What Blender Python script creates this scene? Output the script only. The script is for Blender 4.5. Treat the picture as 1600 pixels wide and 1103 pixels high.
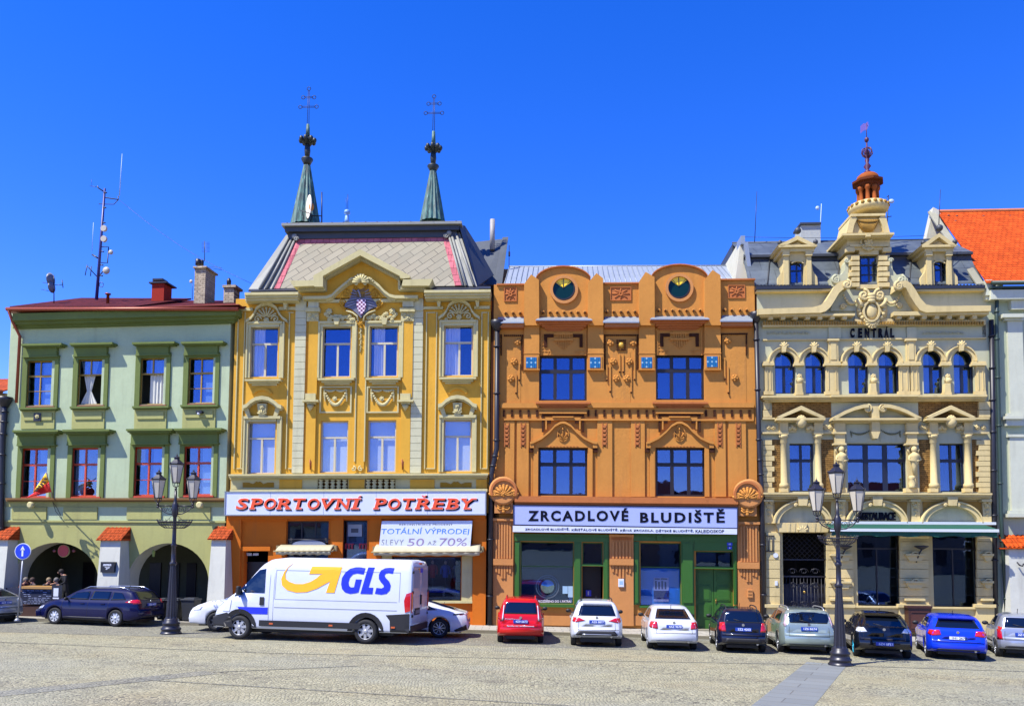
import bpy, math, random
from mathutils import Vector, Matrix, Euler
from mathutils.bvhtree import BVHTree
from mathutils.geometry import tessellate_polygon
random.seed(7)
R=math.radians; pi=math.pi
sc=bpy.context.scene
for o in list(bpy.data.objects): bpy.data.objects.remove(o)
col=sc.collection
# ---------------------------------------------------------------- camera
F=1250.0; CX=800.0; CY=768.0; PITCH=math.atan(82/1250); ROLL=0.0068
CAM=Vector((0,0,3.5))
CR=Matrix.Rotation(R(90)+PITCH,3,'X')@Matrix.Rotation(ROLL,3,'Z')
cd=bpy.data.cameras.new('camera'); cam=bpy.data.objects.new('camera',cd); col.objects.link(cam)
cam.location=CAM; cam.rotation_euler=CR.to_euler(); cd.sensor_fit='HORIZONTAL'; cd.sensor_width=36
cd.lens=F/1600*36; cd.shift_y=(CY-551.5)/1600; cd.clip_end=2000; cd.clip_start=.1
sc.camera=cam
sc.render.resolution_x=1024; sc.render.resolution_y=705
# ---------------------------------------------------------------- light
SUND=Vector((-1.5,-1.0,2.7)).normalized()
w=bpy.data.worlds.new('World'); sc.world=w; w.use_nodes=True
nt=w.node_tree; bg=nt.nodes['Background']
sky=nt.nodes.new('ShaderNodeTexSky'); sky.sky_type='NISHITA'; sky.sun_disc=False
sky.sun_elevation=math.asin(SUND.z); sky.sun_rotation=math.atan2(SUND.x,SUND.y)%(2*pi)
sky.altitude=900; sky.air_density=1.0; sky.dust_density=0.0; sky.ozone_density=6.0
hs=nt.nodes.new('ShaderNodeHueSaturation'); hs.inputs['Saturation'].default_value=1.3; hs.inputs['Value'].default_value=1.0
hs.inputs['Hue'].default_value=.516
gn=nt.nodes.new('ShaderNodeMix'); gn.data_type='RGBA'; gn.blend_type='MULTIPLY'; gn.inputs[0].default_value=1; gn.inputs[7].default_value=(1.75,1.42,1.8,1)
nt.links.new(sky.outputs[0],hs.inputs['Color']); nt.links.new(hs.outputs[0],gn.inputs[6]); nt.links.new(gn.outputs[2],bg.inputs[0])
bg.inputs[1].default_value=0.10
sd=bpy.data.lights.new('sun','SUN'); sd.energy=5.0; sd.angle=R(.5); sd.color=(1,.955,.88)
so=bpy.data.objects.new('sun',sd); col.objects.link(so); so.rotation_euler=SUND.to_track_quat('Z','Y').to_euler(); so.location=(-20,-10,40)
sc.view_settings.view_transform='Standard'; sc.view_settings.look='None'; sc.view_settings.gamma=1
sc.view_settings.exposure=.85
sc.cycles.max_bounces=6
# ---------------------------------------------------------------- materials
def lin(h):
    if isinstance(h,(tuple,list)): return (*h[:3],1)
    h=h.lstrip('#'); v=[int(h[i:i+2],16)/255 for i in (0,2,4)]
    return (*[(c/12.92 if c<=.04045 else ((c+.055)/1.055)**2.4) for c in v],1)
MC={}
PK=(.79,.77,.65)
class N:
    def __init__(s,name):
        s.m=bpy.data.materials.new(name); s.m.use_nodes=True; s.t=s.m.node_tree; s.b=s.t.nodes['Principled BSDF']; s.o=s.t.nodes['Material Output']
        s.tc=s.t.nodes.new('ShaderNodeTexCoord')
    def n(s,k,**kw):
        x=s.t.nodes.new('ShaderNode'+k)
        for a,v in kw.items():
            if a in x.inputs: x.inputs[a].default_value=v
            else: setattr(x,a,v)
        return x
    def l(s,a,b): s.t.links.new(a,b)
    def noise(s,scale,detail=4,vec=None,sc3=None,rough=.6):
        x=s.n('TexNoise'); x.inputs['Scale'].default_value=scale; x.inputs['Detail'].default_value=detail; x.inputs['Roughness'].default_value=rough
        v=vec or s.tc.outputs['Object']
        if sc3:
            mp=s.n('Mapping'); mp.inputs['Scale'].default_value=sc3; s.l(v,mp.inputs[0]); v=mp.outputs[0]
        s.l(v,x.inputs['Vector']); return x.outputs['Fac']
    def ramp(s,fac,stops):
        x=s.n('ValToRGB'); e=x.color_ramp.elements
        while len(e)<len(stops): e.new(.5)
        for i,(p,c) in enumerate(stops): e[i].position=p; e[i].color=c if len(c)==4 else (*c,1)
        s.l(fac,x.inputs[0]); return x.outputs[0]
    def mix(s,f,a,b,mode='MIX'):
        x=s.n('Mix'); x.data_type='RGBA'; x.blend_type=mode
        for sock,v in ((x.inputs[0],f),(x.inputs[6],a),(x.inputs[7],b)):
            if isinstance(v,(int,float)): sock.default_value=v
            elif isinstance(v,(tuple,list)): sock.default_value=v if len(v)==4 else (*v,1)
            else: s.l(v,sock)
        return x.outputs[2]
    def bump(s,h,st,dist=.02,prev=None):
        x=s.n('Bump'); x.inputs['Strength'].default_value=st; x.inputs['Distance'].default_value=dist; s.l(h,x.inputs['Height'])
        if prev: s.l(prev,x.inputs['Normal'])
        s.l(x.outputs[0],s.b.inputs['Normal']); return x.outputs[0]
def shade(c,f): return (*[min(1,x*f) for x in lin(c)[:3]],1)
def plaster(name,c,var=.22,rough=.9,bump=.35,streak=.25,dirt='#5a5046',grain=14):
    if name in MC: return MC[name]
    c=tuple(x*k for x,k in zip(lin(c)[:3],PK)); m=N(name); a=m.noise(.55,6); b=m.noise(7,5)
    k=m.mix(m.ramp(a,[(.35,(0,0,0)),(.7,(1,1,1))]),shade(c,1-var*.7),shade(c,1+var*.35))
    k=m.mix(m.ramp(b,[(.3,(0,0,0)),(.75,(1,1,1))]),k,m.mix(.5,k,shade(c,1-var)))
    st=m.noise(2.2,8,sc3=(1.3,1.3,.16)); crk=m.noise(.9,9,rough=.75); k=m.mix(m.ramp(crk,[(.60,(0,0,0)),(.72,(.35,)*3)]),k,shade(c,.62))
    k=m.mix(m.ramp(st,[(.52,(0,0,0)),(.78,(min(1,streak*1.2),)*3)]),k,lin(dirt))
    m.l(k,m.b.inputs['Base Color']); m.b.inputs['Roughness'].default_value=rough; m.b.inputs['Specular IOR Level'].default_value=.12
    p=m.bump(m.noise(grain,8),bump,.012); m.bump(m.noise(1.1,3),.25,.06,p)
    MC[name]=m.m; return m.m
def paint(name,c,rough=.5,metal=0,coat=0,var=.08,spec=.5,bump=0,ns=6):
    if name in MC: return MC[name]
    m=N(name)
    k=m.mix(m.noise(ns,5),shade(c,1-var),shade(c,1+var)); m.l(k,m.b.inputs['Base Color'])
    m.b.inputs['Roughness'].default_value=rough; m.b.inputs['Metallic'].default_value=metal; m.b.inputs['Coat Weight'].default_value=coat; m.b.inputs['Coat Roughness'].default_value=.04
    m.b.inputs['Specular IOR Level'].default_value=spec
    if bump: m.bump(m.noise(30,4),bump,.01)
    MC[name]=m.m; return m.m
def glassy(name,refl=.3,tint=(.72,.8,.9),wob=.004):
    if name in MC: return MC[name]
    m=N(name); t=m.n('BsdfTransparent'); t.inputs[0].default_value=(*tint,1)
    g=m.n('BsdfGlossy'); g.inputs['Roughness'].default_value=.015; g.inputs[0].default_value=(.42,.6,1,1)
    bp=m.n('Bump'); bp.inputs['Strength'].default_value=.35; bp.inputs['Distance'].default_value=wob; m.l(m.noise(1.3,2),bp.inputs['Height']); m.l(bp.outputs[0],g.inputs['Normal'])
    x=m.n('MixShader'); x.inputs[0].default_value=refl; m.l(t.outputs[0],x.inputs[1]); m.l(g.outputs[0],x.inputs[2]); m.l(x.outputs[0],m.o.inputs['Surface'])
    MC[name]=m.m; return m.m
def darkglass(name,c='#0a0d12',spec=1.0,ior=2.0):
    if name in MC: return MC[name]
    m=N(name); m.b.inputs['Base Color'].default_value=lin(c); m.b.inputs['Roughness'].default_value=.03; m.b.inputs['IOR'].default_value=ior
    MC[name]=m.m; return m.m
def tiles(name,c,c2,sx,sz,axis='X',rough=.8,bumpd=.03):
    m=N(name); mp=m.n('Mapping'); m.l(m.tc.outputs['Object'],mp.inputs[0])
    sep=m.n('SeparateXYZ'); m.l(mp.outputs[0],sep.inputs[0]); cb=m.n('CombineXYZ'); m.l(sep.outputs[axis],cb.inputs[0]); m.l(sep.outputs['Z'],cb.inputs[1])
    br=m.n('TexBrick'); m.l(cb.outputs[0],br.inputs['Vector']); br.inputs['Scale'].default_value=1; br.inputs['Brick Width'].default_value=sx; br.inputs['Row Height'].default_value=sz
    br.inputs['Mortar Size'].default_value=.012; br.inputs['Color1'].default_value=lin(c); br.inputs['Color2'].default_value=lin(c2); br.inputs['Mortar'].default_value=shade(c,.25)
    k=m.mix(m.ramp(m.noise(1.5,5),[(.4,(0,0,0)),(.75,(.6,)*3)]),br.outputs[0],shade(c,.45)); k=m.mix(m.ramp(m.noise(5,3),[(.5,(0,0,0)),(.7,(.5,)*3)]),k,shade(c,1.35)); m.l(k,m.b.inputs['Base Color']); m.b.inputs['Roughness'].default_value=rough; m.b.inputs['Specular IOR Level'].default_value=.1
    m.bump(br.outputs['Fac'],-1 if False else .6,bumpd); MC[name]=m.m; return m.m
# ---------------------------------------------------------------- mesh helper
class M:
    """collects faces; tf maps local (u,w,z) to object space"""
    def __init__(s,B=None,off=(0,0,0)): s.v=[];s.f=[];s.s=[];s.mi=[];s.B=B;s.off=off;s.k=B.k if B else 0;s.cm=0
    def add(s,vs,fs,sm=False):
        n=len(s.v)
        for (u,w_,z) in vs: s.v.append((u-s.off[0],-w_+s.off[1],z+s.k*u-s.off[2]-s.k*s.off[0]) if s.B else (u,w_,z))
        for f in fs: s.f.append(tuple(n+i for i in f)); s.s.append(sm); s.mi.append(s.cm)
        return s
    def box(s,u0,u1,w0,w1,z0,z1):
        if u0>u1:u0,u1=u1,u0
        if w0>w1:w0,w1=w1,w0
        if z0>z1:z0,z1=z1,z0
        return s.add([(u,w_,z) for z in (z0,z1) for w_ in (w0,w1) for u in (u0,u1)],[(0,1,3,2),(4,6,7,5),(0,4,5,1),(2,3,7,6),(0,2,6,4),(1,5,7,3)])
    def prism(s,pts,w0,w1):
        n=len(pts); t=tessellate_polygon([[Vector((a,b,0)) for a,b in pts]])
        s.add([(a,w0,b) for a,b in pts]+[(a,w1,b) for a,b in pts],[(i,(i+1)%n,n+(i+1)%n,n+i) for i in range(n)]+[tuple(x) for x in t]+[tuple(n+i for i in reversed(x)) for x in t]); return s
    def sph(s,c,r,sq=(1,1,1),n=8,m=6):
        vs=[];fs=[]
        for j in range(1,m):
            a=pi*j/m
            for i in range(n):
                b=2*pi*i/n; vs.append((c[0]+r*sq[0]*math.sin(a)*math.cos(b),c[1]+r*sq[1]*math.sin(a)*math.sin(b),c[2]+r*sq[2]*math.cos(a)))
        vs+=[(c[0],c[1],c[2]+r*sq[2]),(c[0],c[1],c[2]-r*sq[2])]; T=len(vs)-2
        for j in range(m-2):
            for i in range(n): fs.append((j*n+i,(j+1)*n+i,(j+1)*n+(i+1)%n,j*n+(i+1)%n))
        for i in range(n): fs.append((T,i,(i+1)%n)); fs.append((T+1,(m-2)*n+(i+1)%n,(m-2)*n+i))
        return s.add(vs,fs,True)
    def lathe(s,c,prof,n=12,ax='z',cap=True,sm=True,ph=0):
        vs=[];fs=[]
        for (r,h) in prof:
            for i in range(n):
                b=2*pi*i/n+ph
                if ax=='z': vs.append((c[0]+r*math.cos(b),c[1]+r*math.sin(b),c[2]+h))
                elif ax=='y': vs.append((c[0]+r*math.cos(b),c[1]+h,c[2]+r*math.sin(b)))
                else: vs.append((c[0]+h,c[1]+r*math.cos(b),c[2]+r*math.sin(b)))
        for j in range(len(prof)-1):
            for i in range(n): fs.append((j*n+i,j*n+(i+1)%n,(j+1)*n+(i+1)%n,(j+1)*n+i))
        s.add(vs,fs,sm)
        if cap:
            k=len(s.v)-len(vs)
            for f in (tuple(range(n))[::-1],tuple((len(prof)-1)*n+i for i in range(n))): s.f.append(tuple(k+i for i in f)); s.s.append(False); s.mi.append(s.cm)
        return s
    def tube(s,pts,r,n=6,r1=None):
        P=[Vector(p) for p in pts]; vs=[];fs=[]
        up=None
        for i,p in enumerate(P):
            d=(P[min(i+1,len(P)-1)]-P[max(i-1,0)]); d=d.normalized() if d.length>1e-9 else Vector((0,0,1))
            if up is None: up=Vector((0,0,1)) if abs(d.z)<.9 else Vector((1,0,0))
            a=d.cross(up)
            if a.length<1e-4: a=d.cross(Vector((.3,1,.2)))
            a.normalize(); b=a.cross(d); up=b
            rr=r if r1 is None else r+(r1-r)*i/max(1,len(P)-1)
            for k in range(n):
                t=2*pi*k/n; vs.append(tuple(p+a*rr*math.cos(t)+b*rr*math.sin(t)))
        for j in range(len(P)-1):
            for i in range(n): fs.append((j*n+i,j*n+(i+1)%n,(j+1)*n+(i+1)%n,(j+1)*n+i))
        fs.append(tuple(range(n))[::-1]); fs.append(tuple((len(P)-1)*n+i for i in range(n)))
        return s.add(vs,fs,True)
    # pixel-space versions (current view of the frame)
    def R4(s,x0,y0,x1,y1,w_):
        P=s.B.P; a=P(x0,y0,w_);b=P(x1,y0,w_);c=P(x0,y1,w_);d=P(x1,y1,w_)
        return (a[0]+c[0])/2,(b[0]+d[0])/2,(c[2]+d[2])/2,(a[2]+b[2])/2
    def bx(s,x0,y0,x1,y1,w0,w1):
        u0,u1,z0,z1=s.R4(x0,y0,x1,y1,max(w0,w1)); return s.box(u0,u1,w0,w1,z0,z1)
    def pr(s,pts,w0,w1):
        q=[s.B.P(x,y,max(w0,w1)) for x,y in pts]; return s.prism([(a[0],a[2]) for a in q],w0,w1)
    def cn(s,x0,y0,x1,y1,w1,n=4,w0=-.02,e=1.0,flip=False):
        "stepped cornice, widest at the top"
        u0,u1,z0,z1=s.R4(x0,y0,x1,y1,w1); h=(z1-z0)/n
        for i in range(n):
            t=(i+1)/n if not flip else (n-i)/n
            ww=w0+(w1-w0)*(t**1.3); s.box(u0+(w1-ww)*e,u1-(w1-ww)*e,w0-.05+.001*i,ww,z0+i*h+.001,z0+(i+1)*h)
        return s
    def arc(s,cx,cy,rx,ry,a0,a1,th,w0,w1,n=16):
        "ring sector, angles deg, ccw from +x, y up; th = thickness in view px inward"
        for i in range(n):
            A=R(a0+(a1-a0)*i/n);Bq=R(a0+(a1-a0)*(i+1)/n)
            s.pr([(cx+rx*math.cos(A),cy-ry*math.sin(A)),(cx+rx*math.cos(Bq),cy-ry*math.sin(Bq)),(cx+(rx-th)*math.cos(Bq),cy-(ry-th)*math.sin(Bq)),(cx+(rx-th)*math.cos(A),cy-(ry-th)*math.sin(A))],w0,w1)
        return s
    def band(s,pts,th,w0,w1):
        "band of vertical px thickness th hanging below a polyline"
        for (x0,y0),(x1,y1) in zip(pts,pts[1:]): s.pr([(x0,y0),(x1,y1),(x1,y1+th),(x0,y0+th)],w0,w1)
        return s
    def tb(s,pts,w_,r,n=5,r1=None): return s.tube([s.B.P(x,y,w_) for x,y in pts],r,n,r1)
    def sp(s,x,y,w_,r,sq=(1,.6,1)): return s.sph(s.B.P(x,y,w_),r,sq,7,5)
    def lt(s,x,y0,y1,prof,w_,n=10):
        "vertical lathe: prof = (t from top 0..1, radius m)"
        a=s.B.P(x,y0,w_);b=s.B.P(x,y1,w_); H=a[2]-b[2]
        return s.lathe((b[0],w_,b[2]),[(r,(1-t)*H) for t,r in reversed(prof)],n)
    def dent(s,x0,y0,x1,y1,w0,w1,n,duty=.5):
        st=(x1-x0)/n
        for i in range(n): s.bx(x0+i*st,y0,x0+(i+duty)*st,y1,w0,w1)
        return s
    def gar(s,x0,x1,y,sag,w_,r,n=9,y1=None):
        for i in range(n+1):
            t=i/n; yy=y+((y1 or y)-y)*t+sag*4*t*(1-t); s.sp(x0+(x1-x0)*t,yy,w_,r*(.7+.6*math.sin(pi*t)),(1,.8,1))
        return s
    def flo(s,x,y,rp,w_,r=None,n=6):
        mm=s.B.mpp*rp
        s.sp(x,y,w_,mm*.45,(1,1,1))
        for i in range(n):
            a=2*pi*i/n+.3; s.sp(x+rp*.62*math.cos(a),y+rp*.62*math.sin(a),w_-.01,mm*.42,(1,.7,1))
        return s
    def scr(s,x,y,rp,w_,turns=1.6,d=1,r=.03,a0=0):
        pts=[]
        for i in range(int(turns*10)+1):
            t=i/(turns*10); a=a0+d*turns*2*pi*t; q=rp*(1-.82*t); pts.append((x+q*math.cos(a),y-q*math.sin(a)))
        s.tb(pts,w_,r,5); s.sp(pts[-1][0],pts[-1][1],w_,r*1.6); return s
    def shell(s,x,y,rp,w_,r=.03,n=7,a0=20,a1=160):
        for i in range(n):
            a=R(a0+(a1-a0)*i/(n-1)); s.tb([(x+rp*.15*math.cos(a),y-rp*.15*math.sin(a)),(x+rp*.9*math.cos(a),y-rp*.9*math.sin(a))],w_,r*.5,5,r1=r); s.sp(x+rp*.92*math.cos(a),y-rp*.92*math.sin(a),w_,r*1.25)
        return s
    def text(s,t,x0,y0,x1,y1,w0,w1,bold=.0,shear=0,space=1.0):
        vs,fs=textmesh(t,bold,shear,space)
        a=s.B.P(x0,y0,w1);b=s.B.P(x1,y0,w1);c=s.B.P(x0,y1,w1);d=s.B.P(x1,y1,w1)
        L=[(a[i]*1.0,c[i],b[i],d[i]) for i in range(3)]
        out=[]
        for (X,Z,D) in vs:
            top=[a[i]+(b[i]-a[i])*X for i in (0,2)]; bot=[c[i]+(d[i]-c[i])*X for i in (0,2)]
            out.append((bot[0]+(top[0]-bot[0])*Z,w0+(w1-w0)*D,bot[1]+(top[1]-bot[1])*Z))
        return s.add(out,fs)
    def slab(s,word,boxes,y0,y1,w0,w1,bold,shear,grow=0,dx=0,dy=0):
        SER={'P':[(.18,0,.24),(.12,1,.16)],'R':[(.15,0,.2),(.12,1,.16),(.88,0,.18)],'T':[(.5,0,.26)],'V':[(.12,1,.2),(.88,1,.2)],'N':[(.12,0,.2),(.12,1,.18),(.88,1,.2)],'I':[(.5,0,.5),(.5,1,.5)],'E':[(.12,0,.16),(.12,1,.16)],'B':[(.12,0,.16),(.12,1,.16)],'Y':[(.5,0,.26),(.1,1,.2),(.9,1,.2)],'S':[],'O':[]}
        for ch,(a,b) in zip(word,boxes):
            base={'Í':'I','Ř':'R'}.get(ch,ch); H=y1-y0; sl=shear*H
            s.text(base,a+dx-grow,y0+dy-grow,b+dx+grow,y1+dy+grow,w0,w1,bold,shear)
            W=(b-a)-sl
            for fx,t,hw in SER[base]:
                ya,yb=(y0,y0+H*.13) if t else (y1-H*.13,y1)
                xc=a+W*fx+(sl if t else 0); hw2=W*hw*(1.0 if base!='I' else 1.5)+1.5
                s.pr([(xc-hw2+dx-grow+H*.13*shear*.5,ya+dy-grow),(xc+hw2+dx+grow+H*.13*shear*.5,ya+dy-grow),(xc+hw2+dx+grow-H*.13*shear*.5,yb+dy+grow),(xc-hw2+dx-grow-H*.13*shear*.5,yb+dy+grow)],w0-.0006,w1+.0011)
            if ch=='Í': s.pr([(b-8+dx-grow,y0-4+dy+grow),(b+4+dx,y0-15+dy-grow),(b+12+dx+grow,y0-13+dy-grow),(b-2+dx+grow,y0-4+dy+grow)],w0,w1)
            if ch=='Ř': c=(a+b)/2+sl*.6; s.pr([(c-13+dx-grow,y0-16+dy-grow),(c-5+dx,y0-16+dy-grow),(c+1+dx,y0-10+dy),(c+8+dx,y0-16+dy-grow),(c+16+dx+grow,y0-16+dy-grow),(c+4+dx,y0-4+dy+grow),(c-3+dx,y0-4+dy+grow)],w0,w1)
        return s
    def build(s,name,mat,parent=None,kind=None,bev=0,label=None):
        me=bpy.data.meshes.new(name); me.from_pydata(s.v,[],s.f)
        me.polygons.foreach_set('use_smooth',s.s)
        mats=mat if isinstance(mat,(list,tuple)) else [mat]
        for x in mats: me.materials.append(x)
        if len(mats)>1: me.polygons.foreach_set('material_index',s.mi)
        me.validate(); me.update()
        bmn=None
        import bmesh
        bmn=bmesh.new(); bmn.from_mesh(me); bmesh.ops.recalc_face_normals(bmn,faces=bmn.faces); bmn.to_mesh(me); bmn.free()
        o=bpy.data.objects.new(name,me); col.objects.link(o)
        if parent is not None: o.parent=parent
        if kind: o['kind']=kind
        if label: o['label']=label
        if bev:
            b=o.modifiers.new('bevel','BEVEL'); b.width=bev; b.segments=2; b.limit_method='ANGLE'; b.harden_normals=False
        return o
_tc={}
def textmesh(t,bold=0,shear=0,space=1.0):
    key=(t,bold,shear,space)
    if key in _tc: return _tc[key]
    cu=bpy.data.curves.new('lettering','FONT'); cu.body=t; cu.extrude=.5; cu.offset=bold; cu.shear=shear; cu.space_character=space; cu.resolution_u=3
    ob=bpy.data.objects.new('lettering',cu); col.objects.link(ob)
    bpy.context.view_layer.update()
    dg=bpy.context.evaluated_depsgraph_get(); me=bpy.data.meshes.new_from_object(ob.evaluated_get(dg))
    V=[v.co.copy() for v in me.vertices]; Fs=[tuple(p.vertices) for p in me.polygons]
    bpy.data.objects.remove(ob); bpy.data.curves.remove(cu); bpy.data.meshes.remove(me)
    xs=[v.x for v in V]; ys=[v.y for v in V]; x0,x1,y0,y1=min(xs),max(xs),min(ys),max(ys)
    r=([((v.x-x0)/(x1-x0),(v.y-y0)/(y1-y0),v.z+.5) for v in V],Fs); _tc[key]=r; return r
def ray(px,py): return CR@Vector(((px-CX)/F,-(py-CY)/F,-1))
def G(x,y): return -.012*x-.02*(y-28)
def ground(px,py,h=0):
    d=ray(px,py); n=Vector((.012,.02,1)); # n.p = .56+h
    t=(.56+h-n.dot(CAM))/n.dot(d); return CAM+d*t
def empty(name,label=None,cat=None,group=None,loc=(0,0,0),rot=(0,0,0),mw=None):
    o=bpy.data.objects.new(name,None); col.objects.link(o); o.empty_display_size=.3
    if mw is not None: o.matrix_world=mw
    else: o.location=loc; o.rotation_euler=rot
    if label: o['label']=label
    if cat: o['category']=cat
    if group: o['group']=group
    return o
def tag(o,label,cat,group=None):
    o['label']=label; o['category']=cat
    if group: o['group']=group
    return o
def copytree(o,parent=None):
    c=o.copy(); col.objects.link(c); c.parent=parent
    for ch in [x for x in bpy.data.objects if x.parent==o]: copytree(ch,c)
    return c
class Bld:
    soff=0
    def __init__(s,name,label,cat,pt,yaw,k,pxc,group=None):
        s.yaw=yaw; s.k=k; X=Vector((math.cos(yaw),math.sin(yaw),0)); Y=Vector((-math.sin(yaw),math.cos(yaw),0)); s.X=X; s.Y=Y
        d=ray(pxc,850); t=(Vector(pt)-CAM).dot(Y)/d.dot(Y); p=CAM+d*t; s.O=Vector((p.x,p.y,G(p.x,p.y)+.1)); s.holes=[]
        s.root=empty(name,label,cat,group,loc=s.O,rot=(0,0,yaw)); s.V(0,0,1)
    def V(s,x0,y0,sc_): s.vx=x0;s.vy=y0;s.vs=sc_; s.mpp=35.0/F/sc_; return s
    def P(s,x,y,w_=0):
        d=ray(s.vx+x/s.vs,s.vy+y/s.vs); t=((s.O-CAM).dot(s.Y)-w_)/d.dot(s.Y); q=CAM+d*t-s.O
        u=q.dot(s.X); return (u,w_,q.z-s.k*u)
    def m(s,off=(0,0,0)): return M(s,off)
    def corner(s,px):
        d=ray(px,850); t=(s.O-CAM).dot(s.Y)/d.dot(s.Y); return CAM+d*t
    def thing(s,name,label,cat,x,y,w_,group=None):
        "top-level Empty in this facade's frame; returns (root, M factory)"
        p=s.P(x,y,w_); loc=s.O+s.X*p[0]-s.Y*p[1]+Vector((0,0,p[2]+s.k*p[0]))
        r=empty(name,label,cat,group,loc=loc,rot=(0,0,s.yaw)); off=(p[0],p[1],p[2])
        return r,(lambda: M(s,off))
    def hole(s,x0,y0,x1,y1,rec=0,arch=0,bottom=None):
        u0,u1,z0,z1=M(s).R4(x0,y0,x1,y1,-rec)
        if bottom is not None: z0=bottom
        s.holes.append((u0,u1,z0,z1,arch)); return u0,u1,z0,z1
    def wall(s,m,u0,u1,z0,z1,wb=-.4,wf=0,depth=9,sides=True):
        us=sorted({u0,u1,*[h[0] for h in s.holes],*[h[1] for h in s.holes]}); zs=sorted({z0,z1,*[h[2] for h in s.holes],*[h[3] for h in s.holes]})
        us=[x for x in us if u0<=x<=u1]; zs=[x for x in zs if z0<=x<=z1]
        for i in range(len(us)-1):
            for j in range(len(zs)-1):
                cu=(us[i]+us[i+1])/2; cz=(zs[j]+zs[j+1])/2
                if any(h[0]<cu<h[1] and h[2]<cz<h[3] for h in s.holes): continue
                a,b,c,d=us[i],us[i+1],zs[j],zs[j+1]
                m.add([(a,wf,c),(b,wf,c),(b,wf,d),(a,wf,d)],[(0,1,2,3)])
        for (a,b,c,d,ar) in s.holes:
            if ar:
                r=(b-a)/2; ry=ar if ar>0 else r; cz=d-ry; n=20; mid=(a+b)/2
                pts=[(mid-r*math.cos(pi*i/n),cz+ry*math.sin(pi*i/n)) for i in range(n+1)]
                for (x0,y0),(x1,y1) in zip(pts,pts[1:]):
                    m.add([(x0,wf,y0),(x1,wf,y1),(x1,wf,d),(x0,wf,d)],[(0,1,2,3)])
                    m.cm=s.soff; m.add([(x0,wf,y0),(x1,wf,y1),(x1,wb,y1),(x0,wb,y0)],[(0,1,2,3)]); m.cm=0
                q=[((a,c),(a,cz)),((b,cz),(b,c)),((b,c),(a,c))]
            else: q=[((a,c),(a,d)),((a,d),(b,d)),((b,d),(b,c)),((b,c),(a,c))]
            m.cm=s.soff if ar else 0
            for (x0,y0),(x1,y1) in q: m.add([(x0,wf,y0),(x1,wf,y1),(x1,wb,y1),(x0,wb,y0)],[(0,1,2,3)])
            m.cm=0
        if sides:
            for uu in (u0,u1): m.add([(uu,wf,z0),(uu,-depth,z0),(uu,-depth,z1),(uu,wf,z1)],[(0,1,2,3)])
            m.add([(u0,-depth,z0),(u1,-depth,z0),(u1,-depth,z1),(u0,-depth,z1)],[(0,1,2,3)])
            m.add([(u0,wf-.01,z1),(u1,wf-.01,z1),(u1,-depth,z1),(u0,-depth,z1)],[(0,1,2,3)])
        return m
    def win(s,x0,y0,x1,y1,fr,rec=.14,fw=.06,vs=(),hs=(),glass=None,curtain=None,arch=0,paney=(0,1),bar=None,label=None,hole=True,back=True,parent=None,name='window'):
        "window part: frame mesh > pane, curtain"
        u0,u1,z0,z1=M(s).R4(x0,y0,x1,y1,-rec)
        if hole: s.holes.append((u0,u1,z0,z1,-1 if arch else 0))
        W=u1-u0;H=z1-z0; r=W/2; a=-rec-.06; b=-rec; m=s.m(); bar=bar or fw*.8
        zt=z1-r if arch else z1
        m.box(u0,u0+fw,a,b,z0,zt); m.box(u1-fw,u1,a,b,z0,zt); m.box(u0+fw,u1-fw,a,b,z0,z0+fw)
        if arch:
            n=14; pts=[((u0+u1)/2-r*math.cos(pi*i/n),zt+r*math.sin(pi*i/n)) for i in range(n+1)]; q=[((u0+u1)/2-(r-fw)*math.cos(pi*i/n),zt+(r-fw)*math.sin(pi*i/n)) for i in range(n+1)]
            for i in range(n): m.prism([pts[i],pts[i+1],q[i+1],q[i]],a,b)
        else: m.box(u0+fw,u1-fw,a,b,z1-fw,z1)
        for h in hs:
            hh=h if isinstance(h,tuple) else (h,bar); zc=z1-H*hh[0]; m.box(u0+fw,u1-fw,a+.005,b+.012,zc-hh[1]/2,zc+hh[1]/2)
        for v in vs:
            f,ya,yb=v[:3]; bw=v[3] if len(v)>3 else bar; uc=u0+W*f; m.box(uc-bw/2,uc+bw/2,a+.008,b+.004,z1-H*yb+.001,z1-H*ya-.001)
        f=m.build(name,fr,parent or s.root,label=label)
        g=s.m(); gw=a+.03
        if arch:
            n=14; pts=[((u0+u1)/2-(r-.01)*math.cos(pi*i/n),zt+(r-.01)*math.sin(pi*i/n)) for i in range(n+1)]+[(u1-.01,z0),(u0+.01,z0)]
            g.prism(pts,gw-.008,gw)
        else:
            g.box(u0+.01,u1-.01,gw-.008,gw,z1-H*paney[1],z1-H*paney[0]); ta,tb_=random.uniform(-.012,.012),random.uniform(-.012,.012); uc,zc=(u0+u1)/2,(z0+z1)/2+s.k*(u0+u1)/2
            g.v=[(x,y+ta*(x-uc)+tb_*(z-zc),z) for x,y,z in g.v]
        g.build('pane',glass or GLASS,f)
        if curtain:
            kind,c0,c1,mt=curtain; cm=s.m(); wv=-rec-.12; nn=26; vs_=[];fs=[]
            ylo=.02; 
            for i in range(nn+1):
                t=i/nn; u=u0+W*(c0+(c1-c0)*t); dd=.03*math.sin(t*28)+.015*math.sin(t*61)
                if kind=='blind': dd=0
                sw=0
                vs_+= [(u,wv+dd,z0+ylo)]
                if kind=='tied':
                    mid=(c0+c1)/2; um=u0+W*(mid+(c0+(c1-c0)*t-mid)*.25); vs_+=[(um,wv+dd*.5,z0+H*.32)]
                else: vs_+=[(u,wv+dd,z0+H*.4)]
                vs_+=[(u,wv+dd,z1-.03)]
            for i in range(nn):
                for j in (0,1): k=i*3+j; fs.append((k,k+3,k+4,k+1))
            cm.add(vs_,fs,True); cm.build('curtain' if kind!='blind' else 'blind',mt,f)
        return f
GLASS=glassy('window_glass',.15)

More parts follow.
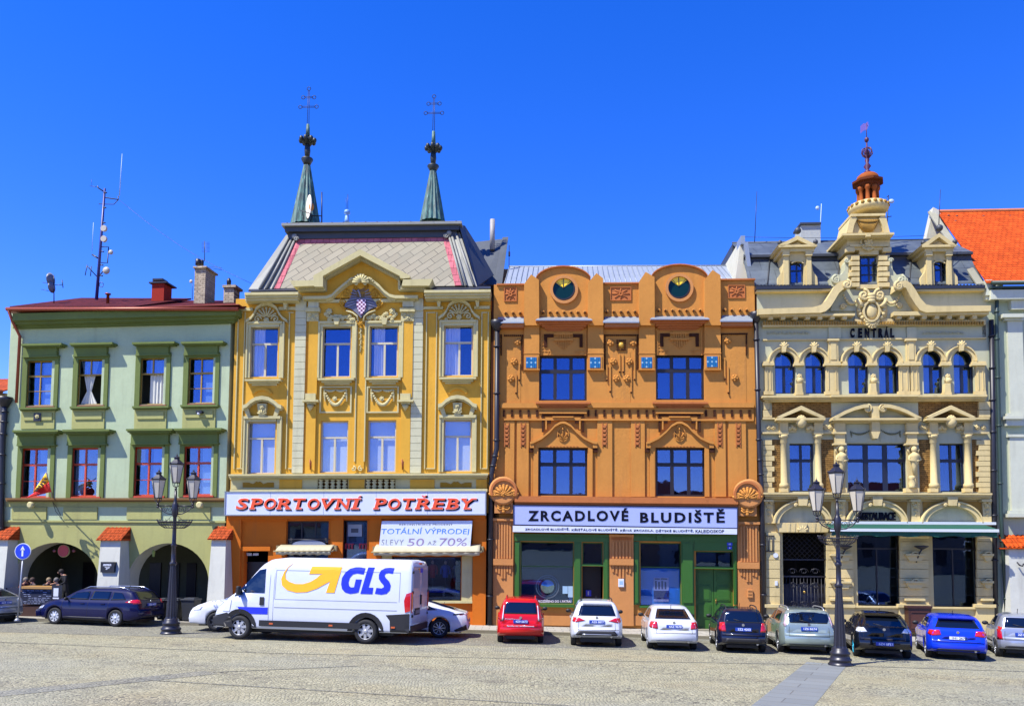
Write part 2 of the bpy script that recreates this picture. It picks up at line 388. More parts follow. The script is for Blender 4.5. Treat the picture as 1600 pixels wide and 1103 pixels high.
GLASSB=glassy('bright_window_glass',.12,tint=(.97,.98,1))
# ================================================================ materials
cob=N('cobbles')
def cobbles(m,scale=7.5,tint=('#b0a58d','#8b8578','#c7bea4'),patch='#b09766'):
    v=m.tc.outputs['Object']
    wv=m.n('TexNoise'); wv.inputs['Scale'].default_value=.5; m.l(v,wv.inputs['Vector'])
    ad=m.n('VectorMath',operation='MULTIPLY_ADD'); m.l(wv.outputs['Color'],ad.inputs[0]); ad.inputs[1].default_value=(.8,.8,0); m.l(v,ad.inputs[2])
    a=m.n('TexVoronoi',feature='DISTANCE_TO_EDGE'); a.inputs['Scale'].default_value=scale; a.inputs['Randomness'].default_value=.55; m.l(ad.outputs[0],a.inputs['Vector'])
    c=m.n('TexVoronoi'); c.inputs['Scale'].default_value=scale; c.inputs['Randomness'].default_value=.55; m.l(ad.outputs[0],c.inputs['Vector'])
    sp=m.n('SeparateColor'); m.l(c.outputs['Color'],sp.inputs[0])
    k=m.ramp(sp.outputs[0],[(.0,lin(tint[1])),(.5,lin(tint[0])),(1,lin(tint[2]))])
    k=m.mix(m.ramp(m.noise(.22,5),[(.5,(0,0,0)),(.68,(.4,)*3)]),k,lin(patch))
    k=m.mix(m.ramp(m.noise(.11,4,sc3=(1,1.6,1)),[(.48,(0,0,0)),(.62,(.28,)*3)]),k,lin('#747c7c'))
    k=m.mix(m.ramp(m.noise(1.6,6),[(.5,(0,0,0)),(.75,(.45,)*3)]),k,lin('#6e6a5a'))
    k=m.mix(m.ramp(m.noise(.8,7,rough=.7),[(.58,(0,0,0)),(.70,(.42,)*3)]),k,lin('#524d42')); k=m.mix(m.ramp(m.noise(.35,5,sc3=(.25,3,1)),[(.55,(0,0,0)),(.68,(.22,)*3)]),k,lin('#5e5a50'))
    e=m.ramp(a.outputs['Distance'],[(.01,(0,0,0)),(.075,(1,1,1))])
    k=m.mix(e,lin('#4b483d'),k); m.l(k,m.b.inputs['Base Color']); m.b.inputs['Roughness'].default_value=.8
    p=m.bump(m.ramp(a.outputs['Distance'],[(0,(0,0,0)),(.3,(1,1,1))]),.75,.02); m.bump(m.noise(40,3),.25,.004,p)
    return m.m
COB=cobbles(cob,11.5,('#969274','#858266','#a29d7e'),'#97855a')
COB2=cobbles(N('road_setts'),9.5,('#7d7b6a','#6e6d5f','#898672'),'#76735f')
slab=N('slabs')
br=slab.n('TexBrick'); slab.l(slab.tc.outputs['UV'],br.inputs['Vector']); br.inputs['Scale'].default_value=1; br.inputs['Brick Width'].default_value=2; br.inputs['Row Height'].default_value=.62
br.inputs['Color1'].default_value=lin('#767b79'); br.inputs['Color2'].default_value=lin('#6a6f6e'); br.inputs['Mortar'].default_value=lin('#4b4a45'); br.inputs['Mortar Size'].default_value=.012; br.inputs['Mortar Smooth'].default_value=.2
slab.l(slab.mix(slab.ramp(slab.noise(3,6),[(.4,(0,0,0)),(.8,(.4,)*3)]),br.outputs[0],lin('#6f6d66')),slab.b.inputs['Base Color']); slab.b.inputs['Roughness'].default_value=.7
slab.bump(slab.noise(20,5),.3,.01); SLAB=slab.m
pv=N('pavement_slabs'); br=pv.n('TexBrick'); pv.l(pv.tc.outputs['Object'],br.inputs['Vector']); br.inputs['Scale'].default_value=1; br.inputs['Brick Width'].default_value=.6; br.inputs['Row Height'].default_value=.45
br.inputs['Color1'].default_value=lin('#a39f92'); br.inputs['Color2'].default_value=lin('#8f8c80'); br.inputs['Mortar'].default_value=lin('#5e5b54'); br.inputs['Mortar Size'].default_value=.012
pv.l(pv.mix(pv.ramp(pv.noise(2,6),[(.45,(0,0,0)),(.75,(.5,)*3)]),br.outputs[0],lin('#7b776c')),pv.b.inputs['Base Color']); pv.b.inputs['Roughness'].default_value=.85; PAVE=pv.m
KERB=plaster('kerb_stone','#8e8a80',.2)
MINT=plaster('mint_plaster','#bccdb2',.14,streak=.18); GREEN=plaster('green_trim','#748450',.16,streak=.25); KHAKI=plaster('khaki_plaster','#b4b57c',.14,streak=.2)
WPL=plaster('white_plaster','#cfd2d2',.12,streak=.22); YEL=plaster('yellow_plaster','#e8b248',.12,streak=.2,dirt='#7a5a28'); CREAM=plaster('cream_stucco','#d6cda0',.14,streak=.25,dirt='#6a6450')
ORW=plaster('shop_orange','#dc7a2c',.12,streak=.2); ORG=plaster('orange_plaster','#d2924c',.13,streak=.2,dirt='#7c4e2a'); ORD=plaster('terracotta_stucco','#c2784a',.14,streak=.25,dirt='#70402a'); PCH=plaster('peach_stucco','#d2925c',.12,streak=.15)
ROUGH=plaster('roughcast_plaster','#d2924c',.2,bump=1.0,grain=9); BRS=plaster('dark_stud','#4a2a1c',.2)
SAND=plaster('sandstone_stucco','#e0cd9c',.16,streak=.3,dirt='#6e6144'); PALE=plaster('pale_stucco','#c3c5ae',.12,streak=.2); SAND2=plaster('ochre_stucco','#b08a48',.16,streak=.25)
GREY=plaster('grey_green_plaster','#b3bfae',.12,streak=.15); LGREY=plaster('light_grey_trim','#cfd4cb',.1,streak=.15); OLD=plaster('old_plaster','#a9a293',.25,streak=.6)
WOODG=paint('green_woodwork','#2f5c18',.45,bump=.1); FRO=paint('orange_wood','#b4411f',.5); FRY=paint('ochre_wood','#9a7b33',.55); FRC=paint('cream_wood','#b9b193',.55); FRD=paint('dark_wood','#1d1512',.45); FRB=paint('blue_black_wood','#151a2c',.4)
IRON=paint('black_iron','#1d1d24',.45,.0,bump=.1); IRONL=paint('lamp_iron','#202029',.38); COPR=paint('copper_gutter','#8c4128',.45,.3,var=.25); ZINC=paint('zinc_sheet','#8d969b',.45,.35,var=.15)
WHITE=paint('white_board','#c9ced6',.4,var=.03); TXT=paint('navy_lettering','#0a0d1a',.7,spec=.1); REDL=paint('red_lettering','#de5228',.4); 
CURT=paint('white_curtain','#c4c4b8',.9); BLIND=paint('pale_blind','#aeb3a6',.8); DARKIN=plaster('unlit_room_dark','#2a2622',.2); ARC=plaster('arcade_plaster','#6d7164',.25)  # DARKIN walls are coloured near black to stand for unlit rooms
TERR=tiles('terracotta_tiles','#a84a22','#94401f',.2,.12,bumpd=.04); 
# ================================================================ ground
def sheet(name,pts,mat,z=0.0,kind='structure',thick=0,uv=None):
    m=M(); n=len(pts)
    vs=[(x,y,G(x,y)+z) for x,y in pts]; 
    if thick:
        m.add(vs+[(x,y,G(x,y)+z-thick) for x,y in pts],[tuple(range(n))]+[(i,n+i,n+(i+1)%n,(i+1)%n) for i in range(n)])
    else: m.add(vs,[tuple(range(n))])
    o=m.build(name,mat,kind=kind)
    if uv:
        me=o.data; l=me.uv_layers.new(name='uv')
        A=Vector(uv[0]);D=(Vector(uv[1])-A); D.normalize(); Nn=Vector((-D.y,D.x))
        for li in me.loops:
            p=me.vertices[li.vertex_index].co.xy-A; l.data[li.index].uv=(p.dot(Nn)+.9,p.dot(D))
    return o
sheet('square',[(-400,-400),(400,-400),(400,500),(-400,500)],COB)
KY=lambda x: 32.3-.085*x
sheet('road',[(-60,KY(-60)-4.6),(60,KY(60)-4.6),(60,KY(60)+.1),(-60,KY(-60)+.1)],COB2,.004)
sheet('pavement',[(-60,KY(-60)+.16),(60,KY(60)+.16),(60,KY(60)+9),(-60,KY(-60)+9)],PAVE,.12,thick=.4)
sheet('kerb',[(-60,KY(-60)),(60,KY(60)),(60,KY(60)+.16),(-60,KY(-60)+.16)],KERB,.125,thick=.4)
mc=ground(1283,1029); mh=M(); mh.lathe((mc.x,mc.y,mc.z+.004),[(.34,0),(.34,.012)],24)
for a_ in range(5): mh.box(mc.x-.26,mc.x+.26,mc.y-.26+a_*.12,mc.y-.22+a_*.12,mc.z+.012,mc.z+.022)
tag(mh.build('manhole_cover',IRON),'round iron manhole cover in the setts just left of the right street lamp','manhole')
def strip(a,b,wd,name='paving_strip',z=.006,mt=None):
    A=ground(*a).xy;Bq=ground(*b).xy; d=(Bq-A).normalized(); n=Vector((-d.y,d.x))*wd/2; A=A-d*2
    sheet(name,[tuple(A-n),tuple(Bq-n),tuple(Bq+n),tuple(A+n)],mt or SLAB,z,uv=(tuple(A),tuple(Bq)))
strip((1207,1118),(1292,1036),1.15)
strip((-60,1090),(330,1050),.7,mt=COB2); 
for (a,b,wd) in (((330,1050),(560,1040),.1),((230,1062),(900,1103),.1),((0,1003),(420,1020),.1),((420,1020),(1000,1033),.08),((1000,1033),(1280,1038),.08),((1330,1040),(1640,1050),.1)):
    A=ground(*a).xy;Bq=ground(*b).xy; d=(Bq-A).normalized(); n=Vector((-d.y,d.x))*wd/2
    sheet('paving_joint',[tuple(A-n),tuple(Bq-n),tuple(Bq+n),tuple(A+n)],COB2,.008)
# parking bay lines
BAYL=paint('bay_line','#a8a69c',.8,var=.3,ns=20)
for x in (.35-1.35,1.7,4.3,6.9,9.6,12.2,14.9-1.3,):
    pass
# ================================================================ frames
BO=Bld('town_house','orange art nouveau house with two round eye windows in its arched parapet','house',(0,35,0),R(-4),-.007,978)
cL=BO.corner(769); cRt=BO.corner(1186)
BY=Bld('town_house','yellow and cream baroque style house with mansard roof and two green spires','house',cL,R(-1.5),.008,568)
cGL=BY.corner(366)
BG=Bld('town_house','mint green house with two arcade arches and olive window surrounds','house',cGL,R(-6.5),0,184)
BC=Bld('town_house','cream hotel front with central stepped gable, dormers and copper cupola','house',cRt,R(-3.5),0,1368)
cCR=BC.corner(1553)
BR=Bld('town_house','grey green house with bright orange tiled roof at the right edge','house',cCR,R(-3.5),0,1600)
cGLeft=BG.corner(6)
BL=Bld('town_house','narrow weathered grey house behind black pipe at the left edge','house',cGLeft,R(-6.5),0,-20)
# ================================================================ GREEN HOUSE
B=BG; rt=B.root
B.V(0,440,3.938)
OP=[(165,487,330,768),(478,478,637,762),(862,470,1018,760),(1158,468,1320,752)]
hood=[(130,380,377),(428,375,690),(812,370,1072),(1112,367,1372)]
for i,((x0,y0,x1,y1),(hx0,hy,hx1)) in enumerate(zip(OP,hood)):
    opn=i in (1,2)
    cur=[None,('tied',.05,.75,CURT),('drape',.35,.95,CURT),None][i]
    B.win(x0,y0,x1,y1,FRY,.16,.07,vs=[(.5,0,.34)] if opn else [(.5,0,1)],hs=[(.34,.07)] if opn else [(.34,.09),(.67,.03)],curtain=cur or ('blind',.55,.97,BLIND),paney=(0,.33) if opn else (0,1),label='open below the transom' if opn else None)
    m=B.m(); m.bx(x0-32,y0-35,x0-2,y1+6,0,.07); m.bx(x1+2,y0-35,x1+26,y1+6,0,.07); m.bx(x0-14,y0-34,x1+12,y0-1,0,.066); m.bx(x0-20,hy+68,x1+18,y0-30,0,.1)
    m.build('window_surround',GREEN,rt)
    m=B.m(); m.bx(hx0,hy,hx1,hy+12,0,.42); m.bx(hx0+8,hy+12,hx1-8,hy+20,0,.36); m.bx(x0-24,hy+20,x1+18,hy+76,0,.16); m.bx(x0-30,hy+76,x1+24,hy+84,0,.2); m.build('window_hood',GREEN,rt)
    m=B.m(); m.bx(x0-50,y1+4,x1+18,y1+16,0,.26); m.bx(x0-44,y1+16,x1+12,y1+24,0,.18); m.build('window_sill',GREEN,rt)
    m=B.m(); m.bx(x0-36,y1+24,x1+4,905,0,.06); m.bx(x0-20,y1+40,x1-12,y1+84,0,.11); m.build('apron',KHAKI,rt)
    m=B.m(); m.bx(x0-4,y1-2,x1+2,y1+4,-.12,.12); m.build('window_ledge',COPR,rt)
hood2=[(75,912,357),(383,908,672),(775,904,1060),(1070,901,1362)]
B2=[(115,70,265,335),(385,68,535,332),(722,63,880,328),(990,60,1145,325)]
for i,(hx0,hy,hx1) in enumerate(hood2):
    m=B.m(); m.bx(hx0,hy,hx1,hy+12,0,.5); m.bx(hx0+9,hy+12,hx1-9,hy+22,0,.42); m.bx(hx0+22,hy+22,hx1-22,hy+32,0,.3); m.bx(hx0+30,hy+32,hx1-26,hy+88,0,.17); m.bx(hx0+26,hy+88,hx1-22,hy+98,0,.21); m.build('window_hood',GREEN,rt)
B.V(0,680,3.446)
for i,(x0,y0,x1,y1) in enumerate(B2):
    B.win(x0,y0,x1,y1,FRO,.16,.08,vs=[(.5,0,1,.08)],hs=[(.34,.1),(.67,.03)],curtain=('blind',.6,.98,BLIND) if i!=1 else ('drape',.1,.4,CURT))
    m=B.m(); m.bx(x0-26,y0-14,x0-2,y1+6,0,.07); m.bx(x1+2,y0-14,x1+24,y1+6,0,.07); m.bx(x0-2,y0-14,x1+2,y0-1,0,.068); m.build('window_surround',GREEN,rt)
    m=B.m(); m.bx(x0-4,y1-2,x1+2,y1+7,-.12,.13); m.build('window_ledge',FRO,rt)
m=B.m(); m.bx(28,337,1214,348,0,.3); m.bx(32,348,1212,356,0,.2); m.build('string_course',plaster('terracotta_band','#8a6a48',.2),rt)
m=B.m()
for x0,x1 in ((62,248),(340,522),(682,866),(955,1132)): m.bx(x0,386,x1,452,0,.07)
m.bx(30,356,1213,384,0,.04); m.bx(30,458,1215,468,0,.06); m.build('apron_band',KHAKI,rt)
# ground floor skin in khaki over arches
zg=-.6
u0,u1,za,zb=B.m().R4(18,577,535,1000,0)
ubl=B.P(80,577,0)[0]; ubr=B.P(538,577,0)[0]; B.holes.append((ubl,ubr,zg,za if False else B.P(310,577,0)[2],1.75))
B.holes.append((B.P(692,580,0)[0],B.P(1130,580,0)[0],zg,B.P(907,580,0)[2],1.75))
ua=B.P(14,300,0)[0]; ub=B.P(1216,300,0)[0]; B.V(0,440,3.938); zt=B.P(760,165,0)[2]
allh=B.holes; B.V(0,680,3.446); zs=B.P(600,463,0)[2]
gf=[h for h in allh if h[3]<zs]; up=[h for h in allh if h[3]>=zs]
B.holes=gf; m=B.m(); B.soff=1; B.wall(m,ua,ub,zg,zs,wb=-.9,sides=False); m.build('arcade_wall',[KHAKI,WPL],rt); B.soff=0
B.holes=up; m=B.m(); B.wall(m,ua,ub,zs,zt,wb=-.35,depth=10); m.build('wall',MINT,rt)
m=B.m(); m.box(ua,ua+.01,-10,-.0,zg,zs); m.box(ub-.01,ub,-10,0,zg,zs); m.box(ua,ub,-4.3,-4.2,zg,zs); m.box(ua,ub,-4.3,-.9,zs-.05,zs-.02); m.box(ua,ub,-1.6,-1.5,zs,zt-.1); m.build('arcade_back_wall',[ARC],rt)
m=B.m()
for x0,x1 in ((800,860),(900,960),(1000,1050),(440,500)): 
    uu0,uu1,_,_=m.R4(x0,700,x1,990,-4.1); m.box(uu0,uu1,-4.2,-4.12,zg,2.3)
m.build('arcade_door',FRD,rt)
m=B.m() # white lower pier plaster
for x0,x1,y in ((0,76,700),(540,690,700),(1132,1214,690)): m.bx(x0,y,x1,1020,-.005,.012)
m.build('pier_plaster',WPL,rt)
# buttresses
for (xt0,xt1,xb0,xb1,y0) in ((-60,45,-60,12,556),(543,650,512,632,560),(1140,1216,1112,1206,556)):
    m=B.m(); a=B.P(xt0,y0,.55);b=B.P(xt1,y0,.55);c=B.P(xb0,905,.95);d=B.P(xb1,905,.95); b0=c[2]-(.95-.0)*2
    zt_=a[2]; zl=-.6; f=(zt_-zl)/(zt_-c[2]); 
    cu0=a[0]+(c[0]-a[0])*f; cu1=b[0]+(d[0]-b[0])*f; wl=.55+.4*f
    m.add([(cu0,wl,zl),(cu1,wl,zl),(cu1,-.02,zl),(cu0,-.02,zl),(a[0],.55,zt_),(b[0],.55,zt_),(b[0],-.02,zt_+.45),(a[0],-.02,zt_+.45)],[(0,1,5,4),(1,2,6,5),(2,3,7,6),(3,0,4,7),(4,5,6,7)])
    bt=m.build('buttress',WPL,rt)
    m=B.m(); n=6
    uA=a[0]-.12; uB=b[0]+.12
    for i in range(n):
        t0=i/n;t1=(i+1)/n; w0=.72*(1-t0);w1=.72*(1-t1)-.03; z0=zt_-.02+.55*t0; z1=zt_-.02+.55*t1
        cols=max(4,int((uB-uA)/.18))
        for j in range(cols):
            ux=uA+(uB-uA)*j/cols; uy=uA+(uB-uA)*(j+1)/cols; mid=(ux+uy)/2
            m.add([(ux,w0,z0),(mid,w0,z0+.035),(uy,w0,z0),(ux,w1,z1+.03),(mid,w1,z1+.065),(uy,w1,z1+.03),(ux,w0,z0-.03),(uy,w0,z0-.03)],[(0,1,4,3),(1,2,5,4),(6,7,2,0)])
    m.add([(uA,.72,zt_-.05),(uB,.72,zt_-.05),(uB,-.0,zt_+.5),(uA,0,zt_+.5),(uA,.0,zt_-.05),(uB,0,zt_-.05)],[(0,1,2,3),(0,3,4),(1,2,5),(0,1,5,4)])
    m.build('tile_cap',TERR,bt)
# eaves
B.V(0,440,3.938)
m=B.m(); m.bx(78,178,1450,222,0,.62); m.bx(78,222,1446,232,0,.5); m.bx(80,232,1442,246,0,.42); m.bx(80,246,1442,256,0,.3); m.bx(80,256,1440,270,0,.18); m.build('eaves_cornice',GREEN,rt)
a=B.P(30,165,.85); b=B.P(1460,165,.85)
m=B.m(); m.tube([(a[0],.75,a[2]),(b[0],.75,b[2])],.085,8); m.box(a[0],b[0],-.2,.72,a[2]-.1,a[2]-.06); 
dp=[(a[0]+.1,.75,a[2]-.05),(a[0]+.12,.5,a[2]-.5),(a[0]+.22,.12,a[2]-1.1),(a[0]+.2,.12,a[2]-4.2)]; m.tube(dp,.065,8); m.build('gutter',COPR,rt)
DRT=tiles('dark_red_tiles','#5a1f1c','#43181a',.24,.1)
m=B.m()
def slope(m,B,x0,x1,yb,yt,w0,w1,th=.08):
    a=B.P(x0,yb,w0);b=B.P(x1,yb,w0);c=B.P(x1,yt,w1);d=B.P(x0,yt,w1); c=(b[0],w1,c[2]); d=(a[0],w1,d[2])
    t=lambda p:(p[0],p[1],p[2]-th); P8=[a,b,c,d]+[t(p) for p in (a,b,c,d)]
    m.add(P8,[(0,1,2,3),(4,7,6,5),(0,4,5,1),(1,5,6,2),(2,6,7,3),(3,7,4,0)]); return P8
slope(m,B,45,1465,158,128,.78,-5); q=slope(m,B,60,825,152,113,.7,-4.2); m.build('roof',DRT,rt)
roof=[o for o in bpy.data.objects if o.parent==rt and o.name.startswith('roof')][-1]
BRK=tiles('chimney_brick','#b8a98e','#a2937c',.28,.1,bumpd=.02); RBR=plaster('red_chimney_render','#a8372e',.2,streak=.4)
m=B.m(); m.bx(933,10,1008,150,-3.2,-2.5); m.build('chimney',RBR,roof); m=B.m(); m.bx(915,0,1025,8,-3.35,-2.4); m.bx(938,-10,945,0,-3,-2.9); m.bx(990,-10,998,0,-3,-2.9); m.bx(938,-20,1000,-10,-3.1,-2.6); m.build('chimney_cap',IRON,roof)
m=B.m(); m.bx(1195,-85,1262,150,-3.6,-2.6); m.bx(1188,-95,1270,-84,-3.7,-2.5); m.build('chimney',BRK,roof); m=B.m(); m.lathe(B.P(1218,-100,-3),[(.13,0),(.13,.3)],8); m.lathe(B.P(1240,-100,-3.1),[(.11,0),(.11,.24)],8); m.build('chimney_pot',IRON,roof)
m=B.m(); m.bx(1375,35,1440,130,-3.6,-3); m.bx(1368,20,1450,34,-3.7,-2.9); m.build('chimney',BRK,roof); m=B.m(); m.lathe(B.P(1408,22,-3.2),[(.1,0),(.12,.2),(.05,.35)],8); m.build('chimney_pot',IRON,roof)
m=B.m(); m.lathe(B.P(662,150,-1),[(.07,0),(.07,.55),(.13,.55),(.13,.6)],8); m.build('vent_pipe',COPR,roof)
# antenna things
def aerial(label,x,yb,yt,w_,extra,r=.025,name='antenna',cat='antenna',mt=None,lean=0):
    rr,mk=B.thing(name,label,cat,x,yb,w_); m=mk(); m.tb([(x,yb),(x+lean,yt)],w_,r,6,r*.7); 
    m.build('mast',mt or IRON,rr); extra(mk,rr); return rr
def ex1(mk,rr):
    m=mk(); 
    for (x,y,rp) in ((312,-12,.32),(318,35,.27)):
        c=B.P(x,y,.05-1); m.lathe(c,[(rp,0),(rp*.7,.04),(.05,.1)],16,ax='x')
    m.build('dish',paint('dish_grey','#6c7079',.5),rr)
    m=mk(); m.tb([(300,58),(255,48)],-.9,.012); m.tb([(300,13),(262,5)],-.9,.012); m.tb([(335,20),(382,20)],-1,.015); m.tb([(382,-10),(388,38)],-1,.02); m.build('arm',IRON,rr)
aerial('pair of grey satellite dishes on a short pole left end of the green roof',332,150,-38,-1,ex1)
B.V(40,230,4.242)
def ex2(mk,rr):
    m=mk(); W=-2
    m.tb([(525,300),(480,270),(478,258)],W,.03); m.tb([(425,258),(480,266)],W,.012); m.tb([(437,215),(440,262)],W,.008); m.tb([(530,335),(615,348),(615,325)],W,.03); m.tb([(615,348),(585,380),(485,378)],W,.02); m.tb([(505,660),(550,662),(543,768),(500,765)],W,.025); m.tb([(440,712),(490,742)],W,.04)
    m.tb([(475,860),(420,800),(408,790)],W,.025); m.tb([(408,780),(395,850)],W,.02); m.tb([(436,790),(430,855)],W,.02); m.tb([(485,860),(530,800)],W,.025)
    for y in (300,400,500,600,690,780,850): m.tb([(540-y*.05-6,y),(540-y*.05+14,y+3)],W+.05,.03)
    pts=[(502+14*math.cos(t/10*2*pi),912+16*math.sin(t/10*2*pi)) for t in range(11)]; m.tb(pts,W,.015)
    m.build('arm',IRON,rr)
    m=mk(); m.tb([(622,322),(640,45)],W,.022,6,.012); m.tb([(440,690),(450,500)],W,.012); m.build('whip_aerial',paint('pale_rod','#9fb4cf',.5),rr)
    DG=paint('dish_white','#a8a294',.5); 
    for x,y,r_ in ((525,543,.15),(525,612,.15)):
        m=mk(); m.lathe(B.P(x,y,W+.1),[(r_*.25,-.02),(r_,0),(r_,.12)],14,ax='y'); m.build('round_dish',DG,rr)
    for x,y,r_ in ((565,697,.12),(535,818,.18)):
        m=mk(); m.sph(B.P(x,y,W+.1),r_,(1,.6,1),12,8); m.build('drum_dish',DG,rr)
aerial('tall blue lattice radio mast with many dishes and arms on the green house roof',470,1010,275,-2,ex2,r=.075,name='antenna_mast',cat='mast',mt=paint('blue_mast','#27266e',.45),lean=55)
rr,mk=B.thing('guy_wire','thin wire slanting from the radio mast down to the yellow house roof','wire',620,350,-2); m=mk(); a=Vector(B.P(620,350,-2)); b=Vector(B.P(1500,905,-.5)); m.tube([tuple(a.lerp(b,i/12)-Vector((0,0,.35*math.sin(pi*i/12)))) for i in range(13)],.008,4); m.build('cable',IRON,rr)
def ex3(mk,rr):
    m=mk(); 
    for i in range(8): m.tb([(1168,632+i*9),(1220,632+i*9)],-3,.008)
    m.tb([(1215,790),(1300,800),(1300,815),(1215,800)],-3,.01); m.build('aerial_elements',IRON,rr)
aerial('small comb shaped television aerial on the tall brick chimney',1186,755,620,-3,ex3,r=.018)
def ex4(mk,rr):
    m=mk(); m.sph(B.P(1096,890,-2.6),.09,(1,.4,1)); m.build('dish',paint('dish_white','#d9d3c6'),rr)
aerial('little white dish on a thin pole beside the tall brick chimney',1105,1010,890,-2.6,ex4,r=.014)
# facade lamps and bits on green house
B.V(0,440,3.938)
for x,y,lb in ((228,830,'small framed relief plaque under the leftmost upper window of the green house'),(1222,812,'round white globe camera under the rightmost upper window of the green house')):
    rr,mk=B.thing('wall_fixture',lb,'fixture',x,y+25,.12); m=mk()
    if x<500:
        m.bx(x-22,y-22,x+22,y+28,.1,.14); m.build('plate',IRON,rr); m=mk(); m.flo(x,y,14,.17); m.build('relief',CREAM,rr)
    else:
        m.bx(x-18,y-18,x+18,y-4,.1,.3); m.build('bracket',IRON,rr); m=mk(); m.sp(x,y,.25,.07,(1,1,1)); m.build('globe',WHITE,rr)
B.V(0,680,3.446)
for x,y,lb in ((165,375,'round spotlight below the flag on the green house'),(1075,375,'round spotlight behind the left street lamp on the green house')):
    rr,mk=B.thing('wall_light',lb,'light',x,y+20,.1); m=mk(); m.tube([B.P(x,y+14,.0),B.P(x,y,.5)],.03); m.build('arm',IRON,rr); m=mk(); m.lathe(B.P(x,y,.5),[(.13,-.1),(.15,.05),(.1,.1)],12,ax='y'); m.build('lamp_head',CREAM,rr)
# flag
rr,mk=B.thing('flag','yellow and red flag with dark emblem hanging from a slanted pole on the green house','flag',255,340,.2)
m=mk(); m.tube([B.P(285,345,.15),B.P(250,200,1.5)],.025); m.build('flagpole',paint('flagpole','#9a9a98',.4),rr)
def flagmesh(a,b,c,d,mat,nm,n=10):
    m=mk(); vs=[];fs=[]
    for i in range(n+1):
        for j in range(5):
            t=i/n;s_=j/4; p=[(a[q]*(1-t)+b[q]*t)*(1-s_)+(c[q]*(1-t)+d[q]*t)*s_ for q in (0,1)]
            P=B.P(p[0],p[1],1.2+.12*math.sin(t*9+s_*3)); vs.append(P)
    for i in range(n):
        for j in range(4): k=i*5+j; fs.append((k,k+1,k+6,k+5))
    m.add(vs,fs,True); o=m.build(nm,mat,rr); sd_=o.modifiers.new('t','SOLIDIFY'); sd_.thickness=.01; return o
flagmesh((246,202),(178,305),(262,250),(185,308),paint('flag_yellow','#e9b81c',.7),'yellow_stripe')
flagmesh((262,250),(185,308),(276,304),(138,338),paint('flag_red','#d02018',.7),'red_stripe')
m=mk()
for x,y in ((245,235),(232,250),(222,262),(240,252),(212,275),(203,285),(228,268),(195,297)): m.sp(x,y,1.36,.06,(1.3,.15,.8))
m.build('emblem',paint('flag_emblem','#3a2210',.8),rr)
rr,mk=B.thing('cable','loose dark cable drooping from the flagpole to the string course','cable',335,462,.1); m=mk(); m.tb([(270,290),(285,360),(300,410),(325,440),(345,462)],.12,.012); m.tb([(285,360),(310,395),(335,450)],.12,.012); m.build('wire',IRON,rr)
# arcade things
rr,mk=B.thing('plaque','dark stone plaque with pale lettering on the middle white buttress','plaque',578,737,.78); m=mk(); m.bx(541,681,615,737,.66,.86); m.build('board',paint('black_stone','#171a24',.3),rr)
m=mk(); [m.bx(x0_,y_,x0_+w_,y_+h_,.86,.868) for (x0_,y_,w_,h_) in ((557,692,12,4),(571,692,16,4),(589,692,10,4),(555,698,20,4),(577,698,22,4),(564,707,12,3),(578,707,14,3),(570,713,18,3),(569,719,9,3))]; m.build('lettering',WHITE,rr)
rr,mk=B.thing('round_sign','round red sign with pale rim hanging in the left arcade arch','sign',342,657,-.4); m=mk(); m.lathe(B.P(342,622,-.4),[(.01,-.05),(.29,-.05),(.29,.0),(.27,.02)],24,ax='y'); m.build('rim',CREAM,rr); m=mk(); m.lathe(B.P(342,622,-.38),[(.26,0),(.26,.03)],24,ax='y'); m.build('disc',paint('sign_red','#b5302a',.5),rr); m=mk(); m.tb([(342,600),(342,575)],-.42,.012); m.build('hanger',IRON,rr)
for x,lb in ((292,'left'),(397,'right')):
    rr,mk=B.thing('wall_lamp','small red heart shaped lamp %s of the round red sign in the arch'%lb,'lamp',x,635,-.4); m=mk(); m.sp(x,622,-.4,.09,(1,.5,.8)); m.build('shade',paint('dull_red','#7c3a38'),rr); m=mk(); m.tb([(x,618),(x,590)],-.4,.008); m.build('cord',IRON,rr)
rr,mk=B.thing('lantern','small yellow lantern hanging at the edge of the right arcade arch','lantern',826,652,-.2); m=mk(); m.lathe(B.P(826,652,-.2),[(.05,0),(.08,.22),(.02,.3)],6,sm=False); m.build('shade',paint('lantern_yellow','#8c9440'),rr)
rr,mk=B.thing('bar_counter','dark counter with wooden top and chalk menu board under the left arch','counter',195,955,1.2)
CHK=paint('chalk_board','#182036',.6); m=mk(); m.bx(113,826,276,908,1.0,1.3); m.build('menu_board',CHK,rr); m=mk(); m.bx(20,915,300,985,.8,1.25); m.build('base',paint('brown_base','#3a2220',.7,var=.4),rr)
m=mk(); m.bx(110,813,280,826,.7,1.4); m.build('counter_top',paint('oak_top','#a07a42',.5),rr); m=mk()
random.seed(3)
for y in range(833,905,10):
    x=120+random.random()*15
    while x<262:
        l=6+random.random()*16
        if random.random()<.8: m.bx(x,y+random.random()*2,x+l,y+3.5,1.3,1.306)
        x+=l+5
m.build('chalk_writing',paint('chalk','#8a93b0',.9),rr)
m=mk(); m.bx(30,820,112,905,.6,.75); m.build('side_panel',paint('dark_panel','#1c2034',.6),rr)
rr,mk=B.thing('menu_stand','black menu stand with a white sheet beside the chalk board counter','stand',304,985,1.5); m=mk(); m.bx(276,806,332,960,1.4,1.5); m.build('frame',IRON,rr); m=mk(); m.bx(288,822,314,866,1.5,1.506); m.bx(284,872,316,880,1.5,1.506); m.build('sheet',WHITE,rr)
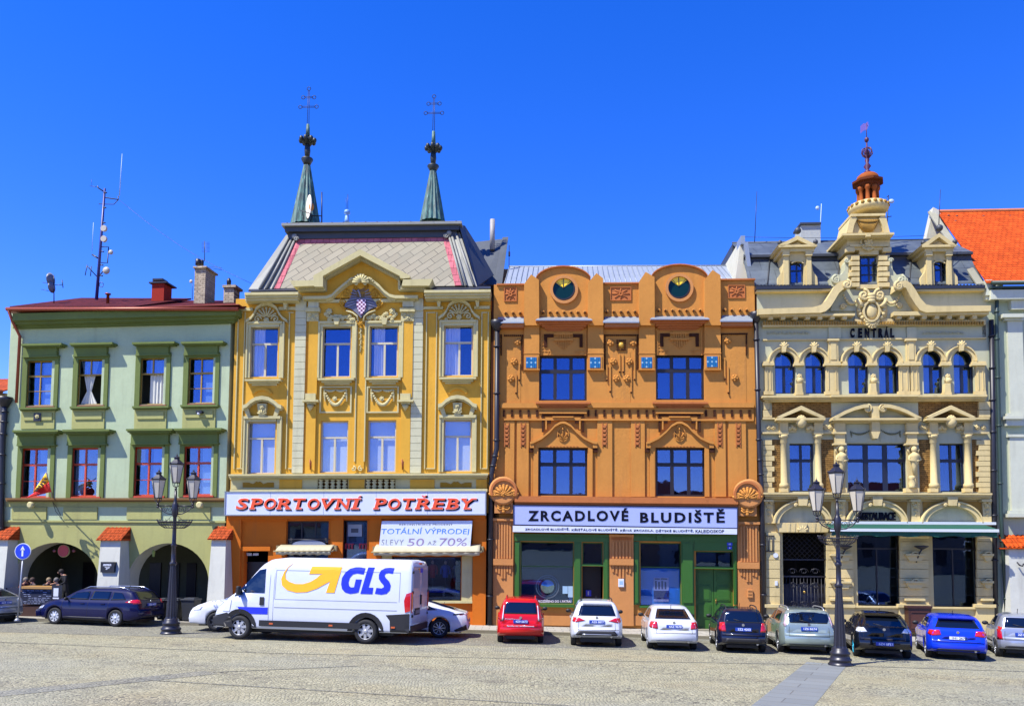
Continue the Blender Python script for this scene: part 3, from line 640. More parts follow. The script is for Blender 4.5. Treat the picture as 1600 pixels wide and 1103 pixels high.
# wheelie bins
BING=None
def bin_(x0,x1,y0,y1,w_,lb):
    rr,mk=B.thing('wheelie_bin',lb,'bin',(x0+x1)/2,y1,w_,'black bins behind the left street lamp'); u0,u1,z0,z1=mk().R4(x0,y0,x1,y1,w_); m=mk(); cu=(u0+u1)/2; h=(u1-u0)/2
    m.add([(cu-h*.8,w_-.5,z0+.06),(cu+h*.8,w_-.5,z0+.06),(cu+h*.8,w_-.05,z0+.06),(cu-h*.8,w_-.05,z0+.06),(cu-h,w_-.6,z1-.08),(cu+h,w_-.6,z1-.08),(cu+h,w_,z1-.08),(cu-h,w_,z1-.08)],[(0,1,2,3),(7,6,5,4),(0,4,5,1),(1,5,6,2),(2,6,7,3),(3,7,4,0)]); m.build('body',paint('bin_black','#23262a',.55),rr,bev=.02)
    m=mk(); m.box(cu-h*1.06,cu+h*1.06,w_-.64,w_+.04,z1-.08,z1-.03); m.box(cu-h*.8,cu+h*.8,w_-.5,w_-.1,z1-.03,z1+.02); m.build('lid',paint('bin_lid','#2c3036',.5),rr,bev=.015)
    for s_ in (-1,1): m=mk(); m.lathe((cu+s_*h*.75-.03,w_-.5,z0+.1),[(.1,0),(.1,.06)],12,ax='x'); m.build('wheel',IRON,rr)
bin_(890,958,880,1003,1.6,'black wheelie bin directly behind the left street lamp'); bin_(972,1045,878,1003,1.6,'black wheelie bin right of the left street lamp'); bin_(838,885,880,1000,1.5,'black wheelie bin next to the navy estate car tail')
# people in the arcade
# ================================================================ YELLOW HOUSE
B=BY; rt=B.root
def sill(x0,x1,y,w_=.28,mt=None,h=30):
    m=B.m(); m.cn(x0,y,x1,y+h,w_,3); m.build('window_sill',mt or CREAM,rt)
def surround(x0,x1,y0,y1,ox,oy,mt,w_=.1,inner=True,bottom=True):
    "frame around opening x0..x1,y0..y1, outer margin ox/oy"
    m=B.m(); m.bx(x0-ox,y0-oy,x0-1,y1,0,w_); m.bx(x1+1,y0-oy,x1+ox,y1,0,w_); m.bx(x0-1,y0-oy,x1+1,y0-1,0,w_-.004)
    if inner:
        m.bx(x0-ox*1.18,y0-oy*1.2,x0-ox*.8,y1,0,w_+.05); m.bx(x1+ox*.8,y0-oy*1.2,x1+ox*1.18,y1,0,w_+.05); m.bx(x0-ox*.8,y0-oy*1.2,x1+ox*.8,y0-oy*.75,0,w_+.046)
    m.build('window_surround',mt,rt)
B.V(340,330,3.478)
UP=[(178,630,333,905),(570,628,727,905),(824,625,982,902),(1230,622,1388,898)]
for i,(x0,y0,x1,y1) in enumerate(UP):
    cu=[('drape',.05,.48,CURT),None,('drape',.15,.52,CURT),('drape',.02,.55,CURT)][i]
    B.win(x0,y0,x1,y1,FRC,.15,.07,vs=[(.53,.34,1,.09)],hs=[(.34,.09)],curtain=cu,glass=GLASSB if i!=1 else GLASS)
    surround(x0,x1,y0,y1,22,26,CREAM)
B.V(340,580,3.478)
LO=[(163,275,318,558),(562,272,712,553),(818,268,972,550),(1228,265,1380,546)]
for i,(x0,y0,x1,y1) in enumerate(LO):
    B.win(x0,y0,x1,y1,FRC,.15,.07,vs=[(.5,.34,1,.09)],hs=[(.32,.08)],curtain=('blind',.05,.95,BLIND),glass=GLASSB)
    if i in (0,3): surround(x0,x1,y0,y1,22,24,CREAM)
for (x0,x1,y) in ((146,342,42),(543,740,37),(803,993,35),(1203,1404,32)): sill(x0,x1,y,.3)
# lower window hoods
for cx,y0 in ((240,135),(1303,130)):
    m=B.m(); pts=[(cx-105,y0+48),(cx-85,y0+42),(cx-62,y0+20),(cx-35,y0+4),(cx,y0-2),(cx+35,y0+4),(cx+62,y0+20),(cx+85,y0+42),(cx+105,y0+48)]
    m.band(pts,20,0,.34); m.band(pts,30,0,.22)
    m.build('pediment_hood',CREAM,rt)
    m=B.m()
    for s_ in (-1,1): m.pr([(cx+s_*98,y0+70),(cx+s_*76,y0+60),(cx+s_*62,y0+108),(cx+s_*82,y0+110)],0,.16)
    m.pr([(cx-26,y0+40),(cx+26,y0+40),(cx+18,y0+108),(cx-18,y0+108)],0,.2); m.bx(cx-100,y0+108,cx+100,y0+122,0,.18); m.build('hood_bracket',CREAM,rt)
    m=B.m(); m.shell(cx,y0+100,26,.22,.025,5); m.flo(cx,y0+60,12,.24); m.build('hood_ornament',CREAM,rt)
    m=B.m(); m.arc(cx,y0-2,58,44,15,165,14,0,.08,12); m.build('blind_arch',YEL,rt)
# garland panels
for x0,x1 in ((560,722),(815,978)):
    m=B.m(); m.bx(x0-6,82,x0+2,226,0,.07); m.bx(x1-2,82,x1+6,226,0,.07); m.bx(x0+2,82,x1-2,89,0,.07); m.bx(x0+2,218,x1-2,226,0,.07); m.build('panel_frame',CREAM,rt)
    m=B.m(); cx=(x0+x1)/2; m.gar(x0+25,cx,100,8,.07,.05,7); m.gar(cx,x1-25,100,8,.07,.05,7); m.gar(x0+22,x1-22,105,78,.09,.065,18); m.gar(x0+20,x0+24,100,0,.06,.045,6,160); m.gar(x1-24,x1-20,100,0,.06,.045,6,160); m.flo(cx-4,150,14,.08); m.build('garland',CREAM,rt)
# quoin pilasters
for (xt,xb,wd) in ((458,434,60),(1090,1076,60)):
    B.V(340,330,3.478); a=B.P(xt,545,0); b=B.P(xb,1425,0); hw=B.mpp*wd/2; m=B.m(); n=22
    for i in range(n):
        z1=a[2]+(b[2]-a[2])*i/n; z0=a[2]+(b[2]-a[2])*(i+1)/n; cu=(a[0]+b[0])/2; m.box(cu-hw,cu+hw,-.02,.10,z0+.02,z1); m.box(cu-hw+.02,cu+hw-.02,-.02,.07,z0,z0+.02)
    m.box(cu-hw,cu+hw,-.01,.14,a[2],a[2]+.6); m.build('quoin_pilaster',plaster('pale_cream','#d3d2b8',.1),rt)
# yellow pilasters / lesenes with cream outline
def lesene(x0,x1,y0,y1,w_=.06,l=5,mt=None,fill=None):
    m=B.m(); m.bx(x0,y0,x0+l,y1,0,w_); m.bx(x1-l,y0,x1,y1,0,w_); m.bx(x0+l,y0,x1-l,y0+l,0,w_-.003); m.bx(x0+l,y1-l,x1-l,y1,0,w_-.003); m.build('pilaster_moulding',mt or CREAM,rt)
B.V(340,330,3.478)
for x0,x1 in ((378,418),(1128,1188),(1430,1470),(98,140)): lesene(x0,x1,548,1400)
for x0,x1,cx in ((492,542,518),(1004,1060,1034)):
    lesene(x0+6,x1-6,600,1000); m=B.m(); m.bx(x0,598,x1,1010,0,.13); m.build('pilaster',YEL,rt)
    m=B.m(); m.bx(x0-14,525,x1+12,545,0,.28); m.bx(x0-8,545,x1+6,598,0,.16); m.flo(cx-18,560,13,.18); m.flo(cx+18,560,13,.18); m.flo(cx,580,15,.18); m.flo(cx-16,590,8,.17); m.flo(cx+16,590,8,.17); m.build('capital',CREAM,rt)
    B.V(340,580,3.478); x=cx-14 ; m=B.m(); m.bx(x-28,120,x+28,155,0,.16); m.cn(x-45,155,x+42,185,.36,3); m.lt(x,185,215,[(0,.16),(.5,.1),(1,.02)],.12); m.build('pilaster_console',CREAM,rt); m=B.m(); m.bx(x-26,190,x+26,556,0,.09); m.build('lower_pilaster',YEL,rt)
    B.V(340,330,3.478)
m=B.m(); m.bx(752,605,802,1400,0,.05); m.build('centre_pilaster',YEL,rt)
m=B.m(); 
for s_ in (-1,1): m.bx(777+s_*26-3,605,777+s_*26+3,1360,0,.09)
B.V(340,580,3.478); m.scr(738,530,16,.1,1,-1,.03,pi/2); m.scr(778,530,16,.1,1,1,.03,pi/2); m.build('centre_moulding',CREAM,rt)
for x,lb in ((505,'left'),(1006,'right')):
    rr,mk=B.thing('flag_holder','small rusty flag bracket on the %s lower pilaster of the yellow house'%lb,'bracket',x,535,.1); m=mk(); m.tb([(x-4,478),(x-2,535)],.12,.02); m.tube([B.P(x,525,.12),B.P(x+4,490,.35)],.02); m.build('bracket',COPR,rr)
# friezes and cornices
B.V(340,330,3.478)
m=B.m(); m.bx(330,520,490,536,0,.12); m.bx(1060,518,1225,532,0,.12); m.bx(1395,515,1478,530,0,.12); m.bx(100,525,190,540,0,.12); m.build('frieze_moulding',CREAM,rt)
for x0,x1,y in ((146,438,440),(1122,1484,427)):
    m=B.m(); m.bx(x0,y,x1,y+14,0,.75); m.bx(x0+2,y+14,x1-2,y+30,0,.66); m.bx(x0+4,y+30,x1-4,y+46,0,.56); m.bx(x0+8,y+46,x1-6,y+56,0,.25); m.build('main_cornice',CREAM,rt)
    for xx in ([365] if x0<500 else [1200,1410]):
        m=B.m(); m.pr([(xx-12,y+50),(xx+12,y+50),(xx+8,y+92),(xx-4,y+92)],0,.3); m.sp(xx,y+62,.3,.06); m.build('console',CREAM,rt)
m=B.m(); m.bx(440,420,1120,600,-.02,.03); m.build('frieze_panel',YEL,rt)
# raised central gable
gp=[(395,378),(520,376),(530,350),(775,208),(1042,352),(1010,372),(1168,370)]
m=B.m()
m.pr([(440,470),(440,430),(560,430),(570,380),(780,262),(990,378),(1000,428),(1118,428),(1118,470)],-.3,.2); m.build('gable_wall',YEL,rt)
m=B.m()
def rake(pts,th,w0,w1): m.band(pts,th,w0,w1)
# left ledge, rising rakes, right ledge
m.pr([(392,378),(528,375),(528,405),(412,410)],-.2,.8); m.pr([(430,410),(575,408),(575,432),(436,434)],-.2,.5)
m.pr([(520,350),(775,207),(775,240),(572,352),(572,410),(525,410)],-.2,.8)
m.pr([(775,207),(1045,350),(1045,362),(1010,366),(990,362),(990,352),(775,240)],-.2,.8)
m.pr([(572,352),(775,240),(775,262),(586,366),(586,430),(572,430)],-.2,.5); m.pr([(775,240),(992,356),(992,425),(980,425),(980,370),(775,262)],-.2,.5)
m.pr([(1008,372),(1168,368),(1150,405),(1000,405)],-.2,.8); m.pr([(985,405),(1135,405),(1125,430),(985,430)],-.2,.5)
m.build('gable_cornice',CREAM,rt)
m=B.m()
for i in range(13): m.bx(440+i*10,414,445+i*10,428,.5,.58)
for i in range(13): m.bx(995+i*10,412,1000+i*10,426,.5,.58)
for i in range(24): t=i/23; x=590+t*180; y=352-t*102; m.pr([(x,y+4),(x+4,y+2),(x+4,y+15),(x,y+17)],.5,.57)
for i in range(24): t=i/23; x=782+t*200; y=252+t*107; m.pr([(x,y+0),(x+4,y+2),(x+4,y+15),(x,y+13)],.5,.57)
m.build('dentils',CREAM,rt)
m=B.m(); pts=[(462,462),(590,460),(620,450),(645,425),(680,395),(710,372),(745,358),(778,354),(812,358),(845,372),(875,395),(905,428),(935,450),(965,457),(1088,457)]
m.band(pts,16,0,.45); m.band([(x,y+14) for x,y in pts[1:-1]],16,0,.32); m.bx(490,478,1075,494,0,.2); m.build('ogee_moulding',CREAM,rt)
m=B.m(); m.bx(492,494,548,524,0,.22); m.bx(1005,490,1064,520,0,.22); m.build('impost',plaster('pale_cream','#d3d2b8'),rt)
# crest
m=B.m(); m.shell(777,385,42,.55,.05,9,0,180); m.scr(755,392,14,.5,1.3,1,.03); m.scr(800,392,14,.5,1.3,-1,.03,pi)
m.gar(700,745,395,-10,.48,.05,5,365); m.gar(810,852,365,-10,.48,.05,5,392); m.build('shell_crest',CREAM,rt)
PUR=paint('shield_blue','#5e5f6c',.6,var=.15)
m=B.m(); m.pr([(735,425),(760,415),(778,425),(800,412),(822,425),(835,470),(862,500),(866,520),(830,530),(795,560),(778,580),(760,560),(725,530),(690,520),(694,500),(722,470)],0,.2); sh=m.build('shield',PUR,rt)
m=B.m()
for s_ in (-1,1):
    for i in range(6): m.tb([(778+s_*22,440+i*12),(778+s_*(45+i*7),425+i*19)],.22,.02)
m.tb([(778,470),(770,440),(764,432)],.22,.035); m.sp(764,432,.24,.05); m.build('eagle_wings',paint('eagle_grey','#84869c',.6),sh)
CK=N('checker_red'); ch=CK.n('TexChecker'); ch.inputs['Scale'].default_value=11; ch.inputs['Color1'].default_value=lin('#5a1848'); ch.inputs['Color2'].default_value=lin('#d8c3cf'); CK.l(CK.tc.outputs['Object'],ch.inputs['Vector']); CK.l(ch.outputs[0],CK.b.inputs['Base Color'])
m=B.m(); m.pr([(757,478),(804,478),(806,515),(795,545),(780,565),(766,545),(755,515)],.2,.27); m.build('checkered_field',CK.m,sh)
m=B.m()
for s_ in (-1,1):
    m.scr(778+s_*78,450,26,.2,1.4,s_,.045,pi/2); m.scr(778+s_*100,498,20,.18,1.2,-s_,.045,0); m.tb([(778+s_*60,432),(778+s_*88,430),(778+s_*112,470),(778+s_*105,512),(778+s_*80,535)],.16,.05); m.scr(778+s_*30,415,14,.22,1,s_,.03)
m.build('scrollwork',plaster('ochre_scroll','#c8963a',.2),rt)
m=B.m(); random.seed(5)
for s_ in (-1,1):
    m.tb([(778+s_*14,600),(778+s_*20,570),(778+s_*45,552),(778+s_*80,540)],.2,.04)
    for i in range(16): x=778+s_*(40+i*10); y=588-24*abs(math.sin(i*.5))*(.5 if i<5 else 1)+random.uniform(-8,8); m.flo(x,y,random.uniform(9,14),.1+random.random()*.06)
    m.flo(778+s_*172,545,18,.12); m.flo(778+s_*190,560,12,.1)
m.build('flower_relief',CREAM,rt)
m=B.m(); m.shell(777,600,22,.18,.03,6,180,360); m.flo(777,612,14,.2); m.build('mask_ornament',plaster('ochre_scroll','#c8963a'),rt)
m=B.m(); 
for i in range(12): m.sp(777+4*math.sin(i*2.2),640+i*11,.09,.05-.002*i,(1.2,.7,.8))
m.tb([(777,635),(779,700),(775,765)],.06,.03); m.build('drop_garland',CREAM,rt)
for x in (645,905): m=B.m(); m.pr([(x-18,578),(x+18,578),(x+10,615),(x-10,615)],.1,.26); m.build('keystone',CREAM,rt)
# shell heads over the side windows
for cx,yt in ((265,492),(1312,475)):
    m=B.m(); y=yt+58; pts=[(cx-112,yt+98),(cx-84,yt+78),(cx-70,yt+60),(cx-56,yt+28),(cx-30,yt+8),(cx,yt),(cx+30,yt+8),(cx+56,yt+28),(cx+70,yt+60),(cx+84,yt+78),(cx+112,yt+98)]
    m.band(pts,14,0,.22); m.band([(x,yy+10) for x,yy in pts[2:-2]],10,0,.14); m.build('shell_hood',CREAM,rt)
    m=B.m(); m.shell(cx,yt+88,58,.1,.045,7,25,155); m.scr(cx-48,yt+95,22,.1,1.2,1,.035); m.scr(cx+48,yt+95,22,.1,1.2,-1,.035,pi); m.flo(cx,yt+100,16,.12); m.flo(cx-70,yt+112,10,.1); m.flo(cx+70,yt+112,10,.1); m.build('shell_ornament',CREAM,rt)
# ledge + balusters
B.V(340,580,3.478)
m=B.m(); m.bx(58,556,1469,566,0,.5); m.bx(62,566,1466,576,0,.4); m.bx(66,576,1464,584,0,.2); m.build('ledge',CREAM,rt)
m=B.m(); m.bx(72,584,544,640,-.01,.1); m.bx(708,584,802,640,-.01,.1); m.bx(966,584,1464,640,-.01,.1); m.bx(66,640,1466,656,-.01,.3); m.build('parapet_band',CREAM,rt)
for x0,x1 in ((335,458),(1046,1178),(1405,1464),(712,798)): m=B.m(); m.bx(x0,588,x1,638,.09,.14); m.build('parapet_panel',YEL,rt)
for x0,x1 in ((136,305),(1210,1380)):
    cx=(x0+x1)/2; m=B.m(); m.pr([(x0,630),(x0,604),(cx-50,604),(cx-28,612),(cx-10,598),(cx,602),(cx+10,598),(cx+28,612),(cx+50,604),(x1,604),(x1,630)],.09,.13); m.build('parapet_panel',plaster('ochre_panel','#b08630',.2),rt)
for x0,x1 in ((545,706),(803,966)):
    m=B.m(); m.bx(x0,586,x1,640,-.02,.02); m.build('balustrade_recess',plaster('dark_recess','#6b3f1c',.2),rt)
    for i in range(5): m=B.m(); x=x0+16+i*(x1-x0-32)/4; m.lt(x,588,640,[(0,.11),(.1,.11),(.15,.05),(.3,.13),(.5,.05),(.7,.13),(.85,.05),(.9,.11),(1,.11)],.13,8); m.build('baluster',CREAM,rt)
# shop floor
B.V(340,750,3.478)
def hl(x0,y0,x1,y1,rec=0,bottom=None): return B.hole(x0,y0,x1,y1,rec,0,bottom)
ds=hl(150,385,282,800,.3,-.35)
B.win(380,222,610,440,FRD,.25,.07,vs=[(.33,0,1),(.66,0,1)],hs=[(.45,.08)],glass=GLASS)
B.win(680,218,818,440,FRD,.25,.07,vs=[],hs=[(.02,.05)],curtain=('blind',.1,.8,paint('grey_board','#6b7278')),glass=GLASS)
sw=B.win(942,415,1325,655,FRD,.3,.05,vs=[],hs=[],glass=glassy('shop_glass',.07))
B.win(888,222,1385,345,FRD,.25,.06,vs=[(.5,0,1)],hs=[])
u0=B.P(48,400,0)[0]; u1=B.P(1460,400,0)[0]; zt=B.P(700,20,0)[2]; zs=B.P(700,180,0)[2]
lowh=[h for h in B.holes if h[3]<zs]; uph=[h for h in B.holes if h[3]>=zs]
B.holes=lowh; m=B.m(); B.wall(m,u0,u1,-.6,zs,wb=-.5,sides=False); m.build('shop_wall',ORW,rt)
B.V(340,330,3.478); uL=B.P(93,700,0)[0]; uR=B.P(1482,700,0)[0]; zt=B.P(800,470,0)[2]
B.holes=uph; m=B.m(); B.wall(m,uL,uR,zs,zt,wb=-.35,depth=11); m.build('wall',YEL,rt)
m=B.m(); m.box(uL,uR,-2.1,-2,-.6,zt-.1); m.box(u0,u0+.02,-9,-.01,-.6,zs); m.box(u1-.02,u1,-9,-.01,-.6,zs); m.build('dark_room_wall',DARKIN,rt)
B.V(340,750,3.478)
m=B.m(); m.bx(50,190,1456,210,0,.25)
for x0,x1 in ((40,120),(610,676),(820,886),(1386,1458)): m.bx(x0,210,x1,800,0,.14)
m.bx(120,210,378,222,0,.1); m.bx(120,360,285,384,0,.08); m.build('shop_pilaster',ORW,rt)
m=B.m(); m.bx(890,410,944,662,-.02,.08); m.bx(1326,410,1384,662,-.02,.08); m.bx(890,655,1384,668,0,.14); m.bx(1330,500,1380,506,.08,.11); m.build('shop_window_frame',CREAM,rt)
m=B.m(); m.box(ds[0]+.02,ds[1]-.02,-.5,-.44,ds[2],ds[3]-.5); m.box(ds[0],ds[1],-.5,-.42,ds[3]-.55,ds[3]-.48); m.build('door',FRD,rt)
# sign
rr,mk=B.thing('shop_sign','long white shop sign with red slab letters SPORTOVNÍ POTŘEBY','sign',748,187,.3)
m=mk(); m.bx(42,64,1454,186,.2,.55); m.build('sign_board',paint('white_sign','#c6ccd8',.35,var=.02),rr,bev=.01)
m=mk(); m.bx(38,60,1458,64,.18,.58); m.bx(38,186,1458,191,.18,.58); m.bx(36,60,42,191,.18,.58); m.bx(1454,60,1459,191,.18,.58); 
for x in (285,575,860,1140): m.bx(x,64,x+2,186,.55,.553)
m.build('sign_frame',ZINC,rr)
BX={'SPORTOVNÍ':[(98,168),(176,246),(252,318),(322,398),(410,480),(488,554),(562,640),(640,722),(730,770)],'POTŘEBY':[(850,920),(926,992),(1006,1072),(1076,1154),(1164,1238),(1242,1310),(1322,1400)]}
for t in BX:
    m=mk()
    for k in range(1,5): m.slab(t,BX[t],98,158,.551+.0012*k,.556+.0012*k,0.02,.18,0,k*1.9,k*1.9)
    m.build('letter_shadow',TXT,rr)
    m=mk(); m.slab(t,BX[t],98,158,.565,.575,0.02,.18,2.2); m.build('letter_outline',paint('letter_white','#f1e9e6',.4),rr)
    m=mk(); m.slab(t,BX[t],98,158,.57,.59,0.02,.18); m.build('lettering',REDL,rr)
# banner
rr,mk=B.thing('banner','white sale banner with blue words TOTÁLNÍ VÝPRODEJ above the large awning','banner',1128,375,.2)
m=mk(); q=[B.P(893,222,.42),B.P(1385,220,.42),B.P(1372,376,.45),B.P(876,372,.45)]; m.add(q,[(0,1,2,3)]); ob=m.build('cloth',paint('banner_cloth','#c6ced8',.6),rr); s_=ob.modifiers.new('t','SOLIDIFY'); s_.thickness=.01
m=mk(); m.text('REKONSTRUKCE PRODEJNY',988,236,1278,250,.425,.435,.0,.0,1.05); m.build('lettering',TXT,rr)
m=mk(); m.text('TOTÁLNÍ VÝPRODEJ',890,256,1368,302,.43,.445,.0,.1,1.0); m.build('lettering',paint('banner_blue','#2a74c8'),rr)
m=mk(); m.text('SLEVY',890,322,1012,354,.44,.456,.0,.1,1.2); m.text('AŽ',1140,326,1190,352,.44,.456,.01,.1,1.1); m.build('lettering',paint('banner_grey','#7c7c80'),rr)
m=mk(); m.text('50',1030,316,1122,358,.44,.457,.0,.1); m.text('70%',1206,314,1354,358,.44,.457,.0,.1); m.build('lettering',paint('banner_mauve','#8d7d98'),rr)
# awnings (rolled canopies)
def awn(x0,x1,y0,y1,lb):
    rr,mk=B.thing('awning',lb,'awning',(x0+x1)/2,y1,.3,'rolled shop awnings')
    u0,u1,z0,z1=mk().R4(x0,y0,x1,y1,.7); m=mk(); n=30; vs=[];fs=[]
    prof=[(.14,z1),(.5,z1-.1),(.78,z0+.22),(.8,z0+.12),(.78,z0)]
    for i in range(n+1):
        for j,(w_,z) in enumerate(prof): t=i/n; vs.append((u0+(u1-u0)*t,w_+(.02*math.sin(i*2.1+j) if j>1 else 0),z+(.02*math.sin(i*1.3) if j==4 else 0)))
    for i in range(n):
        for j in range(4): k=i*5+j; fs.append((k,k+1,k+6,k+5))
    m.add(vs,fs,True); o=m.build('canopy',paint('awning_cloth','#aaa486',.85,var=.15,ns=3),rr); s_=o.modifiers.new('t','SOLIDIFY'); s_.thickness=.02
    m=mk(); m.tube([(u0-.1,.78,z0+.15),(u1+.1,.78,z0+.15)],.035)
    for u in (u0-.05,u1+.05): m.tube([(u,.78,z0+.15),(u,.1,z0+.3)],.025); m.box(u-.08,u+.08,.1,.35,z0+.15,z0+.4)
    m.build('roller',plaster('awning_metal','#a89a78'),rr)
awn(320,618,350,405,'small cream rolled awning over the left shop window of the yellow house'); awn(850,1425,348,410,'wide cream rolled awning under the sale banner')
rr,mk=B.thing('shop_sign','curved mirror sign with iron scrolls above the small cream awning','sign',495,352,.1); m=mk(); m.arc(495,356,95,32,5,175,30,.1,.18,12); m.build('board',paint('slate_sign','#7c8494',.3),rr); m=mk(); m.scr(400,330,14,.2,1.3,1,.02); m.scr(590,330,14,.2,1.3,-1,.02,pi); m.tb([(385,322),(610,322)],.2,.02); m.build('scrollwork',IRON,rr)
rr,mk=B.thing('window_sticker','red stepped lettering on the dark middle window of the shop','sticker',750,376,-.15); m=mk()
for x0 in (692,768):
    for i in range(3): m.bx(x0+i*17,343+i%2*3,x0+i*17+9,374,-.2,-.17); m.bx(x0+i*17,343,x0+i*17+15,350,-.199,-.171)
m.build('lettering',paint('sticker_red','#a02030'),rr)
rr,mk=B.thing('window_sign','white arrow sheet high on the middle shop window','sign',745,305,-.15); m=mk(); m.bx(708,240,785,305,-.2,-.17); m.build('sheet',paint('sheet_grey','#87949c'),rr); m=mk(); m.bx(725,262,765,285,-.17,-.165); m.build('arrow',paint('sheet_dark','#39424a'),rr)
rr,mk=B.thing('house_number','small pale number plates over the shop door','plate',185,410,-.2); m=mk(); m.bx(158,395,185,410,-.3,-.27); m.bx(192,396,222,409,-.3,-.27); m.build('plates',paint('pale_plate','#b9bfc2'),rr)
# shop display
def garment(x,y,h,cc,lb):
    rr,mk=B.thing('mannequin',lb,'mannequin',x,y+h,-.9); m=mk(); s_=h*B.mpp; c=B.P(x,y+h,-.9)
    m.lathe(c,[(s_*.18,0),(s_*.2,s_*.25),(s_*.17,s_*.45),(s_*.26,s_*.72),(s_*.2,s_*.85),(s_*.06,s_*.9)],12)
    for q in (-1,1): m.tube([(c[0]+q*s_*.22,c[1],c[2]+s_*.78),(c[0]+q*s_*.32,c[1]+.03,c[2]+s_*.5),(c[0]+q*s_*.3,c[1]+.1,c[2]+s_*.25)],s_*.07,8,s_*.05)
    m.build('shirt',paint('cloth_'+cc,cc,.9,var=.2),rr); m=mk(); m.sph((c[0],c[1],c[2]+s_*1.02),s_*.11,(.85,1,1.15),10,8); m.build('head',paint('mannequin_skin','#b79c8a',.5),rr); m=mk(); m.lathe((c[0],c[1],c[2]-.5),[(.15,0),(.02,.02),(.02,.5)],8); m.build('stand',IRON,rr)
garment(1168,445,85,'#9a2418','mannequin in a red shirt in the shop window'); garment(1238,448,80,'#1c3c96','mannequin in a blue shirt in the shop window'); garment(1300,450,100,'#1a2036','mannequin in a dark jacket in the shop window')
rr,mk=B.thing('display_table','low display heaped with blue clothes in the shop window','display',1230,655,-.9); m=mk(); m.bx(1150,610,1320,660,-1.3,-.6); m.build('table',FRD,rr); m=mk()
for i in range(12): m.sp(1170+i*12,605-6*math.sin(i*1.1),-.8,.2,(1.2,1,.5))
m.build('clothes',paint('cloth_blue','#1f2f9c',.9,var=.4),rr)
# roof
SLT=N('diamond_slate'); mp=SLT.n('Mapping'); mp.inputs['Rotation'].default_value=(0,R(42),0); SLT.l(SLT.tc.outputs['Object'],mp.inputs[0]); sp=SLT.n('SeparateXYZ'); SLT.l(mp.outputs[0],sp.inputs[0]); cb=SLT.n('CombineXYZ'); SLT.l(sp.outputs['X'],cb.inputs[0]); SLT.l(sp.outputs['Z'],cb.inputs[1])
br=SLT.n('TexBrick'); SLT.l(cb.outputs[0],br.inputs['Vector']); br.inputs['Scale'].default_value=1; br.inputs['Brick Width'].default_value=.9; br.inputs['Row Height'].default_value=.34; br.inputs['Mortar Size'].default_value=.012; br.inputs['Color1'].default_value=lin('#8f8872'); br.inputs['Color2'].default_value=lin('#827b66'); br.inputs['Mortar'].default_value=lin('#38362f')
SLT.l(SLT.mix(SLT.ramp(SLT.noise(1.2,6,sc3=(1,1,.5)),[(.45,(0,0,0)),(.75,(.5,)*3)]),br.outputs[0],lin('#7c7a68')),SLT.b.inputs['Base Color']); SLT.b.inputs['Roughness'].default_value=.85; SLT.bump(br.outputs['Fac'],.5,.02)
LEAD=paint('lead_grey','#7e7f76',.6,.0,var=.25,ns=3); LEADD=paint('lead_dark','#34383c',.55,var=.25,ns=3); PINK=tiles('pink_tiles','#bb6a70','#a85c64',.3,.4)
B.V(340,330,3.478)
def quadP(m,pts):
    vs=[B.P(x,y,w_) for x,y,w_ in pts]; t=[(a[0],a[1]-.05,a[2]-.02) for a in vs]; n=len(vs)
    m.add(vs+t,[tuple(range(n)),tuple(range(n,2*n))]+[(i,(i+1)%n,n+(i+1)%n,n+i) for i in range(n)]); return m
WE,WT=-.1,-1.9
m=B.m(); quadP(m,[(168,425,WE-.25),(1410,408,WE-.25),(1312,100,WT-.25),(372,130,WT-.25)]); quadP(m,[(168,425,WE),(300,422,WE),(424,140,WT),(372,130,WT)]); quadP(m,[(1332,406,WE),(1410,408,WE),(1312,100,WT),(1254,118,WT)]); m.build('mansard_roof',LEAD,rt)
rf=[o for o in bpy.data.objects if o.name.startswith('mansard_roof')][-1]
m=B.m(); quadP(m,[(300,420,WE+.06),(1330,405,WE+.06),(1232,140,WT+.08),(455,155,WT+.08)]); m.build('slate_field',SLT.m,rf)
m=B.m(); quadP(m,[(298,420,WE+.10),(336,420,WE+.10),(450,178,WT+.24),(442,148,WT+.12),(418,158,WT+.12)]); quadP(m,[(442,148,WT+.12),(1232,134,WT+.12),(1238,162,WT+.26),(450,178,WT+.26)]); quadP(m,[(1232,134,WT+.12),(1256,138,WT+.12),(1328,402,WE+.1),(1290,403,WE+.1),(1228,165,WT+.26)]); m.build('pink_border',PINK,rf)
m=B.m()
for (xa,ya,xb,yb) in ((228,422,388,140),(262,422,408,142),(300,421,424,146),(1392,402,1292,112),(1352,404,1268,118),(1332,404,1254,122)): m.tube([B.P(xa,ya,WE+.1),B.P(xb,yb,WT+.14)],.06)
m.sp(418,138,WT+.3,.14); m.sp(1258,120,WT+.3,.14); m.scr(428,152,14,WT+.35,1.2,1,.035); m.scr(1240,132,14,WT+.35,1.2,-1,.035); m.build('hip_roll',LEAD,rf)
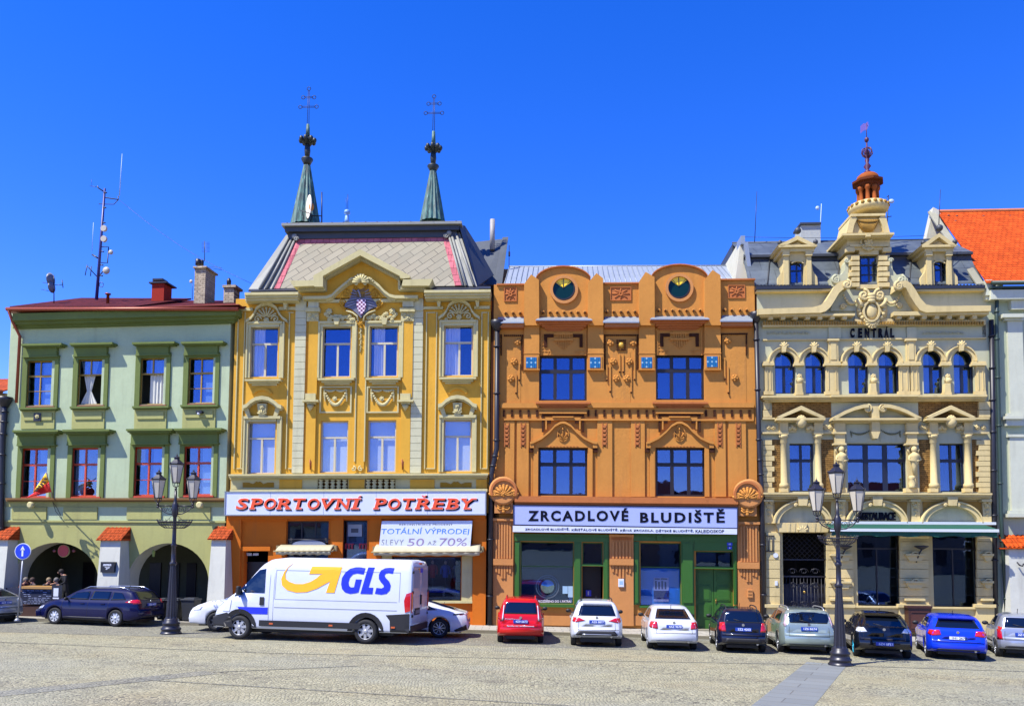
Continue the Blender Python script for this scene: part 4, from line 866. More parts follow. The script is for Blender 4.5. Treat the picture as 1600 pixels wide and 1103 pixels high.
# right and left mansard faces recede; shadow side painted in as darker lead
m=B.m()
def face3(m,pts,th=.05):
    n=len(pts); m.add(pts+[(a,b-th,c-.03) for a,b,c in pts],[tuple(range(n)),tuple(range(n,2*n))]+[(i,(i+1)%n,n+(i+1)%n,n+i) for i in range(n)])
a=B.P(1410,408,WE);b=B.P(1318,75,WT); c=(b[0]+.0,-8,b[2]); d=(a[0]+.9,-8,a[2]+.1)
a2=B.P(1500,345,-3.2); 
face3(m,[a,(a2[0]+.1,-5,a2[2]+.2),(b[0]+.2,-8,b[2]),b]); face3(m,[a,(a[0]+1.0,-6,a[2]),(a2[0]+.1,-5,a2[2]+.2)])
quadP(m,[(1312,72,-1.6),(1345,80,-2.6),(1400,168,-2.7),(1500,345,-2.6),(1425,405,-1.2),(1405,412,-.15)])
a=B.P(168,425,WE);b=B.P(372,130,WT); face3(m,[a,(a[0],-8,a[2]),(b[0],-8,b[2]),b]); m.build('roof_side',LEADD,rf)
m=B.m(); quadP(m,[(166,434,.3),(438,430,.3),(438,418,-.1),(170,424,-.1)]); quadP(m,[(1122,424,.3),(1484,420,.3),(1484,408,-.2),(1120,414,-.1)]); m.build('gutter',paint('dark_gutter','#20242c',.5),rt)
# top ledge
m=B.m(); u0=B.P(352,85,-1.5)[0];u1=B.P(1328,62,-1.5)[0]; z=B.P(840,80,-1.5)[2]; zc=B.P(840,66,-1.5)[2]; zl=B.P(840,132,-1.5)[2]
sl=(B.P(1328,62,-1.5)[2]-B.P(352,85,-1.5)[2])*0
m.box(u0,u1,-8,-1.35,z,zc); m.build('top_ledge_cap',LEAD,rf)
m=B.m(); m.box(u0+.12,u1-.12,-7.9,-1.5,(z+zl)/2,z-.003); m.box(u0+.25,u1-.25,-7.8,-1.68,zl-.05,(z+zl)/2-.003); m.build('top_cornice',LEADD,rf)
m=B.m()
for i in range(16): uu=u0+(u1-u0)*(i+.5)/16; m.box(uu-.015,uu+.015,-3,-1.34,zc,zc+.03)
m.build('cap_seams',LEADD,rf)
# spires
PAT=N('copper_patina'); k=PAT.mix(PAT.ramp(PAT.noise(1.5,6,sc3=(6,6,.5)),[(.35,(0,0,0)),(.65,(1,1,1))]),lin('#3d6b60'),lin('#1f2f30')); k=PAT.mix(PAT.ramp(PAT.noise(3,5,sc3=(5,5,.3)),[(.55,(0,0,0)),(.7,(.8,)*3)]),k,lin('#79a396')); PAT.l(k,PAT.b.inputs['Base Color']); PAT.b.inputs['Roughness'].default_value=.6; PAT=PAT.m
VERD=paint('dark_verdigris','#16211f',.5,var=.3)
B.V(420,120,4.597)
for (xb0,xb1,yb,xt0,xt1,yt,col_,stm,crk,top,cr,cx,cxt) in ((150,378,1068,248,300,640,(232,322,585,632),(258,300,480,585),(220,345,430,490),(265,298,345,430),(85,150,218),264,286),(1078,1272,1040,1156,1206,680,(1138,1226,635,678),(1160,1200,535,636),(1122,1245,490,538),(1168,1198,395,492),(140,195,262),1180,1188)):
    ws=-3.2; base=B.P((xb0+xb1)/2,yb+10,ws); mp_=B.mpp*1.08; hz=B.P((xb0+xb1)/2,yt,ws)[2]-base[2]; r0=(xb1-xb0)/2*mp_; r1=(xt1-xt0)/2*mp_; m=B.m(); n=32; vs=[];fs=[]
    for j,(t,) in enumerate([(0,),(1,)]):
        for i in range(n):
            rr_=(r0+(r1-r0)*t)*(1.0 if i%2==0 else .9); aa=2*pi*i/n; vs.append((base[0]+rr_*math.cos(aa)+(B.P((xt0+xt1)/2,yt,ws)[0]-base[0])*t*0,ws+rr_*math.sin(aa),base[2]+hz*t))
    for i in range(n): fs.append((i,(i+1)%n,n+(i+1)%n,n+i))
    m.add(vs,fs); ax=base[0]; sp_=m.build('spire',PAT,rf)
    def rg(y0,y1,prof,mt,nm,rmul=1):
        z0=B.P(cx,y1,ws)[2]; z1=B.P(cx,y0,ws)[2]; m=B.m(); m.lathe((ax,ws,z0),[(r_*mp_,(z1-z0)*h) for r_,h in prof],12); return m.build(nm,mt,sp_)
    rg(col_[2],col_[3],[(26,0),(30,.2),(45,.75),(42,.9),(24,1)],VERD,'collar'); rg(stm[2]-5,stm[3]+5,[(17,0),(23,.5),(17,1)],VERD,'stem')
    m=B.m(); zc_=B.P(cx,(crk[2]+crk[3])/2,ws)[2]
    for i in range(8):
        aa=i*pi/4; q=(ax+52*mp_*math.cos(aa),ws+52*mp_*math.sin(aa)); m.tube([(ax,ws,zc_-.05),((ax+q[0])/2,(ws+q[1])/2,zc_-.12),(q[0],q[1],zc_+.02)],.08); m.sph((q[0],q[1],zc_+.0),.11,(1,1,1.3),7,5)
    m.lathe((ax,ws,zc_-.2),[(.12,0),(.26,.2),(.14,.35)],10); m.build('crocket_ring',VERD,sp_)
    rg(top[2],top[3],[(17,0),(12,1)],PAT,'finial_stem')
    m=B.m(); z0=B.P(cx,top[2]+5,ws)[2]; zt_=B.P(cx,cr[0]+14,ws)[2]
    for o_ in (-.045,.045): m.tube([(ax+o_,ws,z0),(ax+o_*.6,ws,zt_)],.014,4)
    def loop(x,z,r_=.09): m.tube([(x+r_*math.cos(t/8*2*pi),ws,z+r_*math.sin(t/8*2*pi)) for t in range(9)],.018,4)
    loop(ax,zt_+.08)
    for y_,hw in ((cr[1],34),(cr[2],54)):
        zz=B.P(cx,y_,ws)[2]
        for o_ in (-.03,.03): m.tube([(ax-hw*mp_,ws,zz+o_),(ax+hw*mp_,ws,zz+o_)],.014,4)
        loop(ax-hw*mp_-.05,zz); loop(ax+hw*mp_+.05,zz)
    m.build('double_cross',paint('cross_iron','#15204c',.5),sp_)
rr,mk=B.thing('satellite_dish','oval white satellite dish with rusty centre fixed to the left green spire','dish',300,1000,-2.3)
m=mk(); c=B.P(302,940,-2.3); m.lathe((0,0,0),[(.02,.0),(.3,.03),(.5,.12),(.46,.1)],20,ax='y'); 
me_off=[]; 
for i in range(len(m.v)):
    x,y,z=m.v[i]; x+=m.off[0]; y-=m.off[1]; z+=m.off[2]+m.k*m.off[0]; q=Euler((0,R(12),R(-58))).to_matrix()@Vector((x*.95,y,z*1.15)); m.v[i]=(q.x+c[0]-m.off[0],q.y-c[1]+m.off[1],q.z+c[2]-m.off[2])
m.build('reflector',paint('dish_cream','#e2d8c4',.5),rr); m=mk(); m.sp(306,935,-2.05,.13,(1,.3,1.6)); m.build('rust_spot',paint('rust','#b8782c',.8),rr); m=mk(); m.tb([(300,1000),(380,1000),(382,1050)],-2.4,.03); m.tb([(300,985),(225,960)],-2.0,.02); m.build('arm',IRON,rr)
for x,y0,y1,nm,lb,rr_ in ((381,1060,830,'whip_aerial','dark whip aerial standing right of the left green spire',.035),):
    rr,mk=B.thing(nm,lb,'aerial',x,y0,-2.6); m=mk(); m.tb([(x,y0),(x,y1)],-2.6,rr_); m.build('rod',paint('cross_iron','#15204c'),rr)
rr,mk=B.thing('roof_finial','pale blue baluster shaped roof finial midway between the two green spires','finial',561,1050,-3); m=mk(); m.lt(561,955,1050,[(0,.05),(.1,.14),(.3,.16),(.4,.05),(.5,.1),(.8,.12),(1,.14)],-3); m.build('baluster',paint('pale_blue_metal','#6c94c8'),rr); m=mk(); m.tb([(568,960),(568,845)],-3,.014); m.tb([(556,960),(556,870)],-3,.01); m.build('rod',IRON,rr)
# rear slate roof between yellow and orange
B.V(340,330,3.478)
m=B.m(); quadP(m,[(1425,400,-2.5),(1530,400,-2.5),(1560,150,-6),(1395,168,-6)]); quadP(m,[(1500,400,-2.45),(1545,400,-2.45),(1580,140,-5.9),(1548,142,-5.9)]); m.build('rear_roof',paint('rear_slate','#3e4448',.6,var=.3,ns=2),rf)
m=B.m(); m.lathe(B.P(1493,160,-5),[(.13,-.5),(.13,1.1)],10); m.build('flue_pipe',paint('flue','#8d8a85',.6),rf)
m=B.m(); m.bx(1582,185,1586,300,-4,-3.9); m.bx(1580,220,1590,240,-4,-3.85); m.build('roof_post',IRON,rf)
# ================================================================ ORANGE HOUSE
B=BO; rt=B.root
B.V(760,380,3.636)
m=B.m()
for (x0,x1,yt) in ((42,214,235),(664,868,228),(1330,1524,207)): m.bx(x0,yt,x1,470,-.5,.02)
for (x0,x1,cx,ya) in ((298,578,437,128),(955,1242,1098,118)):
    pts=[(x0-10,ya+62)]+[(cx-(cx-x0+12)*math.cos(pi*(.12+.76*i/12))*1.06,ya+62-62*(math.sin(pi*(.12+.76*i/12))-.37)/.63) for i in range(13)]+[(x1+10,ya+62),(x1,470),(x0,470)]; m.pr(pts,-.5,.04)
m.build('parapet',ORG,rt)
m=B.m(); z=0
for (x0,x1,yp,xp,side) in ((214,300,178,254,1),(577,665,170,626,1),(868,957,163,905,0),(1240,1332,152,1285,1)):
    m.pr([(x0,232),(x0+4,225),(xp,yp),(xp+6,yp+4),(x1,yp+32),(x1,720),(x0,720)],-.5,.13) if False else m.pr([(x0,yp+55),(xp,yp),(x1-2,yp+30),(x1,466),(x0,466)],-.5,.32)
m.build('parapet_pylon',ORG,rt)
for (x0,x1) in ((214,300),(577,665),(868,957),(1240,1332)): m=B.m(); m.bx(x0,466,x1,718,0,.16); m.bx(x0-2,622,x1+2,628,0,.18); m.bx(x0-2,714,x1+2,720,0,.2); m.build('pylon_pilaster',ORG,rt)
m=B.m()
for (x0,x1,cx,ya) in ((298,578,437,128),(955,1242,1098,118)):
    pts=[(cx-(cx-x0+16)*math.cos(pi*(.1+.8*i/14))*1.05,ya+60-62*(math.sin(pi*(.1+.8*i/14))-.31)/.69) for i in range(15)]; m.band(pts,7,-.55,.16)
for (x0,x1,yt) in ((58,214,233),(664,868,226),(1330,1528,205)): m.bx(x0,yt-4,x1,yt+4,-.55,.12)
m.build('parapet_coping',ORD,rt)
YG=paint('yellow_glass','#ffd01c',.3); 
for cx,cy in ((437,256),(1093,246)):
    m=B.m(); m.arc(cx+4,cy+6,80,80,0,360,16,.03,.16,28); m.build('round_window_surround',PCH,rt)
    u0,u1,z0,z1=B.m().R4(cx-66,cy-64,cx+64,cy+64,.05); cu=(u0+u1)/2;cz=(z0+z1)/2;r=(u1-u0)/2
    m=B.m(); m.arc(cx,cy,67,67,0,360,8,.0,.12,28); wn=m.build('round_window',FRD,rt)
    m=B.m(); m.arc(cx,cy,60,60,135,405,60,.04,.06,24); m.build('pane',darkglass('dark_teal_glass','#0c2a26',ior=1.35),wn)
    m=B.m(); m.arc(cx,cy,62,62,38,142,62,.041,.07,8); m.build('yellow_pane',YG,wn)
    m=B.m(); m.bx(cx-2,cy-60,cx+2,cy,.06,.09); m.tb([(cx,cy),(cx-42,cy-42)],.07,.01); m.tb([(cx,cy),(cx+42,cy-42)],.07,.01); m.build('glazing_bar',FRD,wn)
for x0,x1,y0,y1 in ((100,172,250,330),(704,823,248,326),(1373,1470,238,312)):
    m=B.m(); m.bx(x0,y0,x1,y1,-.02,.03); o=m.build('relief_tile',ORD,rt); m=B.m(); cx=(x0+x1)/2;cy=(y0+y1)/2
    for i in range(8): a=i*pi/4; m.tb([(cx+4*math.cos(a),cy+4*math.sin(a)),(cx+(x1-x0)*.42*math.cos(a),cy+(y1-y0)*.42*math.sin(a))],.04,.025)
    m.arc(cx,cy,12,12,0,360,6,.03,.08,10); m.bx(x0,y0,x1,y0+4,.03,.07); m.bx(x0,y1-4,x1,y1,.03,.07); m.bx(x0,y0+4,x0+4,y1-4,.03,.07); m.bx(x1-4,y0+4,x1,y1-4,.03,.07); m.build('star_relief',ORD,o)
def studs(xs,y,mt=BRS,s_=7,nm='stud_row',w0=.03,w1=.12):
    m=B.m()
    for x in xs: m.sph(B.P(x,y,w1),B.mpp*s_*.8,(1,1,1),6,5)
    m.build(nm,mt,rt)
for xs,y in (((110,152,192),398),((322,362,402,442,482,520,560),394),((684,724,765,805,845),391),((978,1018,1058,1098,1138,1178,1215),384),((1352,1395,1442,1480),382)):
    m=B.m(); 
    for x in xs: m.lathe(B.P(x,y,.03),[(B.mpp*10,0),(B.mpp*10,.12),(B.mpp*8,.15)],10,ax='y')
    m.build('stud_collar',ORG,rt); studs(xs,y,w1=.17,s_=8)
# little metal roofs and hoods
for x0,x1,y0,y1,xi in ((60,212,420,448,1),(666,868,418,446,0),(1332,1512,410,440,0)):
    m=B.m(); P=[B.P(x0+8,y0,.03),B.P(x1,y0,.03),B.P(x1,y1,.42),B.P(x0-4,y1,.42)]; m.add(P+[(a,b,c-.05) for a,b,c in P],[(0,1,2,3),(4,5,6,7),(3,2,6,7),(0,3,7,4),(1,2,6,5)]); m.build('hood_flashing',ZINC,rt); m=B.m(); m.bx(x0+6,y1,x1,y1+30,0,.34); m.bx(x0+10,y1+30,x1-4,y1+36,0,.2); m.build('hood_moulding',ORD,rt)
for x0,x1,y in ((280,602,420),(930,1268,415)):
    m=B.m(); P=[B.P(x0+22,y,.05),B.P(x1-22,y,.05),B.P(x1,y+14,.62),B.P(x0,y+14,.62)]; m.add(P+[(a,b,c-.04) for a,b,c in P],[(0,1,2,3),(4,5,6,7),(3,2,6,7),(0,3,7,4),(1,2,6,5)]); m.build('hood_flashing',ZINC,rt); m=B.m(); m.cn(x0+1,y+14,x1-1,y+62,.58,5,.0,.9); m.build('hood_moulding',ORD,rt)
# recess panels over windows
for x0,x1,y0 in ((302,572,480),(960,1235,476)):
    m=B.m(); m.bx(x0,y0,x1,636,-.02,.02); m.build('relief_panel',ORG,rt)
    m=B.m(); cx=(x0+x1)/2
    for s_ in (-1,1):
        m.bx(cx+s_*55,y0+36,cx+s_*110,y0+54,.02,.08); m.bx(cx+s_*92,y0+54,cx+s_*110,y0+110,.02,.079)
    m.build('brick_corner',BRS,rt)
    m=B.m(); m.bx(cx-55,y0+30,cx+55,y0+40,.02,.1); m.bx(cx-40,y0+22,cx+40,y0+30,.02,.07); m.bx(cx-55,y0+62,cx+55,y0+74,.02,.12)
    for i in range(6): m.bx(cx-34+i*13,y0+40,cx-28+i*13,y0+60+12*(i%2),.02,.09)
    for i in range(7): m.bx(cx-42+i*13,y0+76,cx-36+i*13,y0+92+10*(3-abs(i-3)),.02,.07)
    for s_ in (-1,1):
        m.bx(cx+s_*122,y0+20,cx+s_*128,636,.02,.06)
        for j in range(6): m.bx(cx+s_*112,y0+40+j*18,cx+s_*122,y0+44+j*18,.02,.05)
        m.bx(cx+s_*60,y0+130,cx+s_*106,y0+135,.02,.05); m.bx(cx+s_*70,y0+136,cx+s_*74,y0+152,.02,.05); m.bx(cx+s_*84,y0+136,cx+s_*88,y0+152,.02,.05)
    m.build('geometric_relief',ORG,rt)
# blue ceramic squares
BT=paint('blue_tile','#1f6c96',.25,var=.3,ns=30); BT2=paint('pale_tile','#86aeb8',.3); BT3=paint('deep_blue_tile','#183c8c',.3)
for x0,x1 in ((225,285),(588,648),(880,942),(1252,1314)):
    y0=648 if x0<900 else 643; m=B.m(); m.bx(x0-8,y0-8,x1+8,y0+68,.16,.19); o=m.build('tile_frame',ORG,rt); m=B.m(); m.bx(x0,y0,x1,y0+60,.19,.2); m.build('tile_ground',BT3,o)
    for mt,par,nm in ((BT,0,'blue_tiles'),(BT2,1,'pale_tiles')):
        m=B.m(); s_=60/5
        for i in range(5):
            for j in range(5):
                if (((i-2)**2+(j-2)**2 in (4,0)))==bool(par): m.bx(x0+i*s_+1.2,y0+j*s_+1.2,x0+(i+1)*s_-1.2,y0+(j+1)*s_-1.2,.2,.212)
        m.build(nm,mt,o)
# stud borders on the side panels
def line(xa,ya,xb,yb,st=11,s_=8,nm='stud_border',w1=.06):
    n=max(1,int(round(math.hypot(xb-xa,yb-ya)/st))); m=B.m()
    for i in range(n+1): t=i/n; m.bx(xa+(xb-xa)*t-s_/2,ya+(yb-ya)*t-s_/2,xa+(xb-xa)*t+s_/2,ya+(yb-ya)*t+s_/2,0,w1)
    m.build(nm,BRS,rt)
for l in ((104,524,205,524),(202,535,202,715),(84,522,84,632),(674,522,860,522),(674,533,674,712),(858,533,858,712),(1338,516,1480,514),(1336,527,1336,710),(1478,525,1478,632)): line(*l)
def rosette(x,y,r=26):
    m=B.m(); m.lathe(B.P(x,y,0),[(B.mpp*r,0),(B.mpp*r*.9,.05)],10,ax='y'); m.flo(x,y,r*.9,.09,n=5); m.build('rosette',ORG,rt)
for x,y in ((178,560),(158,672),(140,768),(705,565),(835,565),(722,672),(812,672),(738,768),(798,768),(1370,552),(1412,765)): rosette(x,y,22)
m=B.m()
for x,y0,y1 in ((186,680,775),(168,745,850),(757,630,730),(777,630,730),(684,690,775),(703,690,830+8),(842,600,775),(822,690,845),(1354,650,770),(1374,700,850)): m.bx(x-4,y0,x+4,y1,0,.06)
m.build('rod_relief',ORG,rt); studs((186,168,757,777,684,703,842,822,1354,1374),0) if False else None
for x,y in ((186,778),(168,852),(757,732),(777,732),(684,778),(703,845),(842,775),(822,848),(1354,772),(1374,850)): studs((x,),y,s_=7,nm='stud',w1=.07)
m=B.m()
for i in range(5):
    for (xx,yy) in ((744+i*11,552),(744+i*11,605)): m.bx(xx-4,yy-4,xx+4,yy+4,0,.07)
    if 0<i<4: m.bx(740,552+i*13-5,748,552+i*13+5,0,.07); m.bx(784,552+i*13-5,792,552+i*13+5,0,.07)
m.build('stud_square',BRS,rt); m=B.m(); m.sp(766,578,.08,.12,(1,.6,1)); m.build('gold_boss',paint('gold_boss','#c79a2e'),rt)
m=B.m(); m.bx(108,540,195,970,-.01,.012); m.bx(716,620,818,970,-.01,.012); m.bx(1382,560,1476,970,-.01,.012); m.build('roughcast_field',ROUGH,rt)
# windows
B.win(300,640,570,900,FRD,.2,.08,vs=[(.335,0,1,.13),(.67,0,1,.13)],hs=[(.345,.13)]) if False else None
B.V(760,0,3.636)  # y offset helper: zoomed y + 380*3.636
Y6=380*3.636; Y7=580*3.636; Y8=760*3.636
for x0,x1,y0,y1 in ((300,570,Y6+640,Y7+172),(960,1235,Y6+635,Y7+168),(295,573,Y7+435,Y7+708),(960,1243,Y7+435,Y7+712)):
    B.win(x0,y0,x1,y1,FRD,.22,.1,vs=[(.335,0,1,.15),(.67,0,1,.15)],hs=[(.345,.16)])
B.V(760,580,3.636)
m=B.m(); m.bx(80,180,300,208,0,.16); m.bx(575,178,965,207,0,.16); m.bx(1238,178,1520,205,0,.16); m.build('string_course',ORG,rt)
for x0,x1 in ((280,592),(945,1260)): m=B.m(); m.cn(x0,174,x1,206,.3,3); m.build('window_sill',ORD,rt)
m=B.m(); m.bx(80,208,1520,270,-.01,.05); m.bx(100,270,1520,280,-.01,.14); m.build('frieze',ORG,rt)
m=B.m()
for x in (100,145,192,240,288,580,622,670,717,765,813,862,911,950,1248,1297,1346,1396,1446,1495): m.bx(x-6,220,x+6,258,.05,.1)
m.build('frieze_studs',BRS,rt)
for cx in (435,1098):
    m=B.m(); o=[]
    m.bx(cx-120,242,cx+120,254,.05,.11); m.bx(cx-120,254,cx-108,345,.05,.11); m.bx(cx+108,254,cx+120,345,.05,.11); m.build('stud_border',BRS,rt)
    m=B.m(); m.bx(cx-135,232,cx+135,240,.05,.16); m.bx(cx-100,262,cx+100,270,.05,.13); m.bx(cx-100,270,cx-92,330,.05,.13); m.bx(cx+92,270,cx+100,330,.05,.13); m.bx(cx-60,255,cx+60,262,.05,.2); m.build('hood_frame',ORG,rt)
    m=B.m(); m.bx(cx-90,275,cx-68,296,.05,.12); m.bx(cx+68,275,cx+90,296,.05,.12); m.bx(cx-195,438,cx-172,460,0,.16); m.bx(cx+174,438,cx+198,460,0,.16); m.build('dark_block',BRS,rt)
    m=B.m(); pts=[(cx-188,400),(cx-170,396),(cx-120,372),(cx-75,335),(cx-45,302),(cx-15,286),(cx,284),(cx+15,286),(cx+45,302),(cx+75,335),(cx+120,372),(cx+170,396),(cx+195,400)]
    body=[(cx-170,432),(cx-170,396)]+pts[2:-2]+[(cx+170,396),(cx+170,432)]; m.pr(body,0,.1); m.band(pts,13,0,.24); m.bx(cx-188,412,cx-165,435,0,.2); m.bx(cx+170,412,cx+195,435,0,.2); m.build('ogee_pediment',ORG,rt)
    m=B.m(); m.tb([(cx,395),(cx,330),(cx-4,318)],.15,.03); m.arc(cx,315,16,14,0,200,6,.1,.16,8)
    for a,b in ((-24,350),(24,350),(-26,372),(26,372),(0,385)): m.tb([(cx,385),(cx+a*.8,b+8),(cx+a,b)],.14,.025)
    m.arc(cx,355,34,44,0,360,5,.1,.15,16); m.build('lyre_ornament',ORG,rt); 
    for a,b in ((-24,345),(24,345),(-26,368),(26,368),(0,335)): studs((cx+a,),b,s_=5,nm='stud',w1=.16)
    m=B.m(); m.bx(cx-168,432,cx-141,712,0,.1); m.bx(cx+143,432,cx+168,712,0,.1); m.bx(cx-141,418,cx+143,433,0,.096); m.build('window_surround',ORG,rt)
    m=B.m(); m.dent(cx-95,424,cx+95,428,.096,.13,10); m.build('dentils',ORD,rt)
m=B.m()
for x0,x1 in ((105,158),(172,240),(630,715),(822,900),(1300,1360),(1378,1476)): m.bx(x0,282,x1,712,-.01,.09)
m.build('lesenes',ORG,rt)
m=B.m()
for x0,x1 in ((158,172),(240,262),(716,821),(905,925),(1270,1298),(1362,1377)): m.bx(x0,300,x1,712,-.01,.01)
m.build('roughcast_field',ROUGH,rt)
for x in (115,208,671,858,1327,1432):
    m=B.m(); m.bx(x-14,292,x-9,430,.09,.12); m.bx(x+9,292,x+14,430,.09,.12)
    for i in range(5): m.pr([(x-6,322+i*24),(x+6,322+i*24),(x+10,306+i*24),(x-10,306+i*24)],.09,.14)
    m.build('ladder_relief',ORD,rt)
    m=B.m()
    for i in range(5): m.bx(x-5,324+i*24,x+5,330+i*24,.09,.11)
    m.build('ladder_studs',BRS,rt)
# shop cornice and consoles
m=B.m(); m.bx(160,714,1430,748,0,.5); m.bx(162,748,1428,762,0,.38); m.build('shop_cornice',ORD,rt)
B.V(760,760,3.636)
m=B.m(); m.bx(160,88,1426,106,0,.3); m.build('shop_frieze',plaster('brick_red','#bb4d2a',.15),rt); m=B.m(); m.dent(165,90,1424,103,.3,.34,90,.6); m.build('frieze_dentils',ORD,rt)
for cx,yc in ((98,26),(1483,42)):
    m=B.m(); m.lathe(B.P(cx,yc,.12),[(B.mpp*80,0),(B.mpp*80,.32),(B.mpp*70,.36)],24,ax='y'); m.bx(cx-52,yc,cx+52,yc+125,.1,.34); m.build('console',ORD if False else PCH,rt)
    m=B.m(); m.arc(cx,yc+2,76,74,-20,200,12,.48,.56,20); m.build('console_rim',ORD,rt)
    m=B.m(); m.shell(cx,yc+22,58,.5,.06,9,0,180); m.flo(cx,yc+15,18,.52); m.scr(cx-62,yc+10,20,.5,1.4,1,.05,pi); m.scr(cx+62,yc+10,20,.5,1.4,-1,.05); m.tb([(cx-48,yc+42),(cx-20,yc+30),(cx+20,yc+30),(cx+48,yc+42)],.42,.07)
    for y in (55,72,88,102,116): 
        m.sp(cx,yc+y,.38,.08); 
        if y<110: m.tb([(cx-6,yc+y),(cx-24,yc+y+4),(cx-36,yc+y-10)],.37,.04); m.tb([(cx+6,yc+y),(cx+24,yc+y+4),(cx+36,yc+y-10)],.37,.04)
    m.build('console_ornament',ORG,rt)
for x0,x1,yt,flt in ((38,152,180,1),(700,836,272,0),(1430,1552,200,1)):
    y1=790; m=B.m(); m.bx(x0,yt,x1,y1,0,.12); m.bx(x0-2,yt,x1+2,yt+14,0,.24); yb=410 if x0!=1430 else 430; m.bx(x0,yb,x1,yb+36,0,.24); m.build('shop_pier',PCH,rt)
    m=B.m(); n=6
    for i in range(n):
        xx=x0+10+(x1-x0-20)*(i+.5)/n; m.bx(xx-5,yt+(40 if x0==700 else 24),xx+5,yb-2,.12,.17); m.bx(xx-5,yb+38,xx+5,yb+75+(36 if i in (2,3) else 8*(i%2)),.12,.17)
    m.build('fluting',PCH,rt)
m=B.m(); m.bx(712,290,826,302,.12,.15); m.dent(722,290,818,303,.15,.17,8); m.build('pier_panel',ORD,rt)
# holes for shop
B.holes=[h for h in B.holes]
SG=glassy('shop_glass2',.09)
A1=B.win(195,315,495,665,WOODG,.3,.04,vs=[],hs=[(.395,.04)],glass=SG); A2=B.win(545,318,660,442,WOODG,.3,.05,glass=SG); dr=B.hole(545,452,662,800,.3,0,-.5)
A3=B.win(872,320,1105,678,WOODG,.3,.04,hs=[(.385,.04)],glass=SG); A4=B.win(1185,368,1400,458,WOODG,.3,.05,glass=SG); dd=B.hole(1183,468,1402,800,.3,0,-.5)
u0=B.P(36,400,0)[0]; u1=B.P(1556,400,0)[0]; zs=B.P(800,60,0)[2]; B.V(760,380,3.636); uL=B.P(42,600,0)[0]; uR=B.P(1528,600,0)[0]; zt=B.P(760,300,0)[2]
B.V(760,760,3.636)
lowh=[h for h in B.holes if h[3]<zs]; uph=[h for h in B.holes if h[3]>=zs]
B.holes=lowh; m=B.m(); B.wall(m,u0,u1,-.6,zs,wb=-.6,wf=-.02,sides=False); m.build('shop_wall',ORG,rt)
B.holes=uph; m=B.m(); B.wall(m,uL,uR,zs,zt,wb=-.35,depth=10); m.build('wall',ORG,rt)
m=B.m(); m.box(uL,uR,-1.7,-1.6,zs,zt-.1); m.box(uL,uR,-2.6,-2.5,-.6,zs); m.box(u0,u0+.02,-9,-.03,-.6,zs); m.box(u1-.02,u1,-9,-.03,-.6,zs); m.build('dark_room_wall',DARKIN,rt)
for x0,x1,xs in ((160,696,((160,193),(497,541),(664,696))),(836,1424,((836,870),(1108,1180),(1404,1424)))):
    m=B.m(); m.bx(x0,276,x1,312,-.02,.1); m.bx(x0,270,x1,280,-.02,.2)
    for a,b in xs: m.bx(a,312,b,670 if a<1108 or a>1300 else 790,-.02,.07); m.bx(a+8,322,b-8,660,.07,.12)
    if x0==160: m.bx(193,667,498,684,-.02,.14); m.bx(541,443,664,451,-.02,.06)
    else: m.bx(870,679,1108,690,-.02,.14); m.bx(1180,312,1404,366,-.02,.05); m.bx(1180,459,1404,467,-.02,.08)
    m.bx((x0+x1)/2-14 if x0==160 else 970,274,(x0+x1)/2+14 if x0==160 else 1000,306,.1,.24); m.build('shopfront_woodwork',WOODG,rt)
    m=B.m(); m.dent(684,320,696,660,.07,.1,1) if x0==160 else None
    n=32
    for i in range(n): yy=318+i*10.5; m.bx((x1-10),yy,(x1-2),yy+6,.07,.11)
    m.build('beading',WOODG,rt)
m=B.m()
for a,b in ((dd[0],(dd[0]+dd[1])/2-.01),((dd[0]+dd[1])/2+.01,dd[1])):
    m.box(a,b,-.4,-.33,dd[2],dd[3]); H=dd[3]-dd[2]-.3
    for z0,z1 in ((.5,1.1),(1.25,1.9),(2.05,2.45)): m.box(a+.12,b-.12,-.33,-.3,z0,z1); m.box(a+.18,b-.18,-.3,-.285,z0+.06,z1-.06)
dr_=m.build('double_door',WOODG,rt); m=B.m(); mid=(dd[0]+dd[1])/2; m.sph((mid+.08,-.27,1.25),.035); m.box(mid+.05,mid+.11,-.3,-.28,1.15,1.35); m.build('handle',paint('brass','#a58a45',.35,.8),dr_)
m=B.m(); m.box(dr[0]+.05,dr[1]-.05,-1.3,-1.25,dr[2],dr[3]); m.build('door',FRD,rt)
m=B.m(); m.box(dd[0]-.1,dd[1]+.1,-.2,.35,-.3,.06); m.build('doorstep',KERB,rt)
m=B.m(); m.bx(300,735,700,790,0,.05); m.bx(838,735,1108,790,0,.05); m.build('base_course',PCH,rt)
# sign boards
rr,mk=B.thing('shop_sign','wide pale sign board with navy words ZRCADLOVÉ BLUDIŠTĚ','sign',790,233,.2)
m=mk(); m.pr([(156,108),(1425,122),(1425,234),(156,214)],.2,.5); m.build('sign_board',paint('sign_lilac','#9ca7cc',.35,var=.03),rr)
m=mk(); m.band([(152,104),(1428,118)],4,.18,.52); m.band([(152,214),(1428,234)],4,.18,.53); m.pr([(152,106),(157,106),(157,217),(152,217)],.18,.53); m.pr([(1424,120),(1429,120),(1429,238),(1424,238)],.18,.53); m.build('sign_frame',paint('navy_frame','#2c3350',.4),rr)
for t,x0,x1,dy in (('ZRCADLOVÉ',237,806,0),('BLUDIŠTĚ',873,1354,7)):
    m=mk(); m.text(t,x0,122 if t[0]=='Z' else 127,x1,196+dy+ (2 if t[0]=='B' else 0),.5,.515,.035,0,1.3 if t[0]=='Z' else 1.3); m.build('lettering',TXT,rr)
rr,mk=B.thing('shop_sign','thin white strip sign of small navy capitals under the lilac sign board','sign',790,268,.2)
